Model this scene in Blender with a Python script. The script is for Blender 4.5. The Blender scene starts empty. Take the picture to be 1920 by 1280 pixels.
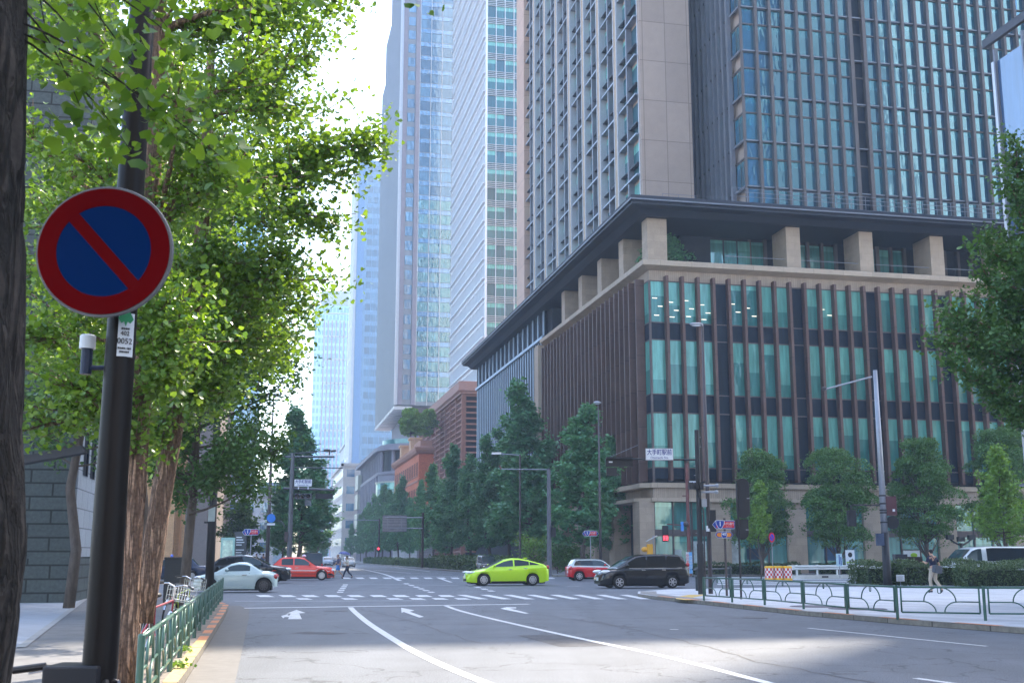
import bpy, math, random
import numpy as np
from mathutils import Vector, Matrix
R = math.radians
random.seed(7); RNG = np.random.default_rng(7)
SC = bpy.context.scene; COL = SC.collection
# ---------------- camera ----------------
CAMZ = 1.57; PITCH = 10.64; FPX = 2140.0          # the photograph is 1920 pixels wide
cd = bpy.data.cameras.new('camera'); cam = bpy.data.objects.new('camera', cd); COL.objects.link(cam)
cd.sensor_width = 36; cd.lens = FPX/1920*36; cd.clip_start = .1; cd.clip_end = 4000
cam.location = (0, 0, CAMZ); cam.rotation_euler = (R(90+PITCH), 0, 0); SC.camera = cam
cd.dof.use_dof = True; cd.dof.focus_distance = 30; cd.dof.aperture_fstop = 9.0
# ---------------- light ----------------
SUN_AZ, SUN_EL = 31.0, 50.0                          # heading clockwise from the view direction, height
w = bpy.data.worlds.new('World'); SC.world = w; w.use_nodes = True
nt = w.node_tree; bg = nt.nodes['Background']
sky = nt.nodes.new('ShaderNodeTexSky'); sky.sky_type = 'NISHITA'; sky.sun_disc = False
sky.sun_elevation = R(SUN_EL); sky.sun_rotation = R(SUN_AZ); sky.air_density = 1.0; sky.dust_density = 2.0; sky.ozone_density = 1.5
nt.links.new(sky.outputs[0], bg.inputs[0]); bg.inputs[1].default_value = .15
sd = bpy.data.lights.new('sun', 'SUN'); sd.energy = 3.1; sd.angle = R(.6); sd.color = (1, .89, .74)
so = bpy.data.objects.new('sun', sd); COL.objects.link(so)
so.rotation_euler = Vector((math.sin(R(SUN_AZ))*math.cos(R(SUN_EL)), math.cos(R(SUN_AZ))*math.cos(R(SUN_EL)), math.sin(R(SUN_EL)))).to_track_quat('Z', 'Y').to_euler()
vs = SC.view_settings; vs.view_transform = 'Standard'; vs.look = 'None'; vs.gamma = 1; vs.use_curve_mapping = False
vs.exposure = 2.27
cy = SC.cycles; cy.max_bounces = 8; cy.transparent_max_bounces = 8; cy.diffuse_bounces = 3; cy.glossy_bounces = 3
cy.transmission_bounces = 4; cy.volume_bounces = 1; cy.volume_step_rate = 4; cy.caustics_reflective = False; cy.caustics_refractive = False
cy.use_denoising = True; cy.sample_clamp_indirect = 6
# ---------------- helpers ----------------
CP, SP = math.cos(R(PITCH)), math.sin(R(PITCH))
def ray(px, py):
    v = (640-py)/FPX
    return Vector(((px-960)/FPX, CP-v*SP, SP+v*CP))
def at(px, py, Y):                                   # the point seen at a photo pixel, at depth Y
    d = ray(px, py); return Vector((0, 0, CAMZ))+d*(Y/d.y)
def gr(px, py, z=0.):                                # the point of the ground (height z) seen at a photo pixel
    d = ray(px, py); return Vector((0, 0, CAMZ))+d*((z-CAMZ)/d.z)
def proj(p):
    d = p[1]*CP+(p[2]-CAMZ)*SP; u = (p[2]-CAMZ)*CP-p[1]*SP
    return (960+FPX*p[0]/d, 640-FPX*u/d) if d > .1 else (-9999, -9999)
GRID = 12.06; CG, SG = math.cos(R(GRID)), math.sin(R(GRID))
def grid(b, a, o=(11.84, 96.0)):                      # street grid: b across to the right, a along the avenue
    return (o[0]+b*CG-a*SG, o[1]+b*SG+a*CG)
def lin(h):
    h = h.lstrip('#'); c = [int(h[i:i+2], 16)/255 for i in (0, 2, 4)]
    return tuple(x/12.92 if x <= .04045 else ((x+.055)/1.055)**2.4 for x in c)+(1,)
MATS = {}
def mat(name, col, rough=.7, metal=0., spec=.5, var=.15, vs_=3., bump=0., bs=20., alpha=None, emit=None, coat=0., brick=None, trans=0., attr=None, wave=None, stretch=None):
    """principled material with object-space mottling, optional joints / bump"""
    if name in MATS: return MATS[name]
    m = bpy.data.materials.new(name); m.use_nodes = True; N = m.node_tree.nodes; L = m.node_tree.links
    p = N['Principled BSDF']; c = col if not isinstance(col, str) else lin(col)
    if len(c) == 3: c = tuple(c)+(1,)
    p.inputs['Roughness'].default_value = rough; p.inputs['Metallic'].default_value = metal
    p.inputs['Specular IOR Level'].default_value = spec; p.inputs['Coat Weight'].default_value = coat; p.inputs['Coat Roughness'].default_value = .04
    tc = N.new('ShaderNodeTexCoord'); vec = tc.outputs['Object']
    if stretch:
        mp = N.new('ShaderNodeMapping'); mp.inputs['Scale'].default_value = stretch; L.new(vec, mp.inputs[0]); vec = mp.outputs[0]
    src = None
    if var:
        n = N.new('ShaderNodeTexNoise'); n.inputs['Scale'].default_value = vs_; n.inputs['Detail'].default_value = 5; n.inputs['Roughness'].default_value = .65
        L.new(vec, n.inputs['Vector'])
        mx = N.new('ShaderNodeMix'); mx.data_type = 'RGBA'
        mx.inputs['A'].default_value = tuple(x*(1-var) for x in c[:3])+(1,); mx.inputs['B'].default_value = tuple(min(1, x*(1+var)) for x in c[:3])+(1,)
        mr = N.new('ShaderNodeMapRange'); mr.inputs[1].default_value = .3; mr.inputs[2].default_value = .7
        L.new(n.outputs[0], mr.inputs[0]); L.new(mr.outputs[0], mx.inputs['Factor']); src = mx.outputs['Result']
    if brick:                                         # (width, height, mortar, mortar colour factor)
        sx = N.new('ShaderNodeSeparateXYZ'); L.new(tc.outputs['Object'], sx.inputs[0])
        ad = N.new('ShaderNodeMath'); ad.operation = 'ADD'; L.new(sx.outputs[0], ad.inputs[0]); L.new(sx.outputs[1], ad.inputs[1])
        cb = N.new('ShaderNodeCombineXYZ'); L.new(ad.outputs[0], cb.inputs[0]); L.new(sx.outputs[2], cb.inputs[1])
        b = N.new('ShaderNodeTexBrick'); L.new(cb.outputs[0], b.inputs['Vector']); b.inputs['Scale'].default_value = 1
        b.inputs['Brick Width'].default_value = brick[0]; b.inputs['Row Height'].default_value = brick[1]; b.inputs['Mortar Size'].default_value = brick[2]
        b.offset = brick[4] if len(brick) > 4 else .5; b.inputs['Mortar Smooth'].default_value = .1; b.inputs['Bias'].default_value = 0
        b.inputs['Color1'].default_value = (1, 1, 1, 1); b.inputs['Color2'].default_value = (.86, .86, .86, 1); b.inputs['Mortar'].default_value = (brick[3],)*3+(1,)
        mu = N.new('ShaderNodeMix'); mu.data_type = 'RGBA'; mu.blend_type = 'MULTIPLY'; mu.inputs['Factor'].default_value = 1
        if src: L.new(src, mu.inputs['A'])
        else: mu.inputs['A'].default_value = c
        L.new(b.outputs['Color'], mu.inputs['B']); src = mu.outputs['Result']
    if attr:                                          # per-face random value picks between two colours
        a = N.new('ShaderNodeAttribute'); a.attribute_name = 'rnd'
        m2 = N.new('ShaderNodeMix'); m2.data_type = 'RGBA'; L.new(a.outputs['Fac'], m2.inputs['Factor'])
        if src: L.new(src, m2.inputs['A'])
        else: m2.inputs['A'].default_value = c
        m2.inputs['B'].default_value = lin(attr) if isinstance(attr, str) else tuple(attr)+(1,); src = m2.outputs['Result']
    if src: L.new(src, p.inputs['Base Color'])
    else: p.inputs['Base Color'].default_value = c
    if bump:
        n2 = N.new('ShaderNodeTexNoise'); n2.inputs['Scale'].default_value = bs; n2.inputs['Detail'].default_value = 6; L.new(vec, n2.inputs['Vector'])
        bp = N.new('ShaderNodeBump'); bp.inputs['Strength'].default_value = min(1, bump); bp.inputs['Distance'].default_value = max(.01, bump*.02) if bump <= 1 else bump*.05
        L.new(n2.outputs[0], bp.inputs['Height']); L.new(bp.outputs[0], p.inputs['Normal'])
    if emit: p.inputs['Emission Color'].default_value = emit[0]+(1,); p.inputs['Emission Strength'].default_value = emit[1]
    if trans:
        out = N['Material Output']; tl = N.new('ShaderNodeBsdfTranslucent'); ms = N.new('ShaderNodeMixShader'); ms.inputs[0].default_value = trans
        gm = N.new('ShaderNodeMix'); gm.data_type = 'RGBA'; gm.blend_type = 'MULTIPLY'; gm.inputs['Factor'].default_value = 1; gm.inputs['B'].default_value = (1.5, 1.25, .35, 1)
        if src: L.new(src, gm.inputs['A'])
        else: gm.inputs['A'].default_value = c
        L.new(gm.outputs['Result'], tl.inputs[0]); L.new(p.outputs[0], ms.inputs[1]); L.new(tl.outputs[0], ms.inputs[2]); L.new(ms.outputs[0], out.inputs[0])
    MATS[name] = m; return m
def glassmat(name, c1, c2, refl=.35, tint=(.75, .9, 1), rough=.04, wave=.12, blind=None, wscale=.35, fr=.6):
    """coated facade glass: coloured depth behind, mirror in front, slightly wavy; 'rnd' per pane"""
    m = bpy.data.materials.new(name); m.use_nodes = True; N = m.node_tree.nodes; L = m.node_tree.links
    p = N['Principled BSDF']; out = N['Material Output']
    a = N.new('ShaderNodeAttribute'); a.attribute_name = 'rnd'
    mx = N.new('ShaderNodeMix'); mx.data_type = 'RGBA'; mx.inputs['A'].default_value = lin(c1); mx.inputs['B'].default_value = lin(c2)
    uv = N.new('ShaderNodeUVMap'); sx = N.new('ShaderNodeSeparateXYZ'); L.new(uv.outputs[0], sx.inputs[0])
    if blind:                                         # upper part of each pane shows a pale blind, by its own amount
        th = N.new('ShaderNodeMath'); th.operation = 'MULTIPLY_ADD'; th.inputs[1].default_value = blind[0]; th.inputs[2].default_value = blind[1]; L.new(a.outputs['Fac'], th.inputs[0])
        gt = N.new('ShaderNodeMath'); gt.operation = 'GREATER_THAN'; L.new(sx.outputs[1], gt.inputs[0]); L.new(th.outputs[0], gt.inputs[1])
        m3 = N.new('ShaderNodeMix'); m3.data_type = 'RGBA'; L.new(gt.outputs[0], m3.inputs['Factor'])
        L.new(a.outputs['Fac'], mx.inputs['Factor']); L.new(mx.outputs['Result'], m3.inputs['A']); m3.inputs['B'].default_value = lin(blind[2]); col = m3.outputs['Result']
    else:
        L.new(a.outputs['Fac'], mx.inputs['Factor']); col = mx.outputs['Result']
    tc = N.new('ShaderNodeTexCoord'); mp = N.new('ShaderNodeMapping'); mp.inputs['Scale'].default_value = (wscale*3, wscale*3, wscale)
    L.new(tc.outputs['Object'], mp.inputs[0]); n = N.new('ShaderNodeTexNoise'); n.inputs['Scale'].default_value = 1; n.inputs['Detail'].default_value = 2; L.new(mp.outputs[0], n.inputs[0])
    # tall soft streaks vary the colour behind the glass
    n3 = N.new('ShaderNodeTexNoise'); n3.inputs['Scale'].default_value = 1; n3.inputs['Detail'].default_value = 4
    mp3 = N.new('ShaderNodeMapping'); mp3.inputs['Scale'].default_value = (3.1, 3.1, .35); L.new(tc.outputs['Object'], mp3.inputs[0]); L.new(mp3.outputs[0], n3.inputs[0])
    mr = N.new('ShaderNodeMapRange'); mr.inputs[1].default_value = .35; mr.inputs[2].default_value = .68; mr.inputs[3].default_value = .72; mr.inputs[4].default_value = 1.25; L.new(n3.outputs[0], mr.inputs[0])
    mu = N.new('ShaderNodeMix'); mu.data_type = 'RGBA'; mu.blend_type = 'MULTIPLY'; mu.inputs['Factor'].default_value = 1
    L.new(col, mu.inputs['A']); L.new(mr.outputs[0], mu.inputs['B'])
    L.new(mu.outputs['Result'], p.inputs['Base Color']); p.inputs['Roughness'].default_value = .5; p.inputs['Specular IOR Level'].default_value = .2
    bp = N.new('ShaderNodeBump'); bp.inputs['Strength'].default_value = 1; bp.inputs['Distance'].default_value = wave; L.new(n.outputs[0], bp.inputs['Height'])
    g = N.new('ShaderNodeBsdfGlossy'); g.inputs[0].default_value = tint+(1,); g.inputs[1].default_value = rough; L.new(bp.outputs[0], g.inputs['Normal'])
    lw = N.new('ShaderNodeLayerWeight'); lw.inputs[0].default_value = .25
    ml = N.new('ShaderNodeMath'); ml.operation = 'MULTIPLY_ADD'; ml.inputs[1].default_value = fr; ml.inputs[2].default_value = refl; ml.use_clamp = True; L.new(lw.outputs['Fresnel'], ml.inputs[0])
    ms = N.new('ShaderNodeMixShader'); L.new(ml.outputs[0], ms.inputs[0]); L.new(p.outputs[0], ms.inputs[1]); L.new(g.outputs[0], ms.inputs[2]); L.new(ms.outputs[0], out.inputs[0])
    MATS[name] = m; return m
class MB:
    """collects shapes; build() links them as one mesh object"""
    def __init__(s): s.v = []; s.f = []; s.uv = {}; s.r = {}; s.sm = False
    def add(s, vs, fs):
        n = len(s.v); s.v += [tuple(p) for p in vs]; s.f += [tuple(i+n for i in f) for f in fs]; return s
    def box(s, x0, x1, y0, y1, z0, z1):
        return s.add([(x0, y0, z0), (x1, y0, z0), (x1, y1, z0), (x0, y1, z0), (x0, y0, z1), (x1, y0, z1), (x1, y1, z1), (x0, y1, z1)],
                     [(0, 3, 2, 1), (4, 5, 6, 7), (0, 1, 5, 4), (1, 2, 6, 5), (2, 3, 7, 6), (3, 0, 4, 7)])
    def bar(s, p, q, wx, wz=None, up=(0, 0, 1)):      # rectangular bar from p to q
        p, q = Vector(p), Vector(q); wz = wz or wx; d = (q-p).normalized(); u = Vector(up)
        if abs(d.dot(u)) > .95: u = Vector((1, 0, 0))
        a = d.cross(u).normalized()*wx/2; b = a.cross(d).normalized()*wz/2
        return s.add([p-a-b, p+a-b, p+a+b, p-a+b, q-a-b, q+a-b, q+a+b, q-a+b], [(0, 3, 2, 1), (4, 5, 6, 7), (0, 1, 5, 4), (1, 2, 6, 5), (2, 3, 7, 6), (3, 0, 4, 7)])
    def tube(s, pts, rad, n=10, cap=True):            # pts list, rad number or list
        pts = [Vector(p) for p in pts]; rad = rad if hasattr(rad, '__len__') else [rad]*len(pts); base = len(s.v); ref = None
        for i, p in enumerate(pts):
            d = (pts[min(i+1, len(pts)-1)]-pts[max(i-1, 0)]).normalized()
            if ref is None: ref = Vector((0, 0, 1)) if abs(d.z) < .9 else Vector((1, 0, 0))
            a = d.cross(ref); a = a.normalized() if a.length > 1e-6 else Vector((1, 0, 0)); b = d.cross(a).normalized(); ref = b.cross(d) if False else ref
            s.v += [tuple(p+(a*math.cos(2*math.pi*k/n)+b*math.sin(2*math.pi*k/n))*rad[i]) for k in range(n)]
        for i in range(len(pts)-1):
            for k in range(n):
                k2 = (k+1) % n; s.f.append((base+i*n+k, base+i*n+k2, base+(i+1)*n+k2, base+(i+1)*n+k))
        if cap: s.f.append(tuple(base+k for k in range(n))[::-1]); s.f.append(tuple(base+(len(pts)-1)*n+k for k in range(n)))
        return s
    def prism(s, poly, z0, z1):                       # ccw polygon in xy
        n = len(poly); b = len(s.v); s.v += [(p[0], p[1], z0) for p in poly]+[(p[0], p[1], z1) for p in poly]
        s.f += [tuple(b+i for i in range(n))[::-1], tuple(b+n+i for i in range(n))]+[(b+i, b+(i+1) % n, b+n+(i+1) % n, b+n+i) for i in range(n)]; return s
    def ext(s, poly, o, u, v, w0, w1):                # polygon in plane (u,v) at o extruded along u x v
        o, u, v = Vector(o), Vector(u), Vector(v); nn = u.cross(v); n = len(poly); b = len(s.v)
        s.v += [tuple(o+u*p[0]+v*p[1]+nn*w0) for p in poly]+[tuple(o+u*p[0]+v*p[1]+nn*w1) for p in poly]
        s.f += [tuple(b+i for i in range(n))[::-1], tuple(b+n+i for i in range(n))]+[(b+i, b+(i+1) % n, b+n+(i+1) % n, b+n+i) for i in range(n)]; return s
    def lathe(s, prof, n=20, o=(0, 0, 0), axis='z'):  # profile of (r, h)
        b = len(s.v)
        for r, h in prof:
            for k in range(n):
                t = 2*math.pi*k/n; c = (r*math.cos(t), r*math.sin(t), h)
                if axis == 'y': c = (c[0], c[2], c[1])
                if axis == 'x': c = (c[2], c[0], c[1])
                s.v.append((c[0]+o[0], c[1]+o[1], c[2]+o[2]))
        for i in range(len(prof)-1):
            for k in range(n): s.f.append((b+i*n+k, b+i*n+(k+1) % n, b+(i+1)*n+(k+1) % n, b+(i+1)*n+k))
        s.f.append(tuple(b+k for k in range(n))[::-1]); s.f.append(tuple(b+(len(prof)-1)*n+k for k in range(n))); return s
    def ball(s, c, r, n=10, m=8):
        rr = r if hasattr(r, '__len__') else (r, r, r); b = len(s.v)
        for i in range(m+1):
            t = math.pi*i/m; 
            for k in range(n): s.v.append((c[0]+rr[0]*math.sin(t)*math.cos(2*math.pi*k/n), c[1]+rr[1]*math.sin(t)*math.sin(2*math.pi*k/n), c[2]+rr[2]*math.cos(t)))
        for i in range(m):
            for k in range(n): s.f.append((b+i*n+k, b+(i+1)*n+k, b+(i+1)*n+(k+1) % n, b+i*n+(k+1) % n))
        return s
    def quad(s, a, b, c, d, uv=None, r=None):
        n = len(s.v); s.v += [tuple(a), tuple(b), tuple(c), tuple(d)]; s.f.append((n, n+1, n+2, n+3))
        if uv: s.uv[len(s.f)-1] = uv
        if r is not None: s.r[len(s.f)-1] = r
        return s
    def build(s, name, m, parent=None, smooth=False, bevel=0):
        me = bpy.data.meshes.new(name); me.from_pydata(s.v, [], s.f)
        if s.uv:
            ul = me.uv_layers.new(name='UVMap'); at_ = me.attributes.new('rnd', 'FLOAT', 'FACE')
            for i, p in enumerate(me.polygons):
                at_.data[i].value = s.r.get(i, .5)
                for k, li in enumerate(p.loop_indices): ul.data[li].uv = s.uv.get(i, ((0, 0), (1, 0), (1, 1), (0, 1)))[k % 4]
        if m is not None: me.materials.append(m)
        if smooth: me.polygons.foreach_set('use_smooth', [True]*len(me.polygons))
        me.update(); o = bpy.data.objects.new(name, me); COL.objects.link(o)
        if parent is not None: o.parent = parent
        if bevel:
            b = o.modifiers.new('bevel', 'BEVEL'); b.width = bevel; b.segments = 2; b.limit_method = 'ANGLE'
        if smooth == 'auto': 
            me.polygons.foreach_set('use_smooth', [False]*len(me.polygons))
        return o
def tag(o, label=None, cat=None, group=None, kind=None):
    if label: o['label'] = label
    if cat: o['category'] = cat
    if group: o['group'] = group
    if kind: o['kind'] = kind
    return o
def thing(name, label, cat, loc=(0, 0, 0), rz=0., group=None):
    o = bpy.data.objects.new(name, None); COL.objects.link(o); o.location = loc; o.rotation_euler = (0, 0, rz); o.empty_display_size = .2
    return tag(o, label, cat, group)
def copy_tree(o, parent=None):
    c = o.copy(); COL.objects.link(c)
    if parent: c.parent = parent
    for ch in o.children: copy_tree(ch, c)
    return c
def textmesh(txt, size, m, parent, M, name='lettering', bold=.0, align='CENTER', sx=1.):
    cu = bpy.data.curves.new('t', 'FONT'); cu.body = txt; cu.size = size; cu.align_x = align; cu.align_y = 'CENTER'; cu.offset = bold; cu.extrude = .002; cu.resolution_u = 3
    t = bpy.data.objects.new('t', cu); COL.objects.link(t)
    dg = bpy.context.evaluated_depsgraph_get(); me = bpy.data.meshes.new_from_object(t.evaluated_get(dg)); bpy.data.objects.remove(t)
    me.transform(Matrix.Diagonal((sx, 1, 1, 1))); me.transform(M); me.materials.clear(); me.materials.append(m)
    o = bpy.data.objects.new(name, me); COL.objects.link(o); o.parent = parent; return o
def face_cam(x, y, z, rz=0.):                         # matrix for text standing up, readable from -Y
    return Matrix.Translation((x, y, z)) @ Matrix.Rotation(rz, 4, 'Z') @ Matrix.Rotation(R(90), 4, 'X')
# facades -------------------------------------------------
class Face:
    def __init__(s, B, o, u, n): s.B, s.o, s.u, s.n = B, o, u, n
    def P(s, u, z, d=0.): return (s.o[0]+s.u[0]*u+s.n[0]*d, s.o[1]+s.u[1]*u+s.n[1]*d, z)
    def box(s, mb, u0, u1, z0, z1, d0, d1):
        p, q = s.P(u0, z0, d0), s.P(u1, z1, d1)
        mb.box(min(p[0], q[0]), max(p[0], q[0]), min(p[1], q[1]), max(p[1], q[1]), z0, z1)
    def pane(s, u0, u1, z0, z1, d=0., r=None, key='window'):
        c = [s.P(u0, z0, d), s.P(u1, z0, d), s.P(u1, z1, d), s.P(u0, z1, d)]
        if s.u[0]*s.n[1]-s.u[1]*s.n[0] > 0: c = c[::-1]; uv = ((0, 1), (1, 1), (1, 0), (0, 0))
        else: uv = ((0, 0), (1, 0), (1, 1), (0, 1))
        s.B.panes.append((c, uv, random.random() if r is None else r, key))
class Building:
    """one building: an Empty in the street grid, parts in local (b, a, z)"""
    def __init__(s, name, label, cat, b=0., a=0., rz=GRID, loc=None, group=None):
        g = loc or grid(b, a); s.root = thing(name, label, cat, (g[0], g[1], 0), R(rz), group); s.panes = []; s.mb = {}
        s.M = Matrix.Translation((g[0], g[1], 0)) @ Matrix.Rotation(R(rz), 4, 'Z')
    def front(s, b0=0., a0=0.): return Face(s, (b0, a0), (1, 0), (0, -1))
    def left(s, b0=0., a0=0.): return Face(s, (b0, a0), (0, 1), (-1, 0))
    def right(s, b0=0., a0=0.): return Face(s, (b0, a0), (0, 1), (1, 0))
    def __getitem__(s, k): return s.mb.setdefault(k, MB())
    def part(s, key, m, bevel=0): 
        for k, v in s.mb.items():
            if (k == key or (isinstance(k, tuple) and k[0] == key)) and v.f: v.build(key, m, s.root, bevel=bevel)
    def windows(s, m, most=100, mats=None):
        L = []
        for i, (c, uv, r, key) in enumerate(s.panes):
            q = [proj(s.M @ Vector(p)) for p in c]; xs = [p[0] for p in q]; ys = [p[1] for p in q]
            A = abs(sum(q[k][0]*q[(k+1) % 4][1]-q[(k+1) % 4][0]*q[k][1] for k in range(4)))/2
            if max(xs) < 0 or min(xs) > 1920 or max(ys) < 0 or min(ys) > 1280 or min(xs) < -3000: A = 0
            L.append((A, i))
        L.sort(reverse=True); rest = {}
        for k, (A, i) in enumerate(L):
            c, uv, r, key = s.panes[i]; mm = (mats or {}).get(key, m)
            if k < most and A > 3:
                MB().quad(*c, uv=uv, r=r).build('window', mm, s.root)
            else: rest.setdefault(mm.name, (mm, MB()))[1].quad(*c, uv=uv, r=r)
        for mm, mb in rest.values(): tag(mb.build('window_glazing', mm, s.root), kind='stuff')
# ================= ground, road, pavements =================
M_road = mat('asphalt', (.135, .147, .166), .66, spec=.36, var=.1, vs_=.7, bump=.8, bs=90)
def add_speckle(m, s=160, lo=.62, hi=1.5, cracks=True):
    N = m.node_tree.nodes; L = m.node_tree.links; p = N['Principled BSDF']; src = p.inputs['Base Color'].links[0].from_socket
    tc = N.new('ShaderNodeTexCoord'); n = N.new('ShaderNodeTexNoise'); n.inputs['Scale'].default_value = s; n.inputs['Detail'].default_value = 2; L.new(tc.outputs['Object'], n.inputs[0])
    mr = N.new('ShaderNodeMapRange'); mr.inputs[1].default_value = .35; mr.inputs[2].default_value = .68; mr.inputs[3].default_value = lo; mr.inputs[4].default_value = hi; L.new(n.outputs[0], mr.inputs[0])
    mu = N.new('ShaderNodeMix'); mu.data_type = 'RGBA'; mu.blend_type = 'MULTIPLY'; mu.inputs['Factor'].default_value = 1; L.new(src, mu.inputs['A']); L.new(mr.outputs[0], mu.inputs['B']); o = mu.outputs['Result']
    if cracks:
        # long streaks of wear along the lanes, oil darkening, fine cracks
        mp = N.new('ShaderNodeMapping'); mp.inputs['Rotation'].default_value = (0, 0, R(-GRID)); mp.inputs['Scale'].default_value = (1.1, .06, 1); L.new(tc.outputs['Object'], mp.inputs[0])
        n2 = N.new('ShaderNodeTexNoise'); n2.inputs['Scale'].default_value = 1; n2.inputs['Detail'].default_value = 5; L.new(mp.outputs[0], n2.inputs[0])
        r2 = N.new('ShaderNodeMapRange'); r2.inputs[1].default_value = .3; r2.inputs[2].default_value = .7; r2.inputs[3].default_value = .88; r2.inputs[4].default_value = 1.08; L.new(n2.outputs[0], r2.inputs[0])
        m2 = N.new('ShaderNodeMix'); m2.data_type = 'RGBA'; m2.blend_type = 'MULTIPLY'; m2.inputs['Factor'].default_value = 1; L.new(o, m2.inputs['A']); L.new(r2.outputs[0], m2.inputs['B'])
        vo = N.new('ShaderNodeTexVoronoi'); vo.feature = 'DISTANCE_TO_EDGE'; vo.inputs['Scale'].default_value = .28
        nd = N.new('ShaderNodeTexNoise'); nd.inputs['Scale'].default_value = 1.6; nd.inputs['Detail'].default_value = 6; L.new(tc.outputs['Object'], nd.inputs[0])
        vm = N.new('ShaderNodeVectorMath'); vm.operation = 'MULTIPLY_ADD'; vm.inputs[1].default_value = (1.6, 1.6, 0); L.new(nd.outputs['Color'], vm.inputs[0]); L.new(tc.outputs['Object'], vm.inputs[2]); L.new(vm.outputs[0], vo.inputs[0])
        cr = N.new('ShaderNodeMapRange'); cr.inputs[1].default_value = .0; cr.inputs[2].default_value = .009; cr.inputs[3].default_value = .45; cr.inputs[4].default_value = 1; L.new(vo.outputs[0], cr.inputs[0])
        m3 = N.new('ShaderNodeMix'); m3.data_type = 'RGBA'; m3.blend_type = 'MULTIPLY'; m3.inputs['Factor'].default_value = 1; L.new(m2.outputs['Result'], m3.inputs['A']); L.new(cr.outputs[0], m3.inputs['B']); o = m3.outputs['Result']
    L.new(o, p.inputs['Base Color'])
add_speckle(M_road, 48, .62, 1.42)
M_ground = mat('far_ground', (.13, .13, .13), .9)
M_pave = mat('paving', (.30, .30, .31), .85, var=.12, vs_=2.5, brick=(.6, .3, .006, .6))
M_asph2 = mat('footway_asphalt', (.15, .15, .155), .9, var=.2, vs_=2); add_speckle(M_asph2, cracks=False)
M_kerb = mat('kerb_stone', (.24, .215, .18), .9, var=.25, vs_=6, bump=.4, bs=50, brick=(.9, 5, .012, .35, 0))
M_orange = mat('orange_kerb_paint', (.56, .23, .11), .8, var=.25, vs_=9)
M_yel = mat('yellow_kerb_paint', (.62, .42, .16), .8, var=.3, vs_=9)
M_white = mat('road_paint', (.62, .63, .63), .7, var=.16, vs_=5); add_speckle(M_white, 60, .72, 1.2, False)
M_yelp = mat('yellow_paving_paint', (.55, .38, .12), .8, var=.3, vs_=3)
M_gutter = mat('gutter_concrete', (.25, .24, .23), .85, var=.12, vs_=4, brick=(.6, 5, .008, .6, 0))
M_iron = mat('cast_iron', (.09, .09, .1), .6, .3, var=.3, vs_=30)
def sheet(name, poly, z, m, kind='structure', parent=None):
    me = MB(); me.v = [(p[0], p[1], z) for p in poly]; me.f = [tuple(range(len(poly)))]
    o = me.build(name, m, parent); 
    return tag(o, kind=kind) if kind else o
b = MB(); b.v = [(-2500, -600, -.02), (2500, -600, -.02), (2500, 3000, -.02), (-2500, 3000, -.02)]; b.f = [(0, 1, 2, 3)]; tag(b.build('ground', M_ground), kind='structure')
sheet('road', [(-160, -60), (160, -60), (160, 520), (-200, 520)], 0, M_road)
def xy(p): return (p[0], p[1])
KERB_H = .13
def pavement(name, poly, m=None, z=KERB_H):
    """raised block with a top sheet and kerb-coloured sides"""
    a = sum(poly[i][0]*poly[(i+1) % len(poly)][1]-poly[(i+1) % len(poly)][0]*poly[i][1] for i in range(len(poly)))
    if a < 0: poly = poly[::-1]
    o = MB().prism(poly, -.01, z).build(name, M_kerb); o.data.materials.append(m or M_pave)
    for p in o.data.polygons:
        if p.normal.z > .9: p.material_index = 1
    return tag(o, kind='structure')
def inset(line, d):                                   # offset a polyline sideways
    out = []
    for i, p in enumerate(line):
        a = Vector(line[max(i-1, 0)]); c = Vector(line[min(i+1, len(line)-1)]); t = (c-a).normalized(); out.append((p[0]-t.y*d, p[1]+t.x*d))
    return out
def strip(line, w0, w1, z, name, m, parent=None, kind='structure'):
    a, c = inset(line, w0), inset(line, w1); me = MB()
    me.v = [(p[0], p[1], z) for p in a]+[(p[0], p[1], z) for p in c]; n = len(a)
    me.f = [(i, i+1, n+i+1, n+i) for i in range(n-1)]; o = me.build(name, m, parent); return tag(o, kind=kind) if kind else o
def arc(c, r, t0, t1, n=8): return [(c[0]+r*math.cos(R(t0+(t1-t0)*i/n)), c[1]+r*math.sin(R(t0+(t1-t0)*i/n))) for i in range(n+1)]
# our side, left of the road: kerb line runs along the avenue then turns left at the corner
lk = [(-.62, -3.), (-2.3, 6.), (-4.12, 14.9), (-5.75, 22.5), (-7.5, 30.6), (-8.55, 35.3), (-9.4, 37.6), (-11, 39.6), (-13.6, 40.6), (-20, 39.6), (-90, 25)]
pavement('left_pavement', lk+[(-90, -10), (-.62, -10)], M_asph2)
strip(lk, .0, .16, KERB_H+.004, 'kerb_top', M_kerb)
for i in range(22):                                   # painted stretches of kerb
    a0 = .9+i*1.75
    def kp(s, L=lk[1:9]):
        for j in range(len(L)-1):
            d = math.dist(L[j], L[j+1])
            if s <= d: t = s/d; return (L[j][0]+(L[j+1][0]-L[j][0])*t, L[j][1]+(L[j+1][1]-L[j][1])*t)
            s -= d
    p, q = kp(a0), kp(a0+.95 if i > 7 else a0+1.6)
    if p and q: strip([p, q], -.004, .165, KERB_H+.009, 'kerb_paint', M_orange if i > 7 else M_yel)
strip(lk[:7], -.62, -.002, .004, 'gutter', M_gutter)
strip(lk[:8], .165, .95, KERB_H+.006, 'planting_strip', mat('bare_soil', (.20, .17, .14), .95, var=.4, vs_=5, bump=.8, bs=30))
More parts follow.
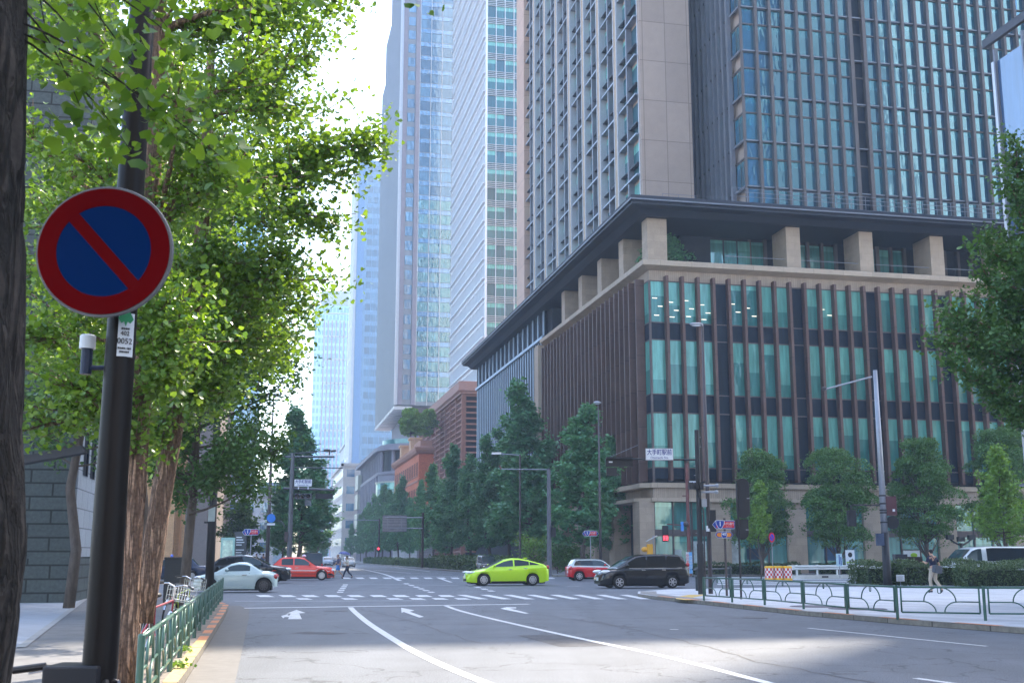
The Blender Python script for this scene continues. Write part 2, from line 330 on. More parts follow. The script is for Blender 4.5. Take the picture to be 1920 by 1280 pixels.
# building apron beside the granite building (pale slabs) with a drain line
apr = [gr(30, 1214, KERB_H), gr(162, 1118, KERB_H)]
sheet('stone_apron', [(-30, 5), xy(gr(-180, 1340, KERB_H)), xy(apr[0]), xy(apr[1]), (-60, 45)], KERB_H+.004, mat('pale_slabs', (.36, .38, .42), .7, var=.1, vs_=2, brick=(1.2, .9, .008, .6)))
strip([xy(apr[0]), xy(apr[1])], -.14, .0, KERB_H+.012, 'drain_channel', mat('drain', (.3, .3, .3), .7))
# right-hand corner plaza
rk = [(14.6, 6.), (12.3, 16.), (11.2, 21.8), xy(gr(1920, 1188)), xy(gr(1700, 1171)), xy(gr(1500, 1153)), xy(gr(1300, 1131)), (5.3, 43.), (4.95, 46), (5.3, 49.), (7.0, 52.), (9.6, 54.), (13, 55.4), (21, 57.3), (90, 72)]
pavement('corner_plaza', rk+[(90, 4), (14.6, 4)], mat('plaza_paving', (.52, .53, .55), .85, var=.14, vs_=1.2, brick=(.6, .6, .012, .62, 0)), .12)
strip(rk[:8], -.16, 0, .124, 'kerb_top', M_kerb)
for i in range(9):
    def kq(s, L=rk[2:9]):
        for j in range(len(L)-1):
            d = math.dist(L[j], L[j+1])
            if s <= d: t = s/d; return (L[j][0]+(L[j+1][0]-L[j][0])*t, L[j][1]+(L[j+1][1]-L[j][1])*t)
            s -= d
    p, q = kq(.6+i*2.5), kq(.6+i*2.5+1.35)
    if p and q: strip([p, q], -.21, .004, .129, 'kerb_paint', M_orange)
yp = [gr(x, y, .12) for x, y in ((1266, 1118.5), (1292, 1114.5), (1324, 1114), (1316, 1116.5), (1299, 1119.5), (1318, 1123.5), (1288, 1124.5), (1268, 1122.5))]
sheet('yellow_patch', [xy(p) for p in yp], .126, M_yelp)
strip(rk[6:10], -.75, -.1, .128, 'pale_ramp', M_gutter)
# far side of the crossing, right: pavement under the big building; kerb 5 m in front, 12 m beside
fr = [grid(80, -5), grid(2, -5)]+[grid(-12.2+8-8*math.sin(R(t)), 3-8*math.cos(R(t))) for t in range(10, 91, 16)]+[grid(-12.2, 300), grid(80, 300)]
pavement('far_right_pavement', [xy(p) for p in fr], M_pave)
fl = [grid(-29.5, 320), grid(-29.5, 0)]+[grid(-29.5-5+5*math.cos(R(t)), -3-5*math.sin(R(t))) for t in range(10, 91, 16)]+[grid(-90, -8), grid(-90, 320)]
pavement('far_left_pavement', [xy(p) for p in fl], M_pave)
# ---- road markings: each line lies on the road as a thin sheet
def line(name, px, w, z=.005, m=None):
    pts = [xy(gr(x, y)) for x, y in px]; return strip(pts, -w/2, w/2, z, name, m or M_white)
def smooth_px(pts, n=6):
    P = [Vector(p) for p in pts]; P = [2*P[0]-P[1]]+P+[2*P[-1]-P[-2]]; out = []
    for i in range(1, len(P)-2):
        for k in range(n):
            t = k/n; a, b_, c, d = P[i-1], P[i], P[i+1], P[i+2]
            out.append(.5*((2*b_)+(c-a)*t+(2*a-5*b_+4*c-d)*t*t+(3*b_-a-3*c+d)*t**3))
    return [tuple(p) for p in out+[P[-2]]]
line('lane_line', smooth_px([(657, 1138), (668, 1149), (700, 1174), (770, 1217), (845, 1253), (925, 1285)]), .17)
line('lane_line', smooth_px([(833, 1134), (868, 1146), (950, 1166), (1090, 1197), (1250, 1231), (1460, 1285)]), .15)
line('lane_line', [(1515, 1177), (1850, 1211)], .10)
line('lane_line', [(1716, 1271), (1900, 1296)], .12)
line('lane_line', [(1256, 1179.4), (1272, 1179.6)], .12)
line('stop_line', [(458, 1139.6), (700, 1136), (992, 1132)], .36)
line('crossing_edge_line', [(440, 1126.5), (640, 1126), (800, 1125.5)], .14)
_zc = [0]
def px_sheet(name, px, z=.006, m=None):
    _zc[0] += 1; z += .00022*(_zc[0] % 16); sheet(name, [xy(gr(x, y)) for x, y in px], z, m or M_white)
for i in range(9):                                   # near crossing, left half: two staggered rows
    x = 487+i*42.5
    px_sheet('crossing_stripe', [(x-8+i*.2, 1115.2), (x+16, 1115.2), (x+28, 1118.6), (x+1, 1118.6)])
    if i % 2 == 1 or i > 4: px_sheet('crossing_stripe', [(x+24, 1121), (x+46, 1121), (x+58, 1123.6), (x+32, 1123.6)])
for i in range(9):                                   # right half: long stripes
    x = 856+i*43.5
    px_sheet('crossing_stripe', [(x, 1114.6), (x+17, 1114.6), (x+17+43, 1122.8), (x+41, 1122.8)])
for i in range(16):                                   # far crossing
    x = 640+i*25.5
    if not (868 < x < 1020): px_sheet('crossing_stripe', [(x, 1082.2), (x+14, 1082.2), (x+19, 1084.6), (x+5, 1084.6)])
line('far_stop_line', [(520, 1076), (700, 1079), (860, 1080.2)], .3)
line('lane_line', smooth_px([(660, 1063), (700, 1071), (727, 1078), (750, 1088)]), .3)
line('lane_line', [(700, 1068), (770, 1074), (850, 1076)], .2)
line('lane_line', [(740, 1063), (806, 1071)], .2)
line('lane_line', [(820, 1082), (846, 1091)], .2)
line('lane_line', [(560, 1097), (700, 1094.5), (860, 1097)], .12)
for (xa, ya, xb, yb, n) in ((648, 1095, 636, 1112, 5), (492, 1107, 520, 1097, 4), (760, 1093, 815, 1112, 6), (880, 1096, 930, 1110, 4)):
    for k in range(n):                                # dashed turning guides
        t = k/n; u = (k+.5)/n; line('guide_dash', [(xa+(xb-xa)*t, ya+(yb-ya)*t), (xa+(xb-xa)*u, ya+(yb-ya)*u)], .28)
for i in range(9):                                    # crossing behind the corner plaza
    x = 1352+i*19; px_sheet('crossing_stripe', [(x, 1085.5), (x+150, 1084.6), (x+151, 1086.2), (x, 1087.2)]) if i == 0 else None
for k in range(5): px_sheet('crossing_stripe', [(1345, 1081+k*3.3), (1600, 1082.5+k*3.2), (1600, 1083.6+k*3.2), (1345, 1082.6+k*3.3)])
line('lane_line', [(1068, 1096), (1092, 1095.5)], .15); line('lane_line', [(1062, 1099), (1085, 1098.5)], .15)
rc_ = random.Random(5); M_tar = mat('tar_seam', (.03, .03, .032), .6, var=.3, vs_=8)
for pts in ([(1120, 1165), (1230, 1190), (1340, 1215), (1420, 1240), (1540, 1262), (1700, 1290)], [(690, 1143), (770, 1163), (850, 1190), (905, 1208)], [(1000, 1150), (1150, 1172), (1300, 1184)], [(470, 1165), (620, 1172), (700, 1190)], [(1230, 1140), (1330, 1150), (1400, 1160)]):
    q = []
    for k in range(len(pts)-1):
        for t in range(8): u = t/8; q.append((pts[k][0]*(1-u)+pts[k+1][0]*u+rc_.uniform(-5, 5), pts[k][1]*(1-u)+pts[k+1][1]*u+rc_.uniform(-.7, .7)))
    line('tar_seam', q, .028, .0045, M_tar)
M_patch = mat('asphalt_patch', (.095, .095, .1), .8, var=.25, vs_=3, spec=.25); add_speckle(M_patch, cracks=False)
line('asphalt_patch', [(1010, 1190), (1095, 1211)], .9, .003, M_patch); line('asphalt_patch', [(560, 1185), (640, 1188)], .6, .003, M_patch)
def arrow(px, name='lane_arrow'): px_sheet(name, px, .0065)
arrow([(540, 1160.5), (542, 1156.5), (534, 1156.5), (531, 1158.8), (527, 1154.5), (541, 1150.8), (539, 1153.6), (543, 1153.6), (545, 1149.8), (537, 1149.8), (556, 1143), (573, 1148.8), (561, 1149.6), (566, 1160.5)])
arrow([(752, 1139), (777, 1144), (768, 1146.5), (795, 1156), (786, 1157.5), (757, 1147), (753, 1149)])
arrow([(938, 1140.5), (950, 1138), (968, 1138.3), (968, 1140), (956, 1140.5), (992, 1149.5), (984, 1150), (946, 1142.5)])
def manhole(px, py, r, name='manhole_cover', sx=1.0, lab=None, z=.007):
    p = gr(px, py); o = MB().lathe([(r, 0), (r, z), (r*.85, z+.002), (.01, z+.002)], 24).build(name, M_iron); o.location = (p.x, p.y, 0); tag(o, lab, 'manhole cover')
manhole(630, 1144.5, .36, lab='round iron manhole cover between the two white lane arrows in the road')
manhole(1415, 1157.5, .34, lab='dark round manhole cover in the road beside the right-hand kerb')
for (x, y, r_, lb) in ((1530, 1136.5, .75, 'oval dark utility cover on the plaza behind the second fence panel'), (1608, 1141, .8, 'dark round utility cover on the plaza behind the widest fence panel')):
    p = gr(x, y, .12); o = MB().lathe([(r_, 0), (r_, .006), (.01, .006)], 28).build('manhole_cover', mat('dull_cover', (.12, .11, .13), .8, var=.2, vs_=20)); o.location = (p.x, p.y, .124); tag(o, lb, 'manhole cover')
# ================= buildings =================
M_stone = mat('beige_stone', (.47, .36, .265), .8, var=.08, vs_=1.2, brick=(1.2, .62, .008, .72))
M_stone_plain = mat('beige_stone_band', (.49, .38, .28), .8, var=.08, vs_=1.5, brick=(2.86, 9, .012, .5, 0))
M_flute = mat('fluted_stone', (.43, .33, .245), .85, var=.08, vs_=1.5, brick=(.18, 9, .016, .72, 0))
M_mauve = mat('tower_stone', (.42, .32, .26), .8, var=.06, vs_=.8, brick=(2.4, 4.25, .03, .45, 0))
M_salmon = mat('salmon_stone', (.56, .38, .29), .8, var=.06, vs_=.8, brick=(6, 4.25, .03, .5, 0))
M_fin = mat('brown_fin', (.13, .072, .058), .55, .2, var=.15, vs_=.7, brick=(9, 3.1, .02, .4, 0))
M_navy = mat('navy_metal', (.012, .016, .028), .55, .2, var=.2, vs_=.5)
M_eave = mat('eave_metal', (.022, .026, .040), .65, .2, var=.15, vs_=.4)
M_dkglass = glassmat('dark_spandrel_glass', '#132130', '#0e1a28', refl=.0, rough=.12, fr=.15)
M_pglass = glassmat('podium_glass', '#3f8478', '#2c6c68', refl=.045, tint=(.8, 1, .97), wave=.04, blind=(.75, .15, '#5fa293'))
M_tglass = glassmat('tower_glass', '#094a5a', '#083352', refl=.32, tint=(.45, .82, 1.), wave=.03, blind=(.5, .55, '#1f6672'), wscale=.3)
M_teal = glassmat('teal_glass', '#226268', '#174a58', refl=.08, tint=(.75, 1, 1), wave=.02, blind=(.6, .6, '#6fb5a8'))
M_blueg = glassmat('blue_glass', '#4f7fa0', '#2f5878', refl=.22, tint=(.75, .9, 1), wave=.05)
M_greeng = glassmat('green_glass', '#3f7f8a', '#27606f', refl=.25, tint=(.8, 1, 1), wave=.15)
M_shop = glassmat('shop_glass', '#4f8f86', '#3d7a78', refl=.15, tint=(.8, 1, .95), wave=.02, blind=(.3, .72, '#66a89c'))
M_lmetal = mat('light_metal', (.55, .56, .58), .4, .5, var=.05)
M_steelblue = mat('steel_blue_fin', (.34, .42, .52), .45, .4, var=.1)
M_gmetal = mat('grey_metal', (.20, .21, .24), .5, .4, var=.12, vs_=.6)
M_mull = mat('brown_mullion', (.12, .095, .09), .5, .3)
M_tmull = mat('tower_mullion', (.12, .10, .095), .5, .3, var=.1, vs_=.6)
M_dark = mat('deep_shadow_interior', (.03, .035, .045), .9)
M_conc = mat('pale_panel', (.55, .56, .58), .75, var=.06, vs_=.4)
# ---------- 1. podium with the big eave ----------
B = Building('podium_building', 'broad low building with brown fins, stone cornice and dark overhanging eave on the corner', 'building')
ROWS = [(8.9, 13.5), (15.1, 19.8), (21.3, 24.95)]; MOD = 1.43; W = 58.6
f = B.front(); l = B.left()
B['core_wall'].box(.3, W, .35, 84, 0, 26.3)
nb = int(W/MOD)
for k in range(nb):
    u0 = k*MOD; dark = (k % 5 == 4)
    for j, (z0, z1) in enumerate(ROWS):
        f.pane(u0+.05, u0+MOD-.05, z0, z1, 0, key='dark' if dark else 'window')
    for z0, z1 in ((7.9, 8.9), (13.5, 15.1), (19.8, 21.3)): f.box(B[('spandrel', z0)], u0+.03, u0+MOD-.03, z0+.04, z1-.04, -.1, .01)
for z in (8.87, 13.5, 15.1, 19.8, 21.3, 24.95): f.box(B['transom'], 0, W, z-.045, z+.045, -.2, .06); l.box(B['transom'], 0, 37, z-.045, z+.045, -.2, .06)
fin = None
for k in range(1, nb+1):
    mb = MB(); f.box(mb, k*MOD-.12, k*MOD+.12, 7.75, 25.35, 0.02, .62); mb.build('fin', M_fin, B.root)
mb = MB(); mb.box(-.06, .12, -.06, .12, 7.6, 25.0); mb.build('corner_mullion', M_mull, B.root)
for k in range(26):
    u0 = k*MOD
    for (z0, z1) in ROWS: l.pane(u0+.05, u0+MOD-.05, z0, z1, 0)
    for z0, z1 in ((7.9, 8.9), (13.5, 15.1), (19.8, 21.3)): l.box(B[('spandrel', z0, 1)], u0+.03, u0+MOD-.03, z0+.04, z1-.04, -.1, .01)
    if k: 
        mb = MB(); l.box(mb, u0-.10, u0+.10, 7.75, 25.35, .02, .98 if k > 1 else .8); mb.build('fin', M_fin, B.root)
# stone ledge over the ground floor, fascia, cornice
def ring(key, z0, z1, d, L=37.3, depth=.5):
    B[key].prism([(-d, -d), (W, -d), (W, depth), (depth, depth), (depth, L), (-d, L)], z0, z1)
ring('ledge', 7.2, 7.6, .25); ring('ledge', 6.05, 6.35, .25); ring('ledge_band', 6.35, 7.2, .05)
ring('fascia', 25.0, 25.95, .0)
c = B['cornice']; n0 = len(c.v); 
prof = [(.0, 25.9), (.05, 25.9), (.75, 26.15), (.8, 26.18), (.8, 26.6), (.7, 26.66), (-.6, 26.66)]
def corner_run(mb, prof, W_, L_):
    b0 = len(mb.v); n = len(prof)
    for d, z in prof: mb.v += [(W_, -d, z), (-d, -d, z), (-d, L_, z)]
    for i in range(n-1):
        for j in (0, 1): mb.f.append((b0+i*3+j, b0+(i+1)*3+j, b0+(i+1)*3+j+1, b0+i*3+j+1))
    mb.f.append(tuple(b0+i*3+2 for i in range(n)))
corner_run(c, prof, W, 37.3)
e = B['eave']; corner_run(e, [(-4.5, 30.55), (.6, 30.6), (1.2, 31.05), (2.05, 31.15), (2.05, 31.4), (2.2, 31.42), (2.2, 31.85), (1.9, 32.0), (-1.5, 32.4), (-30, 32.4)], W, 84.6)
corner_run(B['eave_trim'], [(2.2, 31.50), (2.225, 31.50), (2.225, 31.60), (2.2, 31.6)], W, 84.6)
# terrace: piers, recessed glass wall, dark ceiling
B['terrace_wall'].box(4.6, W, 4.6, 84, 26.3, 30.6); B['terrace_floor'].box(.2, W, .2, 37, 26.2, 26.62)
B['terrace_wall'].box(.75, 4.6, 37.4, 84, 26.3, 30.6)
for i in range(8):
    x0 = 5.85+i*7.15 if i else 0
    if i == 0: mb = MB().box(-.05, 1.75, -.35+.4, 1.5, 26.6, 30.75)
    else: mb = MB().box(x0, x0+1.35, .05, 2.9, 26.6, 30.8)
    mb.build('pier', M_stone, B.root)
for i in range(1, 5): MB().box(-.05, 1.95, i*7.15-.2, i*7.15+1.2, 26.6, 30.7).build('pier', M_stone, B.root)
ft = B.front(0, 4.55)
for i in range(7):
    for k in range(4):
        u = 7.6+i*7.15+k*1.35
        if i < 3: ft.pane(u, u+1.2, 26.7, 30.3, .02, key='shop')
    f.box(B['terrace_rail'], 7.3+i*7.15, 13.+i*7.15, 27.65, 27.7, -.5, -.45)
lt = B.left(4.55, 4.6)
# left wing beyond the stone pier: tall blue fins
MB().box(-1.0, 1.0, 37.3, 39.3, 0, 26.0).build('stone_pier', M_stone_plain, B.root)
lw = B.left(.3, 39.3); LWL = 45.
lw.box(B['dark_glazing'], 0, LWL, 7, 30.9, -.3, 0)
lw.box(B['wing_rail'], 0, LWL, 27.2, 27.55, 0, .32); lw.box(B['wing_rail'], 0, LWL, 6.6, 7.1, -.2, .35)
k = 0
while k*1.43 < LWL:
    mb = MB(); lw.box(mb, k*1.43, k*1.43+.36, 7.1, 27.2, 0, .10); mb.build('blue_fin', M_steelblue, B.root); k += 1
k = 0
while k*2.86 < LWL:
    mb = MB(); lw.box(mb, k*2.86, k*2.86+.42, 27.5, 30.9, 0, .14); mb.build('blue_fin', M_steelblue, B.root); k += 1
# the wing's end wall is seen past the trees
MB().box(.25, 30, 84.0, 84.4, 0, 30.9).build('end_wall', M_navy, B.root)
# ground floor: corner pier, stone piers and shop glass
PX = [9.9, 17.05, 24.2, 31.35, 38.5, 45.65]
f.box(B['shop_wall'], 0, W, 0, 6.05, -1.2, -.6)
for x in [5.0]+[11.9+7.15*i for i in range(6)]:
    mb = MB(); f.box(mb, x, x+1.75, 0, 6.05, -1.0, .02); mb.build('stone_pier', M_stone, B.root)
mb = MB(); mb.box(-1.25, .03, .1, 1.9, 0, 6.05); mb.build('stone_pier', M_stone, B.root)
B['ledge'].prism([(-.25, .1), (-1.4, 1.0), (-1.4, 37.3), (-.25, 37.3)], 6.05, 6.34); B['ledge'].prism([(-.25, .1), (-1.0, .7), (-1.0, 37.3), (-.25, 37.3)], 7.2, 7.59)
xs = 0.
edges = [0, 5.0]; 
def bay(u0, u1, n):
    s = (u1-u0)/n
    for k in range(n):
        f.pane(u0+k*s+.06, u0+(k+1)*s-.06, .35, 3.2, -.25, key='shop'); f.pane(u0+k*s+.06, u0+(k+1)*s-.06, 3.75, 6.0, -.25, key='shop')
        f.box(B['shop_frame'], u0+k*s-.06, u0+k*s+.06, 0, 6.05, -.35, -.12)
    f.box(B['shop_frame'], u0, u1, 3.2, 3.75, -.4, -.18); f.box(B['shop_frame'], u0, u1, 0, .35, -.4, -.2)
bay(.05, 5.0, 3)
for i in range(6): bay(([6.75]+[13.65+7.15*j for j in range(5)])[i], ([11.9+7.15*j for j in range(6)])[i], 3 if i else 3)
l2 = B.left(1.6, 2)
for k in range(12): l2.pane(k*2.9+.1, k*2.9+2.75, .3, 5.6, 0, key='shop'); l2.box(B['shop_frame'], k*2.9-.08, k*2.9+.08, 0, 6.05, -.2, .2)
for k in range(6): MB().box(-1.25, .5, 7.3+k*6.2, 8.9+k*6.2, 0, 6.05).build('stone_pier', M_stone, B.root)
# poster and notices in the shop windows
for (x0, x1, z0, z1, m_) in ((2.35+1.1, 4.3+.3, 1.0, 2.8, '#b9c6c4'), (8.2, 9.5, 1.3, 2.2, '#23374a'), (15.3, 16.6, 1.2, 2.3, '#3a5a78'), (17.4, 18.4, 1.3, 2.3, '#6f9fa8'), (6.0-.2+.9, 7.6, .4, 3.1, '#b8bdb9'), (1.75, 2.4, .8, 2.1, '#a9b5b3')):
    mb = MB(); f.box(mb, x0, x1, z0, z1, -.24, -.22); mb.build('poster', mat('poster'+m_, m_, .6, var=.35, vs_=1.5), B.root)
for u in (20, 21.43, 22.9, 27.2): pass
for k in range(18):
    u = (.25, .75, 1.7, 2.2, 3.1, 3.6, 4.55, 5.1, 7.4, 7.9, 8.8, 9.4, .4, 1.8, 3.3, 4.7, 15.9, 16.6)[k]; z = (23.4, 22.7, 23.1, 22.4, 23.3, 22.6, 23.0, 22.3, 23.2, 22.5, 22.9, 22.2, 21.9, 21.8, 21.9, 21.7, 23.1, 22.6)[k]
    mb = MB(); f.box(mb, u, u+.45, z, z+.06, .004, .008); mb.build('ceiling_light', mat('ceiling_light', (.8, .75, .6), .5, var=0, emit=((1, .9, .7), .35)), B.root)
# roof rail
rl = B['roof_rail']
for z in (32.75, 33.15, 33.5): rl.bar((7.5, -1.1, z), (W, -1.1, z), .04)
for k in range(36): rl.bar((7.5+k*1.43, -1.1, 32.2), (7.5+k*1.43, -1.1, 33.5), .04)
rl2 = B['low_rail']
for z in (32.6, 32.95): rl2.bar((1.5, .2, z), (7.5, .2, z), .035)
for k in range(5): rl2.bar((1.5+k*1.5, .2, 32.2), (1.5+k*1.5, .2, 32.95), .035)
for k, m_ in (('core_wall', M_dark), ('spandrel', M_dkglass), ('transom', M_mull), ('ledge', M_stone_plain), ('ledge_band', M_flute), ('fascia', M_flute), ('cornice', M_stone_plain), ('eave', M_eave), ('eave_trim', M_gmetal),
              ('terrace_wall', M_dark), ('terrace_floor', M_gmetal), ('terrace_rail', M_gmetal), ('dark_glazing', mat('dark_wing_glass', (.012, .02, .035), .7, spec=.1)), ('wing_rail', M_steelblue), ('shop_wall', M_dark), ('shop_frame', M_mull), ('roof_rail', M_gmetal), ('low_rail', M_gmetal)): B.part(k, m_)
B.windows(M_pglass, mats={'dark': M_dkglass, 'shop': M_shop})
# ---------- 2. stone tower behind the podium ----------
TH = 123.
B = Building('stone_tower', 'tall stone office tower with gridded windows and a blank beige wall rising behind the eave', 'building', 4.0, 12.0)
NB, BW = 8, 6.35; LEN = NB*BW+5.
B['tower_wall'].box(.0, 5.0, .0, LEN, 20, TH); B['tower_wall'].box(5.0, 12., 4.7, LEN, 20, TH)
B['pier_wall'].box(-.9, .02, NB*BW, LEN, 20, TH)
B['blank_wall'].box(-.3, 5.1, -.02, .6, 20, TH)
l = B.left(0, .6); FL = 4.25; Z0 = 30.6
for i in range(NB):
    a0 = i*BW-.6 if i else -.1
    cw = 1.1
    if i: mb = MB(); l.box(mb, a0-.1, a0+cw-.1, 20, TH, 0, .75); mb.build('stone_column', M_stone, B.root)
    if i:
        for q in (a0-.14, a0+cw-.1): l.box(B['lit_edge'], q, q+.09, 20, TH, .0, .82)  # pale strips stand for light along the column edges
    s0, s1 = (a0+cw if i else .0), (i+1)*BW-.6
    md = (s0+s1)/2
    l.box(B['centre_mullion'], md-.13, md+.13, 20, TH, 0, .62)
    k = 0
    while Z0+k*FL < TH-3:
        z = Z0+k*FL
        for (p, q) in ((s0, md-.13), (md+.13, s1)):
            if z < 112: l.pane(p+.25, q-.05, z+.15, z+FL-.5, .03)
            else: l.pane(p+.25, q-.05, z+.15, z+FL-.5, .03)
            if z < 100: l.box(B[('sunshade', k, i, p < md-.2)], p+.3, q-.02, z+1.25, z+1.36, 0, .5)
        l.box(B[('floor_beam', k)], s0, s1+(1.25 if i < NB-1 else 0), z-.12, z+.06, 0, .68)
        k += 1
l.box(B['lit_edge'], -.04, .06, 20, TH, .0, .36)
# recess and ribbed flank of the glass wing
B['recess_wall'].box(4.6, 12., 4.5, 6.0, 20, TH)
fr_ = B.front(4.6, 4.5)
k = 0
while Z0+k*FL < 110: fr_.pane(1.4, 2.2, Z0+k*FL+.5, Z0+k*FL+3.2, .03); k += 1
for k_, m_ in (('tower_wall', M_mauve), ('pier_wall', M_salmon), ('blank_wall', M_mauve), ('lit_edge', M_lmetal), ('centre_mullion', M_gmetal), ('sunshade', M_navy), ('floor_beam', mat('beam_metal', (.24, .27, .32), .45, .4)), ('recess_wall', mat('recess_metal', (.10, .115, .15), .6))): B.part(k_, m_)
B.windows(M_teal)
# ---------- 3. glass wing of the tower ----------
B = Building('glass_tower', 'blue green glass office tower with close mullions above the eave on the right', 'building', 11.5, 4.7)
GW = 72.
B['core_wall'].box(.3, GW, .3, 20, 20, TH); B['upper_tower'].box(45.3, GW, .2, 7, TH, 168.)  # unseen upper storeys, kept shallow to set where their shadow edge falls
f = B.front(); l = B.left(); GF = 4.55; G0 = 31.2
n = int(GW/1.43)
for k in range(n):
    u0 = k*1.43; dark = k in (8, 9-0, 27, 28, 46, 47) and k % 2 == 0 or k in (27, 46)
    z = G0; j = 0
    while z < TH-5:
        if u0 < 52:
            f.pane(u0+.06, u0+1.37, z+.1, z+2.75, 0, key='dark' if dark else 'window')
            f.pane(u0+.06, u0+1.37, z+2.95, z+GF-.1, 0, key='dark' if dark else 'window')
        z += GF
    wd = .2 if k not in (8, 9, 27, 28) else .26
    mb = MB(); f.box(mb, u0-wd*.7, u0+wd*.7, 20, TH, 0, .5 if k else .12); mb.build('mullion', M_tmull, B.root)
z = G0
while z < TH-5:
    f.box(B['floor_band'], 0, GW, z-.07, z+.06, 0, .3); f.box(B['thin_transom'], 0, GW, z+2.75, z+2.9, 0, .12)
    l.box(B['floor_band'], 0, 2.2, z-.12, z+.1, 0, .2); l.box(B['thin_transom'], 0, 2.2, z+2.75, z+2.9, 0, .12)
    l.pane(.1, 1.0, z+.1, z+2.7, 0); l.pane(1.1, 2.1, z+.1, z+2.7, 0)
    for q in range(7): l.pane(2.75+q*1.3, 3.45+q*1.3, z+.3, z+3.9, .0, key='flank'); l.box(B['flank_shelf'], 2.75+q*1.3, 3.5+q*1.3, z-.1-(q % 2)*.0, z+.12, 0, .2)
    z += GF
for q in range(8): l.box(B['flank_rib'], 2.3+q*1.3, 2.72+q*1.3, 20, TH, 0, .42)
for k_, m_ in (('upper_tower', M_mauve), ('core_wall', M_mauve), ('floor_band', M_gmetal), ('thin_transom', M_tmull), ('flank_rib', M_gmetal), ('flank_shelf', M_navy)): B.part(k_, m_)
B.windows(M_tglass, mats={'dark': M_dkglass, 'flank': M_teal})
# ---------- 4. white and teal tower ----------
B = Building('white_glass_tower', 'white gridded tower with a teal glass end wall left of the stone tower', 'building', 12., 139.)
B['core_wall'].box(.2, 40, .2, 46, 20, 170)
f = B.front(); l = B.left(); z = 33.; j = 0
while z < 168:
    for k in range(10):
        f.pane(k*2.+.08, k*2.+1.92, z+1.3, z+4.1, 0, r=(.1 if (j*7+k) % 5 else .95))
    for zz in (z, z+.42, z+.84, z+1.26): f.box(B['white_rail'], 0, 22, zz-.06, zz+.06, 0, .28)
    f.box(B['spandrel'], 0, 22, z, z+1.3, -.05, .02)
    for k in range(26):
        l.pane(k*1.77+.25, k*1.77+1.55, z+1.2, z+3.9, .0, key='side'); 
    l.box(B['white_sill'], 0, 46, z+.2, z+.95, 0, .22); l.box(B['white_louvre'], 0, 46, z+.95, z+1.15, .0, .75)
    z += 4.2; j += 1
for k in range(11): f.box(B['white_mullion'], k*2.-.06, k*2.+.06, 20, 170, 0, .3)
for k in range(27): l.box(B['white_mullion'], k*1.77-.11, k*1.77+.11, 20, 170, 0, .3)
mb = B['white_mullion'].box(-.32, .1, -.32, .1, 20, 170)
for k_, m_ in (('core_wall', M_conc), ('white_rail', M_lmetal), ('spandrel', M_teal), ('white_sill', mat('white_metal', (.8, .8, .82), .35, .2, var=.05)), ('white_louvre', mat('white_metal', (.8, .8, .82), .35, .2, var=.05)), ('white_mullion', mat('white_metal', 1))): B.part(k_, m_)
B.windows(M_teal, mats={'side': glassmat('side_glass', '#6d9fae', '#45798c', refl=.4, tint=(.85, 1, 1))})
# ---------- 5. brown lattice building ----------
M_brick_b = mat('brown_terracotta', (.30, .145, .105), .8, var=.15, vs_=1.2)
B = Building('lattice_building', 'reddish brown building with a square lattice facade and flat cornice beyond the blue wing', 'building', 3.2, 115.)
H = 33.2
B['core_wall'].box(.6, 30, .6, 63, 0, H-2)
l = B.left(); f = B.front()
for k in range(10):
    a0 = k*6.6; mb = MB(); l.box(mb, a0, a0+.7, 0, H-2, -.6, .25); mb.build('pilaster', M_brick_b, B.root)
mb = MB(); mb.box(0, .7, 0, .7, 0, H-2); mb.build('pilaster', M_brick_b, B.root)
z = 1.2
while z < H-2.4:
    l.box(B['lattice'], 0, 63, z, z+.28, -.3, .1); f.box(B['lattice'], 0, 30, z, z+.28, -.3, .1); z += 1.05
for k in range(38):
    if k % 4: l.box(B['lattice'], k*1.65, k*1.65+.12, 0, H-2, -.25, .05)
l.box(B['recess_glass'], 0, 63, 0, H-2, -.75, -.55)
corner_run(B['roof_cornice'], [(-.5, H-2.2), (.5, H-2.2), (.5, H-1.9), (.95, H-1.6), (.95, H), (.6, H+.15), (-20, H+.15)], 30, 64)
for k_, m_ in (('core_wall', M_navy), ('lattice', M_brick_b), ('recess_glass', M_navy), ('roof_cornice', mat('cornice_brown', (.36, .20, .16), .8))): B.part(k_, m_)
# ---------- 6. orange brick club house ----------
M_or = mat('orange_brick', (.62, .17, .075), .85, var=.1, vs_=1.5, brick=(.6, .2, .02, .82))
M_ortrim = mat('orange_trim', (.40, .19, .13), .85, var=.1)
B = Building('brick_clubhouse', 'old orange brick building with small paired windows and two roof stacks beside the avenue trees', 'building', 0, 152.)
H = 24.2
B['brick_wall'].box(0, 12, 0, 47, 5.5, H); B['stone_base'].box(-.1, 12, -.1, 47.1, 0, 5.5)
l = B.left()
for j, z in enumerate((8., 13., 18.6)):
    for k in range(11):
        for s in (0, 1.6):
            l.pane(1.6+k*4.1+s, 2.5+k*4.1+s, z, z+2.9, .02)
            l.box(B[('window_surround', j, k)], 1.5+k*4.1+s, 2.6+k*4.1+s, z-.3, z-.0, 0, .15)
for z in (11.7, 17.2): corner_run(B['string_course'], [(0, z), (.18, z), (.18, z+.35), (0, z+.35)], 12, 47)
corner_run(B['roof_cornice'], [(0, H-1.1), (.5, H-.9), (.9, H-.3), (.95, H+.25), (.2, H+.5), (-3, H+.5)], 12, 47)
B['parapet'].box(.4, 3, 1, 12, H+.5, H+1.9); B['parapet'].box(.5, 1, 12, 46, H+.5, H+1.2)
for a_ in (17, 36): MB().box(.3, 2.6, a_, a_+3., H+.5, H+3.6).box(.0, 2.9, a_-.3, a_+3.3, H+3.6, H+4.1).build('roof_stack', mat('stack_cream', (.62, .36, .2), .8), B.root)
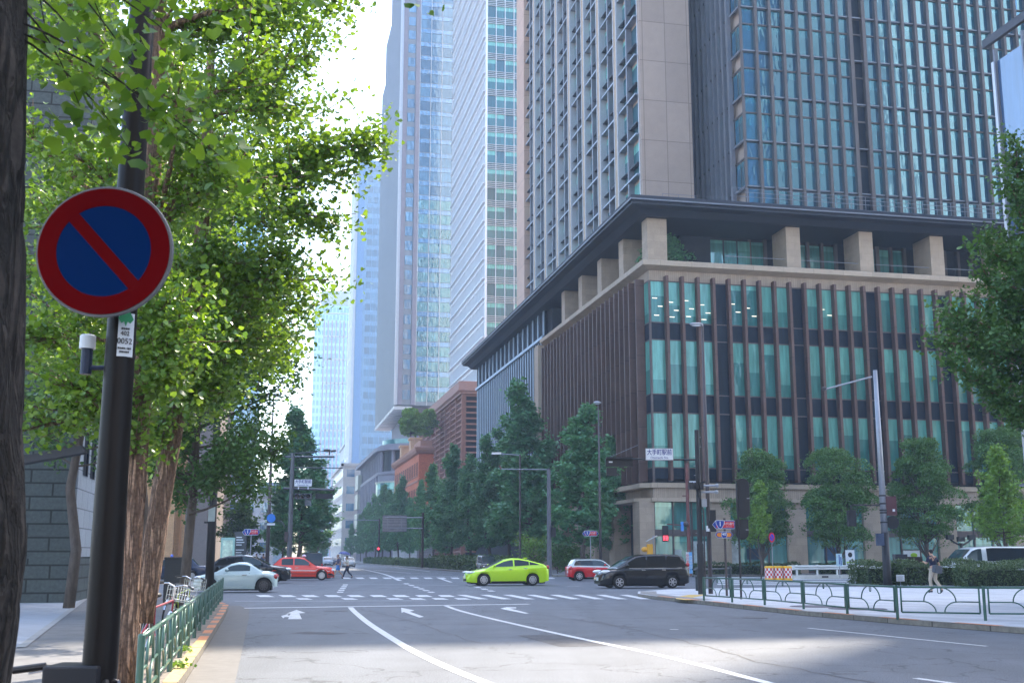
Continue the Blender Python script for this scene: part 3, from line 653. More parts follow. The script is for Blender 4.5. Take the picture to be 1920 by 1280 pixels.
for k_, m_ in (('brick_wall', M_or), ('stone_base', mat('granite_base', (.42, .40, .40), .8, brick=(1.2, .6, .02, .6))), ('window_surround', M_ortrim), ('string_course', M_ortrim), ('roof_cornice', M_ortrim), ('parapet', M_ortrim)): B.part(k_, m_)
B.windows(mat('dark_pane', (.05, .035, .035), .85, spec=.08))
# ---------- 7. curved grey podium and its tower ----------
M_grey = mat('mauve_grey_stone', (.24, .22, .26), .8, var=.08, vs_=.6)
B = Building('curved_podium', 'grey stone low block with a rounded upper corner and roof garden beyond the orange building', 'building', -2.5, 205.)
H = 30.5; Lp = 78
poly = [(12-12*math.cos(R(t)), 12-12*math.sin(R(t))) for t in range(0, 91, 10)]
def inset_poly(d): return [(12-(12-d)*math.cos(R(t)), 12-(12-d)*math.sin(R(t))) for t in range(0, 91, 10)]
base = inset_poly(.0); B['wall'].prism([(30, 0)]+[(30, Lp), (0, Lp)]+[(p[0], p[1]) for p in base][0:], 0, H-7)
B['upper_wall'].prism([(30, 1.5), (30, Lp), (1.5, Lp)]+inset_poly(1.5), H-7, H-1.5)
B['roof_slab'].prism([(30, -1), (30, Lp+1), (-1, Lp+1)]+inset_poly(-1.), H-1.5, H-.5)
B['roof_slab'].prism([(30, 0), (30, Lp), (0, Lp)]+inset_poly(0.2), H-.5, H+.2)
B['floor_slab'].prism([(30, -.4), (30, Lp), (-.4, Lp)]+inset_poly(-.4), H-7.8, H-7)
l = B.left()
for k in range(13):
    a0 = 13+k*5.; mb = MB(); l.box(mb, a0, a0+1.1, H-7, H-1.5, -1.5, -.2); mb.build('pier', M_grey, B.root)
    mb = MB(); l.box(mb, a0, a0+1.6, 0, H-7.8, 0, .5); mb.build('pier', M_grey, B.root)
    for z in (6, 11, 16): l.box(B['dark_bay'], a0+1.8, a0+4.8, z, z+3.9, -.2, .05)
for t in (15, 40, 65, 85): 
    p = inset_poly(.6)[min(9, t//10)]; MB().lathe([(.55, H-7), (.55, H-1.5)], 12, (p[0], p[1], 0)).build('column', M_grey, B.root)
for z0, z1 in ((9, 13.6), (15.5, 20.5)):               # glazed bay on the rounded corner
    P0 = inset_poly(-.5)
    for i in range(9): MB().quad((P0[i][0], P0[i][1], z0), (P0[i+1][0], P0[i+1][1], z0), (P0[i+1][0], P0[i+1][1], z1), (P0[i][0], P0[i][1], z1), uv=((0, 0), (1, 0), (1, 1), (0, 1)), r=random.random()).build('window', M_teal, B.root)
    B[('bay_frame', z0)].prism([(30, -.8)]+[(12, 12)]+inset_poly(-.8), z0-.5, z0-.05); B[('bay_frame', z1)].prism([(30, -.8), (12, 12)]+inset_poly(-.8), z1, z1+.4)
for k in range(4): l.box(B[('bay_frame', 'w', k)], 66, 77, 4+k*6., 8.6+k*6., 0, 1.2)
rail = B['glass_rail']; P0 = inset_poly(1.0)
for i in range(9): rail.quad((P0[i][0], P0[i][1], H+.2), (P0[i+1][0], P0[i+1][1], H+.2), (P0[i+1][0], P0[i+1][1], H+1.5), (P0[i][0], P0[i][1], H+1.5))
for k_, m_ in (('wall', M_grey), ('upper_wall', M_navy), ('roof_slab', M_grey), ('floor_slab', M_grey), ('dark_bay', M_navy), ('bay_frame', mat('bay_metal', (.42, .42, .36), .5, .3)), ('glass_rail', M_teal)): B.part(k_, m_)
B = Building('blue_ribbed_tower', 'very tall bluish tower with ribbed flank and glass end wall, mid picture', 'building', 1.4, 209.)
M_haz = mat('hazed_rib', (.24, .26, .29), .5, .3, var=.08, vs_=.3); z0 = 41.; TW = 15.2  # ribs tinted blue-grey, distance haze put into their colour
B['core_wall'].prism([(0, 0), (TW+20, 0), (TW+20, 30), (0, 30)], z0, 215); B['rear_wall'].box(0, 30, 30, 46, z0, 163); B['rear_wall'].box(0, 30, 46, 56, z0, 150)
B['lower_core'].box(4, 34, 5, 50, 20, z0)
l = B.left(); f = B.front()
for k in range(28):
    top = 215 if k*2 < 30 else (163 if k*2 < 46 else 150); l.box(B[('rib', k)], k*2., k*2.+.7, z0, top, 0, .8)
l.box(B['light_edge'], -.1, .25, z0, 215, -.1, .9)
for k in range(14): l.box(B['soffit_fin'], k*4+.3, k*4+1.8, z0-1.2, z0-.3, -4, .9)
z = z0+1
while z < 195:
    f.pane(1.3, 3.3, z+.4, z+3., .1, key='blue')
    for k in range(7): f.pane(4.8+k*3.1, 7.7+k*3.1, z, z+2.6, .05, key='glass' if z < 96 else 'blue')
    f.box(B['floor_line'], 4.7, TW+20, z+2.7, z+3.9, 0, .12)
    z += 4.1
for u in (0., 3.5): f.box(B['stone_strip'], u, u+1.1, z0, 215, 0, .5)
for k in range(8): f.box(B['light_edge'], 4.65+k*3.1, 4.8+k*3.1, z0, 215, 0, .3)
for k_, m_ in (('core_wall', M_haz), ('rear_wall', M_haz), ('lower_core', M_grey), ('rib', M_haz), ('light_edge', M_lmetal), ('soffit_fin', M_lmetal), ('floor_line', glassmat('blue_spandrel', '#4a7fae', '#3a6fa0', refl=.3)), ('stone_strip', M_grey)): B.part(k_, m_)
B.windows(M_greeng, mats={'blue': M_blueg, 'glass': M_greeng})
# ---------- 8. pale blue tower further along ----------
B = Building('pale_blue_tower', 'slim pale blue glass tower with a bright white left edge behind the ribbed tower', 'building', loc=(-59.5, 420))
z = 20; H = 152
B['core_wall'].box(0, 30, 0, 30, 0, H); f = B.front(); l = B.left()
l.box(B['white_edge'], 0, 20, 0, H, 0, .5); f.box(B['white_edge'], -.5, .5, 0, H, 0, .5); f.box(B['blue_strip'], .7, 3.2, 0, H, 0, .3)
while z < H-3:
    for k in range(6): f.pane(4.2+k*2.1, 6.1+k*2.1, z+1.3, z+3.8, .05)
    l.box(B['joint'], 0, 20, z, z+.5, .5, .62) if int(z) % 12 < 4 else None
    z += 4.2
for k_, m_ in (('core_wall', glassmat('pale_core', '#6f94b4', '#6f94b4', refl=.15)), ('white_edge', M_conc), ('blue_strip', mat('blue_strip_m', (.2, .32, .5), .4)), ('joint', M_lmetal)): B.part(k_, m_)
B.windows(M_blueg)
# ---------- 9. pinkish gridded tower, far ----------
B = Building('gridded_far_tower', 'distant pinkish white gridded tower seen left of the pale blue tower', 'building', loc=(-106, 600), rz=6.)
H = 134; z = 16.
B['core_wall'].box(0, 40, 0, 30, 0, H); f = B.front()
j = 0
while z < H-3:
    for k in range(14):
        f.pane(k*1.9+.3, k*1.9+1.6, z+1.0, z+3.7, .05)
    if j % 3 == 0: f.box(B['white_band'], 5, 28, z, z+.7, 0, .5)
    z += 4.2; j += 1
for k in range(11): f.box(B['pink_rib'], 5+k*2.1, 5.6+k*2.1, 0, H-8, 0, .5)
B['crown'].box(3, 34, 3, 25, H, H+9)
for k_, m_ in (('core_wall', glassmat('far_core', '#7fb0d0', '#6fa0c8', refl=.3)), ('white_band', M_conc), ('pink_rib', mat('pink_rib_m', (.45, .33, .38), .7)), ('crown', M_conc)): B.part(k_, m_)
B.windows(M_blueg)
# ---------- 10. white post-office block and cream block ----------
def simple_block(name, label, loc, wd, dp, H, m, base_m=None, fl=3.9, bayw=3.4, ww=1.7, wh=1.9, rz=GRID, z0=5., wm=None, cat='building', corn=True, most=60):
    B = Building(name, label, cat, loc=loc, rz=rz); B['wall'].box(0, wd, 0, dp, 0, H)
    for fc, L in ((B.front(), wd), (B.left(), dp), (B.right(wd), dp)):
        z = z0
        while z+wh < H-1:
            k = 0
            while (k+1)*bayw < L: fc.pane(k*bayw+(bayw-ww)/2, k*bayw+(bayw+ww)/2, z, z+wh, .03); fc.box(B['window_sill'], k*bayw+(bayw-ww)/2-.1, k*bayw+(bayw+ww)/2+.1, z-.25, z-.02, 0, .15); k += 1
            fc.box(B['string_course'], 0, L, z-1., z-.7, 0, .18); z += fl
    if corn: B['cornice'].box(-.6, wd+.6, -.6, dp+.6, H, H+.9)
    for k_ in ('wall', 'window_sill', 'string_course', 'cornice'): B.part(k_, m)
    B.windows(wm or M_blueg, most=most); return B
M_cream = mat('cream_stone', (.55, .49, .46), .8, var=.06, vs_=.3)
simple_block('white_office', 'white stepped office block with square windows behind the far end of the avenue', (-72.5, 500), 30, 45, 50, M_conc, fl=5.2, bayw=4.6, ww=3.0, wh=2.8)
simple_block('cream_office', 'cream stone office block with paired windows where the avenue bends', (-56, 380), 22, 60, 31, M_cream, fl=5.6, bayw=5., ww=2.6, wh=2.5)
# ---------- left side across the junction ----------
M_tan = mat('tan_tile', (.58, .33, .16), .8, var=.1, vs_=1., brick=(.3, .12, .012, .75))
M_brown = mat('brown_grey_stone', (.20, .165, .15), .8, var=.08)
B = Building('tan_building', 'tan tiled building with tall dark door opening behind the left street trees', 'building', loc=(-25.6, 97))
H = 38.
B['wall'].box(-60, 0, 0, 60, 0, H); f = B.front()
for k in range(9):
    u = -2.6-k*5.4; mb = MB(); f.box(mb, u-1.5, u, 0, H, 0, .9); mb.build('pilaster', M_tan, B.root)
    for j in range(7):
        if j > 1 or k % 2: f.pane(u-4.0, u-2.9, 5.9+j*4.6, 8.6+j*4.6, .05)
        if j % 2 == 0: f.box(B[('brown_band', j)], u-5.4, u-1.5, 4.4+j*4.6, 4.9+j*4.6, 0, .35)
    f.box(B[('dark_opening', k)], u-4.5, u-2.4, 0, 4.1, -.1, .1)
B['corner_wall'].box(-1.8, .02, -.02, 60, 0, H+.6); B['copper_pipe'].box(-2.2, -2.05, -.25, -.1, 0, H)
for k_, m_ in (('wall', M_tan), ('brown_band', mat('terracotta_band', (.32, .19, .13), .8)), ('dark_opening', mat('dark_pane', 1)), ('corner_wall', M_brown), ('copper_pipe', mat('copper_pipe', (.4, .2, .1), .4, .5))): B.part(k_, m_)
B.windows(mat('dark_pane', 1))
B = Building('blue_left_tower', 'tall pale blue glass tower behind the street lamp on the left', 'building', loc=(-84, 300))
B['core_wall'].box(-30, 16.5, 0, 40, 0, 100); f = B.front(-30)
z = 4
while z < 98:
    for k in range(16): f.pane(k*2.9+.1, k*2.9+2.8, z+.9, z+3.9, .05)
    z += 4.1
B['lower_block'].box(17, 25, 3, 30, 0, 21)
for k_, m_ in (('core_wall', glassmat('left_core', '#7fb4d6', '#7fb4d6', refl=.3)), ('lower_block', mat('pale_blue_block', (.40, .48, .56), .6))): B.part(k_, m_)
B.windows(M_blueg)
simple_block('pale_block', 'small white stone block with cross windows beneath the blue tower on the left', (-53.5, 215), 9, 12, 12.6, M_conc, fl=3.7, bayw=2.9, ww=1.7, wh=1.9, z0=2.2)
# grey granite building, our side left
M_gran = mat('grey_granite', (.07, .085, .082), .75, var=.25, vs_=9, brick=(1.35, .43, .03, .22), bump=.2, bs=60)
M_gran2 = mat('grey_granite_lit_side', (.34, .37, .40), .75, var=.1, vs_=8, brick=(1.25, .62, .02, .4))  # paler granite copy: light on the right face put into its colour
p = gr(126, 1129, KERB_H); q = gr(156, 1118, KERB_H)
ang = math.degrees(math.atan2(q.y-p.y, q.x-p.x))-90
B = Building('granite_building', 'grey granite block building with deep joints at the left edge', 'building', loc=(p.x, p.y), rz=GRID)
H = 13.6
LB = 4.4
B['wall'].box(-14, 0, 0, LB, 1.5, H); B['plinth'].box(-14.1, .1, -.1, LB+.1, 0, 1.5)
B['upper_wall'].box(-14.2, -.35, .35, LB, H+.5, 30); B['string_course'].box(-14.3, .3, -.3, LB+.2, H, H+.5)
MB().box(.0, .06, .06, LB, 1.55, H-.02).build('lit_side_face', M_gran2, B.root)
r_ = B.right(.06)
for u in (.9, 2.5):
    for z in (4.2, 6.1, 8.2, 10.2): r_.pane(u, u+1.1, z, z+1.5, .02)
    r_.box(B['window_bar'], u+.5, u+.6, 4.2, 11.7, .02, .08)
for k_, m_ in (('wall', M_gran), ('plinth', M_gran), ('upper_wall', M_gran), ('string_course', M_gran), ('window_bar', M_navy)): B.part(k_, m_)
B.windows(M_navy)
o = MB().box(-.2, 1.4, 0, .5, 0, .12).box(-.1, 1.5, -.2, .3, -.1, 0); bk = o.build('wall_bracket', mat('black_iron', (.025, .025, .03), .6), None); pt = at(48, 862, 29.5); bk.location = pt; bk.rotation_euler = (0, R(-12), R(GRID)); tag(bk, 'black iron bracket fixed high on the granite wall beside the dark trunk', 'bracket')
# glass building on the right edge
M_edge = glassmat('edge_glass', '#3f5f86', '#2c4a70', refl=.2, tint=(.8, .92, 1), wave=.02)
rc = at(1850, 90, 38)
B = Building('edge_glass_building', 'glass fronted building with sky reflection coloured into its corner panes at the right edge', 'building', loc=(rc.x, rc.y))
Hh = at(1845, 75, 38).z
B['core_wall'].box(.6, 25, -40, -.3, 0, Hh-1); l = B.left(0, -40)
z = .2; j = 0
while z < Hh-1:
    for k in range(26): l.pane(k*1.52+.04, k*1.52+1.5, z, min(z+3.6, Hh-.35), 0, key='window' if k in (25, 24, 21) else 'warm')  # blue end panes: reflected sky put into the glass colour
    l.box(B['glass_joint'], 0, 40, z-.06, z, -.05, .12); z += 3.7
l.box(B['roof_edge'], -1, 40.1, Hh-.3, Hh, -.05, .1)
l.box(B['corner_highlight'], 39.55, 39.75, .5, Hh-1.0, .0, .06)  # light strip stands for the highlight line down the glass
for k in range(27): l.box(B['glass_joint'], k*1.52-.04, k*1.52+.04, 0, Hh-.6, -.05, .1)
for k_, m_ in (('core_wall', mat('lobby_stone', (.42, .37, .28), .8, brick=(2, 1, .03, .5))), ('glass_joint', M_gmetal), ('roof_edge', mat('dark_roof_edge', (.07, .075, .09), .6)), ('corner_highlight', M_lmetal)): B.part(k_, m_)
B.windows(M_edge, mats={'warm': glassmat('lobby_glass', '#8d8068', '#2f3a42', refl=.12, wave=.03, blind=(.6, .3, '#6f6a58'))})
# unseen towers added round the junction for the facade glass to reflect
simple_block('granite_high_rise', 'tall stone block standing behind the viewer across the avenue', (-28, -75), 34, 30, 72, M_conc, fl=4.2, bayw=3.2, ww=2.1, wh=2.4, most=0)
simple_block('beige_high_rise', 'beige high rise block behind the viewer on the right', (24, -95), 40, 30, 95, M_cream, fl=4.0, bayw=2.8, ww=1.8, wh=2.3, most=0)

g_ = grid(83, -118); simple_block('bright_high_rise', 'pale sunlit high rise to the right of the viewer, mirrored in the glass tower', g_, 33, 30, 140, mat('white_cladding', (.42, .43, .42), .6, var=.1, vs_=.1), fl=4.2, bayw=3.4, ww=2.2, wh=2.2, most=0, corn=False)
g_ = grid(58, -120); simple_block('dark_high_rise', 'dark high rise to the right of the viewer, mirrored in the glass tower', g_, 25.5, 34, 120, mat('dark_cladding', (.10, .13, .15), .5), fl=4.2, bayw=3.4, ww=2.2, wh=2.2, most=0, corn=False)
g_ = grid(118, -112); simple_block('slate_high_rise', 'slate coloured high rise far to the right of the viewer, mirrored in the glass tower', g_, 50, 30, 96, mat('slate_cladding', (.07, .10, .13), .5), fl=4.2, bayw=3.4, ww=2.2, wh=2.2, most=0, corn=False)
# ================= vegetation =================
def leafmesh(P, size, fan=False, up=.5, rng=RNG, sv=.35, fold=.25):
    """P: (n,3) leaf positions -> one mesh of small leaves, each with its own tone in 'rnd'"""
    P = np.asarray(P, dtype=np.float64); n = len(P)
    N = rng.normal(size=(n, 3)); N[:, 2] = np.abs(N[:, 2])*(1-up)+up*1.6; N /= np.linalg.norm(N, axis=1)[:, None]
    T = rng.normal(size=(n, 3)); T -= (T*N).sum(1)[:, None]*N; T /= np.linalg.norm(T, axis=1)[:, None]; S = np.cross(N, T)
    s = size*(1+rng.uniform(-sv, sv, n))[:, None]
    if fan:                                           # notched fan of two folded lobes
        loc = [(0, 0, 0), (-.38, .28, .10), (-.62, .66, .2), (-.34, 1.0, .10), (0, .80, 0), (.34, 1.0, .10), (.62, .66, .2), (.38, .28, .10)]; cv = rng.uniform(.3, 1.9, n)[:, None]; sx = rng.uniform(.75, 1.15, n)[:, None]; V = np.stack([P+s*(a*sx*S+b*T+c*cv*fold*4*N) for a, b, c in loc], 1).reshape(-1, 3)
        k = np.arange(n)[:, None]*8; F = np.concatenate([k+np.array([[0, 4, 3, 2, 1]]), k+np.array([[0, 7, 6, 5, 4]])], 1).reshape(-1, 5); rep = 2
    else:
        loc = [(0, 0, 0), (-.5, .5, .1), (0, 1, 0), (.5, .5, .1)]; V = np.stack([P+s*(a*S+(b-.5)*T+c*N) for a, b, c in loc], 1).reshape(-1, 3)
        F = np.arange(n*4).reshape(-1, 4); rep = 1
    me = bpy.data.meshes.new('crown'); me.vertices.add(len(V)); me.vertices.foreach_set('co', V.ravel()); me.loops.add(F.size); me.loops.foreach_set('vertex_index', F.ravel().astype(np.int32))
    me.polygons.add(len(F)); me.polygons.foreach_set('loop_start', np.arange(0, F.size, F.shape[1], dtype=np.int32)); me.update(calc_edges=True)
    a = me.attributes.new('rnd', 'FLOAT', 'FACE'); r = np.clip(rng.normal(.45, .28, n), 0, 1); a.data.foreach_set('value', np.repeat(r, rep).astype(np.float32)); return me
def obj_of(name, me, m, parent):
    me = me; me.materials.clear(); me.materials.append(m); o = bpy.data.objects.new(name, me); COL.objects.link(o); o.parent = parent; return o
M_bark = mat('ginkgo_bark', (.20, .125, .085), .95, var=.6, vs_=11, bump=5, bs=11, stretch=(2.2, 2.2, .32))
M_barkd = mat('dark_bark', (.035, .028, .024), .95, var=.4, vs_=8, bump=2., bs=10, stretch=(1.5, 1.5, .3))
M_barkf = mat('street_bark', (.10, .078, .065), .95, var=.35, vs_=6, stretch=(1.5, 1.5, .4))
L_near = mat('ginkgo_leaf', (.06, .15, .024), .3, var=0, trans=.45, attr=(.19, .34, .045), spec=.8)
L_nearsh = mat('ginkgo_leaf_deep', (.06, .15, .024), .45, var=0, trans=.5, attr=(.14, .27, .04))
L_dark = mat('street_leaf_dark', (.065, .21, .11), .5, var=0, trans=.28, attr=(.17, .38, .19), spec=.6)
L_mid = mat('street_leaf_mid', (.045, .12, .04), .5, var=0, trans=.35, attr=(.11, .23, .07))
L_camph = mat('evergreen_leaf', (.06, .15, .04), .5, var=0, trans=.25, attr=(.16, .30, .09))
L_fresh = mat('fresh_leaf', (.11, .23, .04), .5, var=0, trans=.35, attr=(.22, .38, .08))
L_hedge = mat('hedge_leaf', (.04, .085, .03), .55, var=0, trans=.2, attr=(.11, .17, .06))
def barkmat(name, plate, fiss, sc=(5.5, 5.5, 1.1)):
    m = bpy.data.materials.new(name); m.use_nodes = True; N = m.node_tree.nodes; L = m.node_tree.links; p = N['Principled BSDF']; p.inputs['Roughness'].default_value = .95
    tc = N.new('ShaderNodeTexCoord'); mp = N.new('ShaderNodeMapping'); mp.inputs['Scale'].default_value = sc; L.new(tc.outputs['Object'], mp.inputs[0])
    n = N.new('ShaderNodeTexNoise'); n.inputs['Scale'].default_value = 1.6; n.inputs['Detail'].default_value = 5; n.inputs['Distortion'].default_value = .6; L.new(mp.outputs[0], n.inputs[0])
    s1 = N.new('ShaderNodeMath'); s1.operation = 'SUBTRACT'; s1.inputs[1].default_value = .5; L.new(n.outputs[0], s1.inputs[0]); s2 = N.new('ShaderNodeMath'); s2.operation = 'ABSOLUTE'; L.new(s1.outputs[0], s2.inputs[0])
    v = N.new('ShaderNodeTexVoronoi'); v.feature = 'DISTANCE_TO_EDGE'; v.inputs['Scale'].default_value = 2.4; vm = N.new('ShaderNodeVectorMath'); vm.operation = 'MULTIPLY_ADD'; vm.inputs[1].default_value = (.9, .9, .9); L.new(n.outputs['Color'], vm.inputs[0]); L.new(mp.outputs[0], vm.inputs[2]); L.new(vm.outputs[0], v.inputs[0])
    mr = N.new('ShaderNodeMapRange'); mr.inputs[1].default_value = 0; mr.inputs[2].default_value = .06; L.new(s2.outputs[0], mr.inputs[0]); mv = N.new('ShaderNodeMapRange'); mv.inputs[1].default_value = 0; mv.inputs[2].default_value = .17; L.new(v.outputs[0], mv.inputs[0])
    mn = N.new('ShaderNodeMath'); mn.operation = 'MULTIPLY'; L.new(mr.outputs[0], mn.inputs[0]); L.new(mv.outputs[0], mn.inputs[1])
    n2 = N.new('ShaderNodeTexNoise'); n2.inputs['Scale'].default_value = 30; n2.inputs['Detail'].default_value = 4; L.new(tc.outputs['Object'], n2.inputs[0])
    mx = N.new('ShaderNodeMix'); mx.data_type = 'RGBA'; mx.inputs['A'].default_value = fiss+(1,); mx.inputs['B'].default_value = plate+(1,); L.new(mn.outputs[0], mx.inputs['Factor'])
    mu = N.new('ShaderNodeMix'); mu.data_type = 'RGBA'; mu.blend_type = 'OVERLAY'; mu.inputs['Factor'].default_value = .8; L.new(mx.outputs['Result'], mu.inputs['A']); L.new(n2.outputs[0], mu.inputs['B']); L.new(mu.outputs['Result'], p.inputs['Base Color'])
    bp = N.new('ShaderNodeBump'); bp.inputs['Strength'].default_value = 1; bp.inputs['Distance'].default_value = .035; L.new(mn.outputs[0], bp.inputs['Height']); L.new(bp.outputs[0], p.inputs['Normal']); return m
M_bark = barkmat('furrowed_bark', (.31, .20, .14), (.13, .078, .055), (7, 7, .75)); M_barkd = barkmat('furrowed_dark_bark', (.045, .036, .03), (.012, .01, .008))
def bez(p, q, sag, n=6):
    p, q = Vector(p), Vector(q); m = (p+q)/2+Vector(sag); return [(p*(1-t)**2+m*2*t*(1-t)+q*t*t) for t in [i/n for i in range(n+1)]]
def twigs(path, rng, n, ln, start=.2, spread=.9):
    out = []
    for _ in range(n):
        t = start+(1-start)*rng.random(); i = min(int(t*(len(path)-1)), len(path)-2); fr = t*(len(path)-1)-i
        p = path[i].lerp(path[i+1], fr); d = (path[i+1]-path[i]).normalized()+Vector(rng.normal(size=3))*spread*.6+Vector((0, 0, .25)); d.normalize(); out.append((p, p+d*ln*(.5+rng.random()*.8)))
    return out
def leaf_points(tw, per, spread, rng, droop=.0):
    A = np.array([t[0] for t in tw]); Bv = np.array([t[1] for t in tw]); k = np.repeat(np.arange(len(tw)), per)
    t = rng.random(len(k))**.8; P = A[k]+(Bv[k]-A[k])*t[:, None]+rng.normal(size=(len(k), 3))*spread; P[:, 2] -= droop*t; return P
def near_ginkgo(name, label, trunk, rad, targets, seed, per=16, size=.062, lm=None, ntw=25, twl=.6, group=None):
    rng = np.random.default_rng(seed); base = Vector(trunk[0]); T = thing(name, label, 'tree', base, 0, group)
    path = [Vector(p)-base for p in trunk]
    # trunk: swelling, buttressed tube with uneven skin
    mb = MB(); mb.tube(path, rad, 22); me_o = mb.build('trunk', M_bark, T, smooth=True)
    for v in me_o.data.vertices:
        h = v.co.z; a = math.atan2(v.co.y-path[0].y, v.co.x-path[0].x); k = .012*math.sin(a*5+h*1.3)+.008*math.sin(a*9-h*2.1+1); ax = min(path, key=lambda p: abs(p.z-h)); v.co += Vector((v.co.x-ax.x, v.co.y-ax.y, 0)).normalized()*k
    tw = []; lim = MB()
    for q, z0 in targets:
        q = Vector(q)-base; j = min(range(len(path)), key=lambda i: abs(path[i].z-z0)); p = path[j]; L = (q-p).length
        bp = bez(p, q, (rng.normal()*.12*L, rng.normal()*.12*L, .10*L), 7); r0 = min(.075, .018+.014*L); lim.tube(bp, [r0*(1-.8*i/7) for i in range(8)], 6)
        ss = twigs(bp, rng, int(ntw*max(.6, L/2.6)), twl, .28)
        for a, b_ in ss[:12]: lim.tube([a, b_], [.009, .004], 4)
        tw += ss
    limb = lim.build('limb', M_bark, T, smooth=True)
    obj_of('crown', leafmesh(leaf_points(tw, per, .125, rng, .08), size, True, .35, rng), lm or L_near, T); return T
def V3(x, y, Y): return at(x, y, Y)
# tree standing right behind the sign pole (straight trunk) and its leaning neighbour
b0 = gr(236, 1290, .12); Yb = 12.6
tb = [(-.338*Yb*1.0, Yb, .1)]
def tx(px, py, Y): p = at(px, py, Y); return (p.x, p.y, p.z)
trB = [tx(236, 1300, Yb), tx(240, 1180, Yb), tx(244, 1050, Yb), tx(256, 900, Yb), tx(262, 780, Yb), tx(266, 650, Yb), tx(280, 450, Yb), tx(292, 250, Yb), tx(300, 60, Yb), tx(305, -200, Yb), tx(310, -500, Yb)]
rd = [.135, .112, .108, .104, .11, .10, .09, .08, .065, .05, .03]
rng = np.random.default_rng(11)
tg = []
for (x, y, Y, z) in ((500, 30, 13.4, 7), (580, 120, 13.6, 6.6), (540, 200, 13.2, 6.), (470, 120, 12.2, 6.5), (420, 260, 12, 5.5), (110, 100, 12.6, 6.5), (60, 260, 12.8, 5.6), (90, 420, 13, 4.8), (150, 560, 12.4, 4.), (70, 640, 12.8, 3.6), (400, 350, 12.3, 5), (500, 60, 14, 7.5), (350, -60, 12, 7.5),
                     (200, -80, 13, 7), (60, -60, 13.5, 6.5), (630, 0, 14, 7.5), (330, 180, 11.6, 5.4), (100, 720, 12.2, 3.3), (60, 800, 12.4, 3.0), (180, 700, 13.2, 3.4), (150, 300, 11.6, 5.), (380, 60, 13, 7.), (520, 330, 13.6, 5.4), (340, 640, 11.9, 3.3), (300, 700, 12.2, 3.0), (215, 780, 12.2, 2.6), (330, 560, 12, 3.9), (290, 610, 11.9, 3.4)):
    tg.append((tx(x, y, Y), z))
near_ginkgo('ginkgo_tree', 'big ginkgo with straight rough trunk directly right of the sign pole, bright leaves', trB, rd, tg, 3, per=38, size=.063, group='street trees on the near left')
Yc = 15.4
trC = [tx(262, 1165, Yc), tx(278, 1080, Yc), tx(291, 1000, Yc), tx(312, 880, Yc), tx(330, 780, Yc), tx(350, 660, Yc), tx(368, 560, Yc), tx(380, 400, Yc), tx(392, 200, Yc), tx(400, 0, Yc), tx(402, -250, Yc)]
tg = []
for (x, y, Y, z) in ((722, 268, 15.4, 6.2), (685, 265, 15.4, 6.2), (640, 325, 15.6, 5.8), (600, 410, 15.2, 5.2), (618, 525, 15.6, 4.6), (550, 585, 15.8, 4.1), (490, 640, 15.9, 3.8), (480, 560, 14.6, 4.2), (510, 480, 15, 4.6), (570, 330, 14.8, 5.6), (510, 240, 16.6, 6), (550, 140, 16, 7), (500, 420, 14.2, 5), (430, 500, 14.4, 4.4), (460, 640, 15, 3.6), (330, 520, 15, 4.4),
                     (250, 480, 16, 4.6), (590, 220, 15.2, 6.4), (600, 60, 16, 8), (480, -60, 15.6, 8.5), (300, 100, 16, 7), (420, 300, 16.6, 6), (200, 300, 16.5, 6), (510, 20, 16, 8), (520, 680, 16.4, 3.2), (400, 740, 15, 2.9), (120, 600, 16, 4), (80, 500, 16, 4.8), (60, 380, 16.5, 5.4), (60, 120, 17, 6.5), (140, 0, 16.5, 8), (560, 400, 16.4, 5.4), (540, 520, 14.8, 4.6), (420, 690, 14.8, 3.2), (360, 700, 14.9, 3.), (300, 800, 15.2, 2.6), (440, 600, 14.6, 3.9), (390, 480, 14.6, 4.4)):
    tg.append((tx(x, y, Y), z))
near_ginkgo('ginkgo_tree', 'leaning ginkgo with forked trunk second behind the sign pole, branch tips reaching over the avenue', trC, [.16, .145, .138, .13, .122, .115, .10, .085, .07, .05, .03], tg, 5, per=40, size=.066, group='street trees on the near left')
# dark trunk close to the camera with a few big leaves above
Ya = 4.1; TA = thing('ginkgo_tree', 'dark shaded tree trunk cut by the left edge of the picture, closest of all', 'tree', (-2.03, Ya, 0), 0, 'street trees on the near left')
pa = [Vector((0, 0, z)) for z in (0, .5, 1., 1.6, 2.2, 2.8, 3.4, 4.2, 5.2)]; pa = [p+Vector((float(np.interp(p.z, [0, 1.15, 1.57, 2.32, 3.63, 5.2], [.10, .095, .10, .03, -.05, -.13]))+.012*math.sin(p.z*4.1), 0, 0)) for p in pa]
ra_ = [.23, .19, .185, .195, .185, .19, .18, .17, .15]; zf = np.linspace(0, 5.2, 110); rb_ = np.interp(zf, [p.z for p in pa], ra_); pa = [Vector((float(np.interp(z, [p.z for p in pa], [p.x for p in pa])), 0, float(z))) for z in zf]
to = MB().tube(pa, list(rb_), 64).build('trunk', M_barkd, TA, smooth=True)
for v in to.data.vertices: a = math.atan2(v.co.y, v.co.x); v.co += Vector((v.co.x, v.co.y, 0)).normalized()*(.007*math.sin(a*7+v.co.z*2)+.006*math.sin(a*3+v.co.z*5)+.009*abs(math.sin(a*11+2.2*math.sin(v.co.z*3.1)+v.co.z))-.012*max(0, math.sin(v.co.z*9+a*5))**6)
rng = np.random.default_rng(21); tw = []; lim = MB()
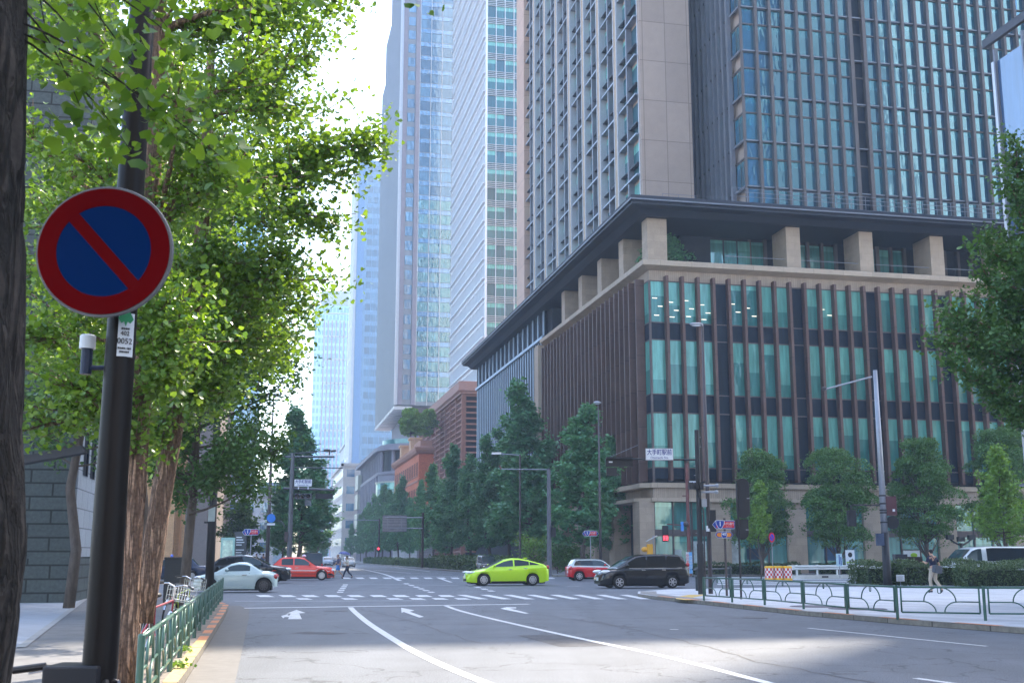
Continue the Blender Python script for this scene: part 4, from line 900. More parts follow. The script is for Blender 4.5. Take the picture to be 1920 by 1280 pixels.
for (x, y, Y) in ((420, 300, 4.6), (330, 250, 4.4), (250, 290, 4.5), (150, 200, 4.3), (90, 90, 4.4), (200, 60, 4.7), (320, 60, 4.6), (480, 20, 4.9), (610, -6, 5.2), (810, -14, 5.4), (380, 120, 4.4), (280, 170, 4.8), (560, -20, 5), (180, 130, 4.1)):
    q = at(x, y, Y)-TA.location; p = Vector((.1, 0, min(4.8, q.z+.35))); bp = bez(p, q, (0, 0, .12), 6); lim.tube(bp, [.0055*(1-.7*i/6) for i in range(7)], 5)
    tw += twigs(bp, rng, 5, .22, .5)+[(bp[-2], bp[-1])]*2
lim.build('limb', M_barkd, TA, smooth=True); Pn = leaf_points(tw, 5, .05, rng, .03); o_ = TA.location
Pn = np.array([p for p in Pn if math.dist(proj((p[0]+o_[0], p[1]+o_[1], p[2]+o_[2])), (195, 471)) > 175])
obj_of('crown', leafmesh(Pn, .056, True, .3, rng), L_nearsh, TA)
# darker trees behind, on the left pavement
def ginkgo_free(name, label, x, y, h, rmax, seed, nb=60, n_leaf=9000, size=.12, lm=None, z0=.2, top=.05, group=None, bark=None, upang=.45, cat='tree', prof=None, trunk_r=None, fan=False, zb=0.):
    """street ginkgo: leader and rising side branches dressed in leaves; outline uneven, gaps between whorls"""
    rng = np.random.default_rng(seed); T = thing(name, label, cat, (x, y, zb), 0, group); tr = trunk_r or h*.011
    wob = [Vector((rng.normal()*.012*h*(i > 0), rng.normal()*.012*h*(i > 0), h*i/8)) for i in range(9)]; wob[8] = Vector((wob[7].x, wob[7].y, h*.97))
    MB().tube(wob, [tr*(1-.9*i/8)+.012 for i in range(9)], 9).build('trunk', bark or M_barkf, T, smooth=True)
    tw = []; lim = MB()
    for i in range(nb):
        u = (i+rng.random())/nb; z = h*(z0+(1-z0)*u); r = rmax*(prof(u) if prof else max(top, (1-u)**.9*min(1, .6+u*3)))*(.5+.75*rng.random())
        az = i*2.4+rng.normal()*.4; p = Vector((0, 0, z*.96)); j = min(7, int(p.z/h*8)); p.x, p.y = wob[j].x, wob[j].y
        q = p+Vector((math.cos(az)*r, math.sin(az)*r, r*upang*(.5+rng.random()))); bp = bez(p, q, (0, 0, -.12*r), 5)
        lim.tube(bp, [.012+.011*r*(1-k/5) for k in range(6)], 4); tw += twigs(bp, rng, max(3, int(5+r*3)), .28+.16*r, .25, .8)
    lim.build('limb', bark or M_barkf, T)
    per = max(1, int(n_leaf/len(tw))); obj_of('crown', leafmesh(leaf_points(tw, per, .10+.03*rmax, rng, .05), size, fan, .4, rng), lm or L_dark, T); return T
p = gr(345, 1128, .12)
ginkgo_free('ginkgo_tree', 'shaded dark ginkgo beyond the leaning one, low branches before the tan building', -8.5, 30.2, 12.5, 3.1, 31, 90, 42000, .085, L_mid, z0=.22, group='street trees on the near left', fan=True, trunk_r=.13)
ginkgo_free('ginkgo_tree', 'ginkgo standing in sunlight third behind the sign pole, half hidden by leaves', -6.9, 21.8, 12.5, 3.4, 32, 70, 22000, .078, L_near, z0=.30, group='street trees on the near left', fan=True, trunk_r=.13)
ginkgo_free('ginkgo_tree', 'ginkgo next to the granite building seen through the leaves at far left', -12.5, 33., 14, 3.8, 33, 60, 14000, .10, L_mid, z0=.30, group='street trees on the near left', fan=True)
# tree on the right edge, overhanging branches
rng = np.random.default_rng(41); Yr = 30.
tR = [(14.9, Yr, .1), (14.9, Yr, 2), (14.8, Yr, 4), (14.9, Yr, 6), (14.8, Yr, 8), (14.9, Yr, 10.5), (14.8, Yr, 12.5)]
tg = []
for (x, y, Y, z) in ((1835, 455, 29, 7), (1790, 590, 28.6, 5.6), (1765, 640, 29, 5.), (1800, 690, 28.5, 4.4), (1850, 740, 29, 4.), (1880, 520, 28.4, 6), (1900, 300, 30, 8.5), (1830, 560, 30.5, 5.6), (1870, 640, 28, 5), (1915, 770, 28.6, 3.8), (1930, 460, 28, 6.5), (1940, 620, 28, 5), (1950, 260, 29, 9), (1920, 700, 30, 4.3), (1960, 380, 30, 8), (1990, 200, 29, 10), (1880, 470, 31.5, 6.4), (2050, 500, 31, 7), (2050, 300, 31, 9), (1830, 660, 30.6, 4.6), (1780, 610, 30, 5), (1895, 340, 29, 8), (1905, 270, 29.5, 9), (1870, 440, 30, 7), (1900, 560, 29.4, 6), (1840, 500, 29.5, 6.4)):
    tg.append((tx(x, y, Y), z))
near_ginkgo('ginkgo_tree', 'leafy branches of a ginkgo entering from the right edge in front of the big building', tR, [.2, .17, .16, .14, .12, .08, .04], tg, 6, per=21, size=.095, lm=L_mid, ntw=30, twl=.6)
# trees in front of the big building: rows of tall conical ginkgos along the avenue's right pavement
proto = []
for i, (h, r) in enumerate(((16, 3.3), (16, 2.9), (16, 3.7))):
    proto.append(ginkgo_free('ginkgo_tree', 'x', 0, 0, h, r, 50+i, 72, 20000, .24, L_dark, z0=.16, upang=.55, trunk_r=.17))
first = [True]*3
def put(pr, x, y, h, rs, rot, label, group):
    if first[pr]: o = proto[pr]; first[pr] = False
    else: o = copy_tree(proto[pr])
    o.location = (x, y, .12); s = h/16.; o.scale = (s*rs, s*rs, s); o.rotation_euler = (0, 0, rot); o['label'] = label; o['group'] = group; return o
GA = 'conical ginkgos along the right pavement of the avenue'
rowA = [(985, 710, 116, 1.25, 'tallest dark conical ginkgo in front of the blue fins'), (1095, 752, 95, 1.42, 'broad dark ginkgo nearest the corner of the brown finned building'), (1150, 812, 104, 1.1, 'dark ginkgo squeezed between the broad corner one and the brown fins'),
        (1040, 775, 128, 1.2, 'dark ginkgo between the tallest one and the broad corner one'), (915, 812, 131, 1.1, 'slim pointed ginkgo left of the tallest one, before the blue fins'), (955, 800, 140, 1.15, 'ginkgo half hidden at the left side of the tallest one'), (880, 850, 149, 1.15, 'low broad ginkgo above the lime green car'), (850, 829, 161, 1.1, 'dark pointed ginkgo before the brown lattice building, tall tip'),
        (815, 866, 180, 1.0, 'narrow ginkgo at the right edge of the orange building'), (838, 905, 172, 1.1, 'lower ginkgo between two pointed ones before the lattice building'), (790, 896, 195, .8, 'thin spire shaped ginkgo before the orange wall'), (770, 930, 205, .9, 'low ginkgo at the foot of the orange wall'), (750, 890, 227, .95, 'ginkgo at the left end of the orange building'), (733, 915, 240, 1., 'ginkgo next to the back of the big road sign'),
        (720, 905, 258, 1.0, 'ginkgo under the curved grey block, yellowish top'), (705, 925, 278, 1.0, 'ginkgo further left under the curved block'), (690, 940, 299, 1.0, 'hazy ginkgo toward the end of the avenue'), (678, 962, 330, 1.0, 'small hazy ginkgo second from the end of the row'), (660, 980, 370, 1.1, 'small hazy ginkgo before the cream block'), (645, 985, 400, 1.2, 'last hazy ginkgo of the right-hand row')]
for i, (x, y, Y, rs, lb) in enumerate(rowA):
    p = at(x, y, Y); put(i % 3, p.x, Y, p.z-.12, rs, i*1.3, lb, GA)
for i, (x, y, Y, rs, lb) in enumerate(((566, 760, 108, 1.35, 'big conical ginkgo on the left island behind the traffic signal mast'), (600, 880, 150, 1.2, 'ginkgo right behind the conical one on the left island'), (535, 900, 122, 1.2, 'round low ginkgo at the left foot of the big conical one'), (585, 985, 330, 1.6, 'hazy tree far down the avenue on its left side'), (610, 1000, 300, 1., 'hazy small tree far down the avenue near its middle'))):
    p = at(x, y, Y); put(i % 3, p.x, Y, p.z-.12, rs, i*2.1+.5, lb, 'trees on the left side of the avenue')
# rounder evergreens in front of the shop windows
def evergreen(label, x, y, h, r, seed, n=9000, lm=None, size=.17, cb=.28, lean=0., group='clipped evergreens before the shop windows'):
    rng = np.random.default_rng(seed); T = thing('evergreen_tree', label, 'tree', (x, y, .12), 0, group)
    tk = [Vector((rng.normal()*.04*i, rng.normal()*.04*i, h*i*.11)) for i in range(8)]; MB().tube(tk, [.17-.017*i for i in range(8)], 9).build('trunk', M_barkf, T, smooth=True)
    C = []; lim = MB()
    for i in range(70):
        u = rng.random(); z = h*(cb+(1-cb)*u*.93); rr = r*math.sin(math.pi*min(1, .22+.72*u))**.7; az = rng.random()*6.28; q = rr*rng.random()**.45*.82
        c = Vector((math.cos(az)*q+lean*u, math.sin(az)*q, z)); C.append((c, (.5+.45*rng.random())*r*.46)); j = min(7, int(u*6)+1); lim.tube(bez(tk[j], c, (0, 0, -.1), 3), [.05, .04, .03, .015], 5)
    lim.build('limb', M_barkf, T); P = []
    for c, cr in C:
        m = int(n/len(C)); d = rng.normal(size=(m, 3)); d /= np.linalg.norm(d, axis=1)[:, None]; d[:, 2] = np.where(rng.random(m) < .7, np.abs(d[:, 2]), d[:, 2])*.75; rad = cr*(1-np.abs(rng.normal(0, .16, m)))*(1+.25*(rng.random(m) < .12)); P.append(np.array(c)+d*rad[:, None])
    obj_of('crown', leafmesh(np.concatenate(P), size, False, .45, rng), lm or L_camph, T); return T
for i, (x, y, Y, r, lb) in enumerate(((1420, 848, 91, 2.55, 'round evergreen behind the black backs of the signals'), (1562, 843, 90, 3.0, 'widest round evergreen, between the checked drums and the grey lamp pole'), (1725, 820, 90, 2.6, 'tall evergreen right of the grey lamp pole behind the walking man'), (1868, 798, 92, 2.7, 'dark evergreen behind the bright young tree near the right edge'))):
    p = at(x, y, Y); evergreen(lb, p.x, Y, p.z-.12, r*1.06, 70+i, 42000, size=.13, cb=.26)
ginkgo_free('young_tree', 'bright green young tree tied to stakes in front of the white van', at(1866, 833, 66).x, 66, at(1866, 833, 66).z, 1.9, 81, 46, 5200, .13, L_fresh, z0=.30, upang=.3, group='young trees', trunk_r=.06, fan=True)
ginkgo_free('young_tree', 'slender light green young tree in front of the round evergreen at the signals', at(1420, 905, 80).x, 80, at(1418, 900, 80).z, .85, 82, 30, 2200, .14, L_fresh, z0=.38, upang=.7, group='young trees', trunk_r=.045, fan=True)
ginkgo_free('street_tree', 'pale round tree beside the small route 1 sign on the left island', at(455, 935, 112).x, 112, at(455, 935, 112).z, 2.6, 83, 50, 7000, .24, L_mid, z0=.25, upang=.5, trunk_r=.1)
for i, (x, y, Y, r, lb) in enumerate(((770, 765, 225, 5.0, 'round bush on the roof terrace under the ribbed tower'), (800, 760, 232, 4.6, 'second round bush on the roof terrace under the ribbed tower, at its right'))):
    p = at(x, 812, Y); t = evergreen(lb, p.x, Y, 5.4, 2.3, 90+i, 5000, lm=L_fresh, size=.5, cb=.1, group='roof garden bushes'); t.location.z = at(x, 818, Y).z
p = at(1245, 470, 100); t = evergreen('dark tree inside the open terrace under the eave, at the corner', p.x, 100.2, 3.2, 2.6, 93, 4000, lm=L_dark, size=.22, cb=.15, group='terrace plants'); t.location.z = 26.6
p = at(1268, 360, 103); ginkgo_free('roof_plant', 'small feathery plant on top of the eave before the blank stone wall', p.x, 103, 1.9, 1.1, 94, 26, 900, .2, L_fresh, z0=.05, upang=.9, trunk_r=.03, zb=32.3)
p = at(1110, 515, 112); 
# hedges and shrubs
def hedge(name, label, pts, wdt, h, lm=L_hedge, size=.07, dens=240, seed=0, z=.12, group='hedges', loose=.06):
    """clipped hedge along a polyline: dark twiggy core dressed in leaves"""
    rng = np.random.default_rng(100+seed); P = []; c = Vector((pts[0][0], pts[0][1], z)); T = thing(name, label, 'hedge', c, 0, group); core = MB()
    for p, q in zip(pts[:-1], pts[1:]):
        p, q = Vector((p[0], p[1], 0)), Vector((q[0], q[1], 0)); d = (q-p); L = d.length; d.normalize(); n = Vector((-d.y, d.x, 0)); m = int(L*(wdt+2*h)*dens)
        s = rng.random(m)*L; t = rng.random(m)*(wdt+2*h); bump = 1+.09*np.sin(s*1.7+seed)+.06*np.sin(s*4.3)
        off = np.where(t < h, -wdt/2, np.where(t > h+wdt, wdt/2, t-h-wdt/2)); zz = np.where(t < h, t, np.where(t > h+wdt, t-h-wdt, h))*bump; off = off*bump
        off += rng.normal(size=m)*loose; zz += rng.normal(size=m)*loose*.8; zz = np.abs(zz)
        P.append(np.array([p.x-c.x, p.y-c.y, 0])+np.outer(s, d)+np.outer(off, n)+np.outer(zz, (0, 0, 1)))
        me_ = int(wdt*h*dens*2)
        for e_, sg in ((p, -1), (q, 1)): P.append(np.array([e_.x-c.x, e_.y-c.y, 0])+np.outer(sg*np.abs(rng.normal(0, loose, me_)), d)+np.outer((rng.random(me_)-.5)*wdt, n)+np.outer(rng.random(me_)*h, (0, 0, 1)))
        core.bar(p-c+d*(.15*wdt)+Vector((0, 0, h*.40+z)), q-c-d*(.15*wdt)+Vector((0, 0, h*.40+z)), wdt*.74, h*.78)
    core.build('twig_core', mat('hedge_core', (.02, .032, .015), .95), T); obj_of('leaves', leafmesh(np.concatenate(P), size, False, .3, rng), lm, T); return T
h1 = gr(1625, 1097, .12); h2 = gr(1700, 1097, .12); h3 = gr(1775, 1099, .12); h4 = gr(1990, 1103, .12)
hedge('hedge', 'clipped hedge around the base of the grey lamp pole, left of the walking man', [(h1.x, h1.y+1.2), (h2.x+.3, h2.y+1.8)], 1.9, 1.05, seed=1, size=.085)
hedge('hedge', 'long clipped hedge right of the walking man in front of the white van, rear one', [(h3.x-1.4, h3.y+2.6), (h3.x+14, h3.y+5.8)], 1.6, 1.12, seed=2, size=.085)
hedge('hedge', 'lower clipped hedge at the right edge standing before the long one', [(h3.x+.9, h3.y+.4), (h3.x+9, h3.y+1.9)], 1.3, .98, seed=3, size=.08)
q1, q2 = grid(1.6, -3.2), grid(44, -3.2)
hedge('hedge', 'low dark hedge between the corner pole and the checked drums before the shop windows', [q1, grid(11, -3.2)], 1.2, .85, seed=4, size=.12, dens=110)
hedge('hedge', 'low dark hedge running behind the white guardrail before the shop windows', [grid(13, -3.0), q2], 1.0, .8, seed=5, size=.12, dens=90)
hedge('hedge', 'untrimmed roadside hedge along the avenue left of the lime green car', [grid(-10.8, 10), grid(-10.8, 52)], 1.4, 1.25, seed=6, size=.2, dens=36, loose=.14)
hedge('hedge', 'yellowish roadside hedge farther along the avenue before the road sign', [grid(-10.8, 56), grid(-10.8, 84)], 1.3, .95, seed=7, size=.2, dens=30, loose=.1)
hedge('hedge', 'hazy hedge at the far end of the avenue on its right side', [grid(-10.8, 92), grid(-10.8, 150)], 1.3, 1.0, seed=8, size=.25, dens=18, loose=.1)
for i, (x, y, Y, h, r, lb) in enumerate(((1000, 1058, 100, 2.5, 2.0, 'loose bright green shrub behind the roof of the lime green car'), (1045, 1062, 98, 2.2, 1.6, 'loose bright shrub right of the lime green car beside the pole foot'), (1075, 1066, 97, 1.7, 1.5, 'low bright shrub between the pole foot and the red car'))):
    p = at(x, y, Y); ginkgo_free('shrub', lb, p.x, Y, h, r, 110+i, 34, 1900, .16, L_fresh if i < 1 else L_camph, z0=.05, upang=.8, cat='shrub', group='bright shrubs by the avenue kerb', trunk_r=.03, zb=.12, prof=lambda u: max(.35, math.sin(math.pi*(.35+.55*u))))
# scattered weeds at the foot of the fence
p = gr(345, 1225, .14)
for i, (x, y, lb) in enumerate(((345, 1222, 'small tuft of weeds by the left kerb, larger one'), (335, 1252, 'tiny tuft of weeds by the left kerb close to the camera'))):
    g_ = gr(x, y, .14); rng = np.random.default_rng(120+i); P = rng.normal(size=(60, 3))*np.array([.07, .07, .02])+np.array([0, 0, .05]); T = thing('weed_tuft', lb, 'weed', g_); obj_of('leaves', leafmesh(P, .05, False, .1, rng), L_fresh, T)
# ================= vehicles =================
def paint(name, c, rough=.25, metal=.1): return mat(name, c, rough, metal, var=.02, coat=.55)
M_tyre = mat('tyre_rubber', (.018, .018, .019), .85, var=.1); M_rim = mat('alloy_rim', (.55, .56, .58), .3, .8, var=.03); M_blackt = mat('black_trim', (.015, .015, .017), .5, var=0)
mat('white_roof', (.72, .76, .74), .3, coat=1., var=.02); M_cglass = mat('car_glass', (.006, .009, .012), .06, 0, spec=.5, var=0, coat=.15); M_cglass2 = mat('clear_car_glass', (.022, .04, .042), .06, 0, spec=.6, var=0, coat=.2)
M_chrome = mat('chrome', (.7, .7, .72), .15, 1., var=0); M_lampw = mat('lamp_lens', (.75, .78, .8), .1, .3, var=0, coat=1.); M_lampr = mat('tail_lens', (.45, .01, .01), .15, 0, var=0, coat=1.); M_plate = mat('number_plate', (.7, .72, .7), .5, var=0)
M_under = mat('underbody', (.008, .008, .009), .95, var=0); M_orl = mat('amber_lens', (.7, .25, .02), .2, var=0)
M_skin0 = mat('skin', (.48, .28, .19), .6, var=.05)
def ip(x, pts): return float(np.interp(x, [p[0] for p in pts], [p[1] for p in pts]))
def car(name, label, cat, L, W, belt, roof, pillars, wheels, wr, body, group=None, clear=.17, hwroof=.74, x_ws=None, x_rw=None, roofm=None, spokes=7, headz=.66, tailz=.85, sillm=None, glass=None, plan=None, rim=None, doors=(), bumper=True, mirror=None, hl=(.22, .12, .09), archm=None, glass_r=None):
    """belt: (x,z) shoulder/bonnet/boot line; roof: (x,z) cabin outline; x runs from the nose to the tail; origin under the middle"""
    T = thing(name, label, cat, (0, 0, 0), 0, group); ox = L/2; glass = glass or M_cglass2
    plan = plan or [(0, .70), (.02, .83), (.06, .91), (.14, .97), (.28, 1), (.8, 1), (.92, .96), (.975, .9), (1, .78)]
    Hm = max(z for x, z in roof); ra = wr+.055
    def zt(x): return ip(x, belt)
    def hw(x): return W/2*ip(x/L, plan)
    def zb(x):
        z = clear+.05*max(0, 1-x/.35)+.10*max(0, (x-(L-.4))/.4)
        for xw in wheels:
            if abs(x-xw) < ra: z = max(z, wr+math.sqrt(max(0, ra*ra-(x-xw)**2)))
        return z
    xs = set(np.linspace(0, L, 34)); 
    for xw in wheels:
        for t in np.linspace(-1, 1, 15): xs.add(xw+ra*math.sin(t*math.pi/2))
    xs = sorted(x for x in xs if 0 <= x <= L)
    def sect(x):
        t, b_, h = zt(x), zb(x), hw(x); s = t-.07
        if b_ > s-.02: b_ = s-.02
        m = lambda k: b_+(s-b_)*k
        R_ = [(h*.95, b_), (h*.985, m(.2)), (h, m(.5)), (h*.995, m(.72)), (h*.975, m(.9)), (h*.94, s), (h*.80, t-.012), (h*.45, t+.012), (0, t+.02)]
        return R_+[(-y, z) for y, z in R_[-2::-1]]
    mb = MB(); n = 17
    for x in xs: mb.v += [(x-ox, y, z) for y, z in sect(x)]
    for i in range(len(xs)-1):
        for k in range(n-1): mb.f.append((i*n+k, (i+1)*n+k, (i+1)*n+k+1, i*n+k+1))
    mb.f.append(tuple(range(n))); mb.f.append(tuple((len(xs)-1)*n+k for k in range(n))[::-1])
    ob = mb.build('body', body, T, smooth=True)
    # cabin
    x0, x1 = roof[0][0], roof[-1][0]; cx = sorted(set(list(np.linspace(x0, x1, 26))+[p[0] for p in roof])); zmid = zt((x0+x1)/2)
    def hb(x): return hw(x)*.945
    def ht(x, z=None): return hb(x)-(hb(x)-W/2*hwroof)*max(0, min(1, ((z if z is not None else ip(x, roof))-zt(x)+.07)/(Hm-zmid)))
    def yside(x, z): return ht(x, z)
    cb = MB()
    for x in cx:
        zr = max(ip(x, roof), zt(x)-.03); zl = zt(x)-.07; e = min(.055, max(.004, (zr-zl)*.3)); w1 = ht(x, zr-e)
        R_ = [(ht(x, zl), zl), (ht(x, (zl+zr-e)/2), (zl+zr-e)/2), (w1, zr-e), (w1*.93, zr-e*.35), (w1*.72, zr), (w1*.35, zr+.014), (0, zr+.018)]
        cb.v += [(x-ox, y, z) for y, z in R_+[(-y, z) for y, z in R_[-2::-1]]]
    n = 13
    for i in range(len(cx)-1):
        for k in range(n-1): cb.f.append((i*n+k, (i+1)*n+k, (i+1)*n+k+1, i*n+k+1))
    cb.f.append(tuple(range(n))); cb.f.append(tuple((len(cx)-1)*n+k for k in range(n))[::-1])
    cb.build('cabin', roofm or body, T, smooth=True)
    # side glass between the pillars
    for j, (xa, xb) in enumerate(pillars):
        for sgn in (1, -1):
            g = MB(); m = 9; X = [xa+(xb-xa)*i/m for i in range(m+1)]
            for x in X:
                lo = zt(x)+.02; hi = max(lo+.015, ip(x, roof)-.085)
                for z in (lo, hi): g.v.append((x-ox, sgn*(yside(x, z)+.007), z))
            for i in range(m): g.f.append((i*2, i*2+2, i*2+3, i*2+1) if sgn < 0 else (i*2, i*2+1, i*2+3, i*2+2))
            g.build('side_window', (glass if j == 0 else (glass_r or M_cglass)), T)
    def top_glass(nm, xa, xb, m_, wf=.86):
        g = MB(); m = 8
        for i in range(m+1):
            x = xa+(xb-xa)*i/m; zr = ip(x, roof); w_ = ht(x, zr-.05)*wf
            for k in range(5): y = -w_+2*w_*k/4; g.v.append((x-ox, y, zr+.028-.012*(y/w_)**2))
        for i in range(m):
            for k in range(4): g.f.append((i*5+k, i*5+5+k, i*5+6+k, i*5+1+k))
        g.build(nm, m_, T, smooth=True)
    if x_ws: top_glass('windscreen', x_ws[0], x_ws[1], M_cglass2)
    if x_rw: top_glass('rear_window', x_rw[0], x_rw[1], M_cglass)
    MB().box(.22-ox, L-.22-ox, -W*.36, W*.36, clear-.06, .6).build('underbody', M_under, T)
    for xw in wheels:
        for sgn in (1, -1):
            y = sgn*(W/2-.115); w_ = MB().lathe([(wr*.62, -.1), (wr*.93, -.105), (wr, -.075), (wr, .075), (wr*.93, .105), (wr*.62, .1)], 28, (xw-ox, y, wr), 'y').build('wheel', M_tyre, T, smooth=False)
            rm = MB(); yo = y+sgn*.088; rm.lathe([(wr*.66, 0), (wr*.66, .02*sgn), (wr*.58, .024*sgn), (wr*.57, -.02*sgn), (.01, -.02*sgn)], 24, (xw-ox, yo, wr), 'y')
            for k in range(spokes):
                a = 2*math.pi*k/spokes; rm.bar((xw-ox+.04*math.cos(a), yo+.012*sgn, wr+.04*math.sin(a)), (xw-ox+wr*.61*math.cos(a), yo+.012*sgn, wr+wr*.61*math.sin(a)), .055*wr/.3, .02, up=(0, 1, 0))
            rm.lathe([(.055, 0), (.05, .025*sgn), (.01, .028*sgn)], 12, (xw-ox, yo, wr), 'y'); rm.build('rim', rim or M_rim, w_)
    def side_patch(nm, xa, xb, k0, k1, m_, off=.006, sides=(1, -1), zabs=False):
        for sgn in sides:
            g = MB(); m = max(2, int((xb-xa)/.15)+1)
            for i in range(m+1):
                x = xa+(xb-xa)*i/m; t, b_, h = zt(x)-.07, zb(x), hw(x)
                for k in (k0, k1):
                    z = k if zabs else b_+(t-b_)*k; kk = (z-b_)/(t-b_)
                    y = h*float(np.interp(kk, [0, .2, .5, .72, .9, 1], [.95, .985, 1, .995, .975, .94])); g.v.append((x-ox, sgn*(y+off), z))
            for i in range(m): g.f.append((i*2, i*2+2, i*2+3, i*2+1) if sgn < 0 else (i*2, i*2+1, i*2+3, i*2+2))
            g.build(nm, m_, T)
    for x in doors: side_patch('door_seam', x-.014, x+.014, .06, 1., M_blackt)
    for x in doors[1:]:
        for sgn in (1, -1): z = zt(x)-.16; MB().box(x-ox-.30, x-ox-.10, sgn*(hw(x)-.005)-.012, sgn*(hw(x)-.005)+.02*1, z, z+.03).build('door_handle', M_chrome, T)
    side_patch('sill', wheels[0]+ra+.02, wheels[1]-ra-.02, 0, .10, sillm or M_blackt)
    hx, hy, hzz = hl
    for sgn in (1, -1):
        MB().ball((.10+hx*.5-ox, sgn*(hw(.12)*.86), headz), (hx, .11, hzz), 14, 8).build('headlight', M_lampw, T, smooth=True)
        MB().ball((L-.07-ox, sgn*(hw(L-.1)*.88), tailz), (.10, .10, .11), 12, 8).build('taillight', M_lampr, T, smooth=True)
        mx = mirror or (x_ws[0]+.42); MB().ball((mx-ox, sgn*(hw(mx)+.09), zt(mx)+.1), (.07, .11, .065), 12, 8).bar((mx-ox, sgn*(hw(mx)-.06), zt(mx)+.03), (mx-ox, sgn*(hw(mx)+.05), zt(mx)+.07), .05).build('mirror', body, T, smooth=True)
    MB().box(.005-ox-.02, .03-ox, -.17, .17, .38, .54).build('number_plate', M_plate, T); MB().box(L-ox-.02, L-ox+.01, -.17, .17, .5, .66).build('number_plate', M_plate, T)
    if bumper: MB().box(-.008-ox, .06-ox, -W*.27, W*.27, .25, .36).build('grille', M_blackt, T)
    T['hw'] = 0; del T['hw']; return T, side_patch, dict(top=top_glass, zt=zt, hw=hw, ox=ox, zb=zb, ip=ip, yside=yside)
BDEG = 12.06                                          # the cross street runs along the grid's b axis
def place(T, px, py, rz, z=0.): p = gr(px, py, z); T.location = (p.x, p.y, z); T.rotation_euler = (0, 0, R(rz)); return p
# lime hatchback, nose to the left
T, sp, d = car('hatchback_car', 'lime green hatchback crossing in the middle of the junction', 'car', 4.54, 1.76,
  [(0, .50), (.10, .66), (.35, .76), (.9, .88), (1.35, .97), (2.4, 1.0), (3.6, 1.08), (4.25, 1.10), (4.50, 1.06), (4.54, .95)],
  [(.95, .86), (1.5, 1.14), (2.0, 1.36), (2.5, 1.46), (2.9, 1.455), (3.4, 1.37), (3.9, 1.24), (4.3, 1.13)], [(1.42, 2.52), (2.60, 3.40), (3.44, 3.95)], (.90, 3.60), .315, paint('lime_paint', (.55, .86, .015)), x_ws=(1.05, 1.98), x_rw=(3.2, 4.15), doors=(1.42, 2.55, 3.4), spokes=10, headz=.70, tailz=.98, hl=(.3, .12, .07))
place(T, 948, 1097.5, BDEG); T.location.y += .85
MB().box(1.0, 1.2, -.05, .05, 1.42, 1.50).build('aerial_fin', mat('lime_paint', 1), T)
MB().ball((2.7-2.27, -.28, 1.13), (.12, .11, .16), 12, 8).build('driver', M_skin0, T) if False else None
# black minivan, nose to the left
T, sp, d = car('minivan', 'glossy black minivan nearest the corner pole, facing left', 'van', 4.62, 1.72,
  [(0, .55), (.08, .72), (.3, .86), (.9, .98), (1.2, 1.02), (3.0, 1.04), (4.4, 1.06), (4.62, .95)],
  [(.75, .94), (1.3, 1.30), (1.75, 1.54), (2.2, 1.64), (3.3, 1.665), (4.1, 1.63), (4.35, 1.45), (4.52, 1.06)], [(1.35, 2.30), (2.38, 3.35), (3.42, 4.15)], (.88, 3.66), .31, paint('black_paint', (.0025, .003, .006), .2), x_ws=(.85, 1.75), x_rw=(4.18, 4.45), doors=(1.42, 2.34, 3.4), spokes=6, headz=.80, tailz=1.15, sillm=paint('black_paint', 1), hl=(.30, .14, .1), hwroof=.80, glass=M_cglass)
place(T, 1206, 1102.5, BDEG+1.5); T.location.y += .8
MB().box(-2.34, -2.25, -.35, .2, .20, .26).build('bumper_chrome', M_chrome, T)
sp('belt_trim', 1.4, 4.2, 1.0, 1.04, M_chrome)
# red mini, nose to the right
T, sp, d = car('small_red_car', 'small red car with white roof waiting behind the black minivan', 'car', 3.70, 1.68,
  [(0, .55), (.06, .72), (.2, .82), (.9, .90), (1.3, .92), (3.2, .96), (3.6, .94), (3.70, .80)],
  [(.95, .88), (1.35, 1.22), (1.6, 1.36), (2.0, 1.405), (3.1, 1.39), (3.3, 1.34), (3.56, .95)], [(1.35, 2.2), (2.26, 3.0), (3.04, 3.26), (1.1, 1.35), (2.2, 2.26), (3.0, 3.04), (3.26, 3.42)], (.62, 3.10), .305, paint('red_paint', (.62, .012, .02)), x_ws=(1.0, 1.55), x_rw=(3.28, 3.5), roofm=mat('white_roof', 1), doors=(1.3, 2.3), spokes=8, headz=.74, tailz=.80, hl=(.13, .13, .13), hwroof=.80)
d['top']('roof_panel', 1.5, 3.34, mat('white_roof', 1), 1.02)
place(T, 1118, 1088.5, 180+BDEG-2); T.location.y += .85
sp('sill_chrome', 1.1, 2.6, .10, .13, M_chrome); sp('arch_band', 1.0, 2.7, 0, .1, M_blackt)
# red taxi, nose to the right
T, sp, d = car('taxi', 'red taxi sedan with white side stripes behind the pale coupe', 'car', 4.70, 1.70,
  [(0, .55), (.05, .74), (.2, .84), (1.2, .93), (1.5, .95), (3.6, .98), (4.0, .98), (4.62, .95), (4.70, .80)],
  [(1.15, .90), (1.6, 1.20), (1.95, 1.43), (2.3, 1.50), (3.3, 1.49), (3.55, 1.42), (4.02, .98)], [(1.62, 2.62), (2.70, 3.45)], (.82, 3.58), .315, paint('taxi_red', (.82, .055, .03)), x_ws=(1.2, 1.92), x_rw=(3.58, 3.98), doors=(1.55, 2.66, 3.5), spokes=12, headz=.66, tailz=.78, hwroof=.80)
place(T, 554, 1087.5, 180+BDEG-1.5); T.location.y += .9
M_wst = mat('white_stripe', (.75, .72, .70), .35, var=0)
sp('stripe', .3, 4.45, .64, .685, M_wst); sp('stripe', .5, 4.3, .60, .615, M_wst); sp('rub_strip', 1.1, 3.2, .34, .39, M_blackt); sp('bumper_side', .0, .42, .1, .45, M_blackt); sp('bumper_side', 4.2, 4.7, .1, .38, M_blackt)
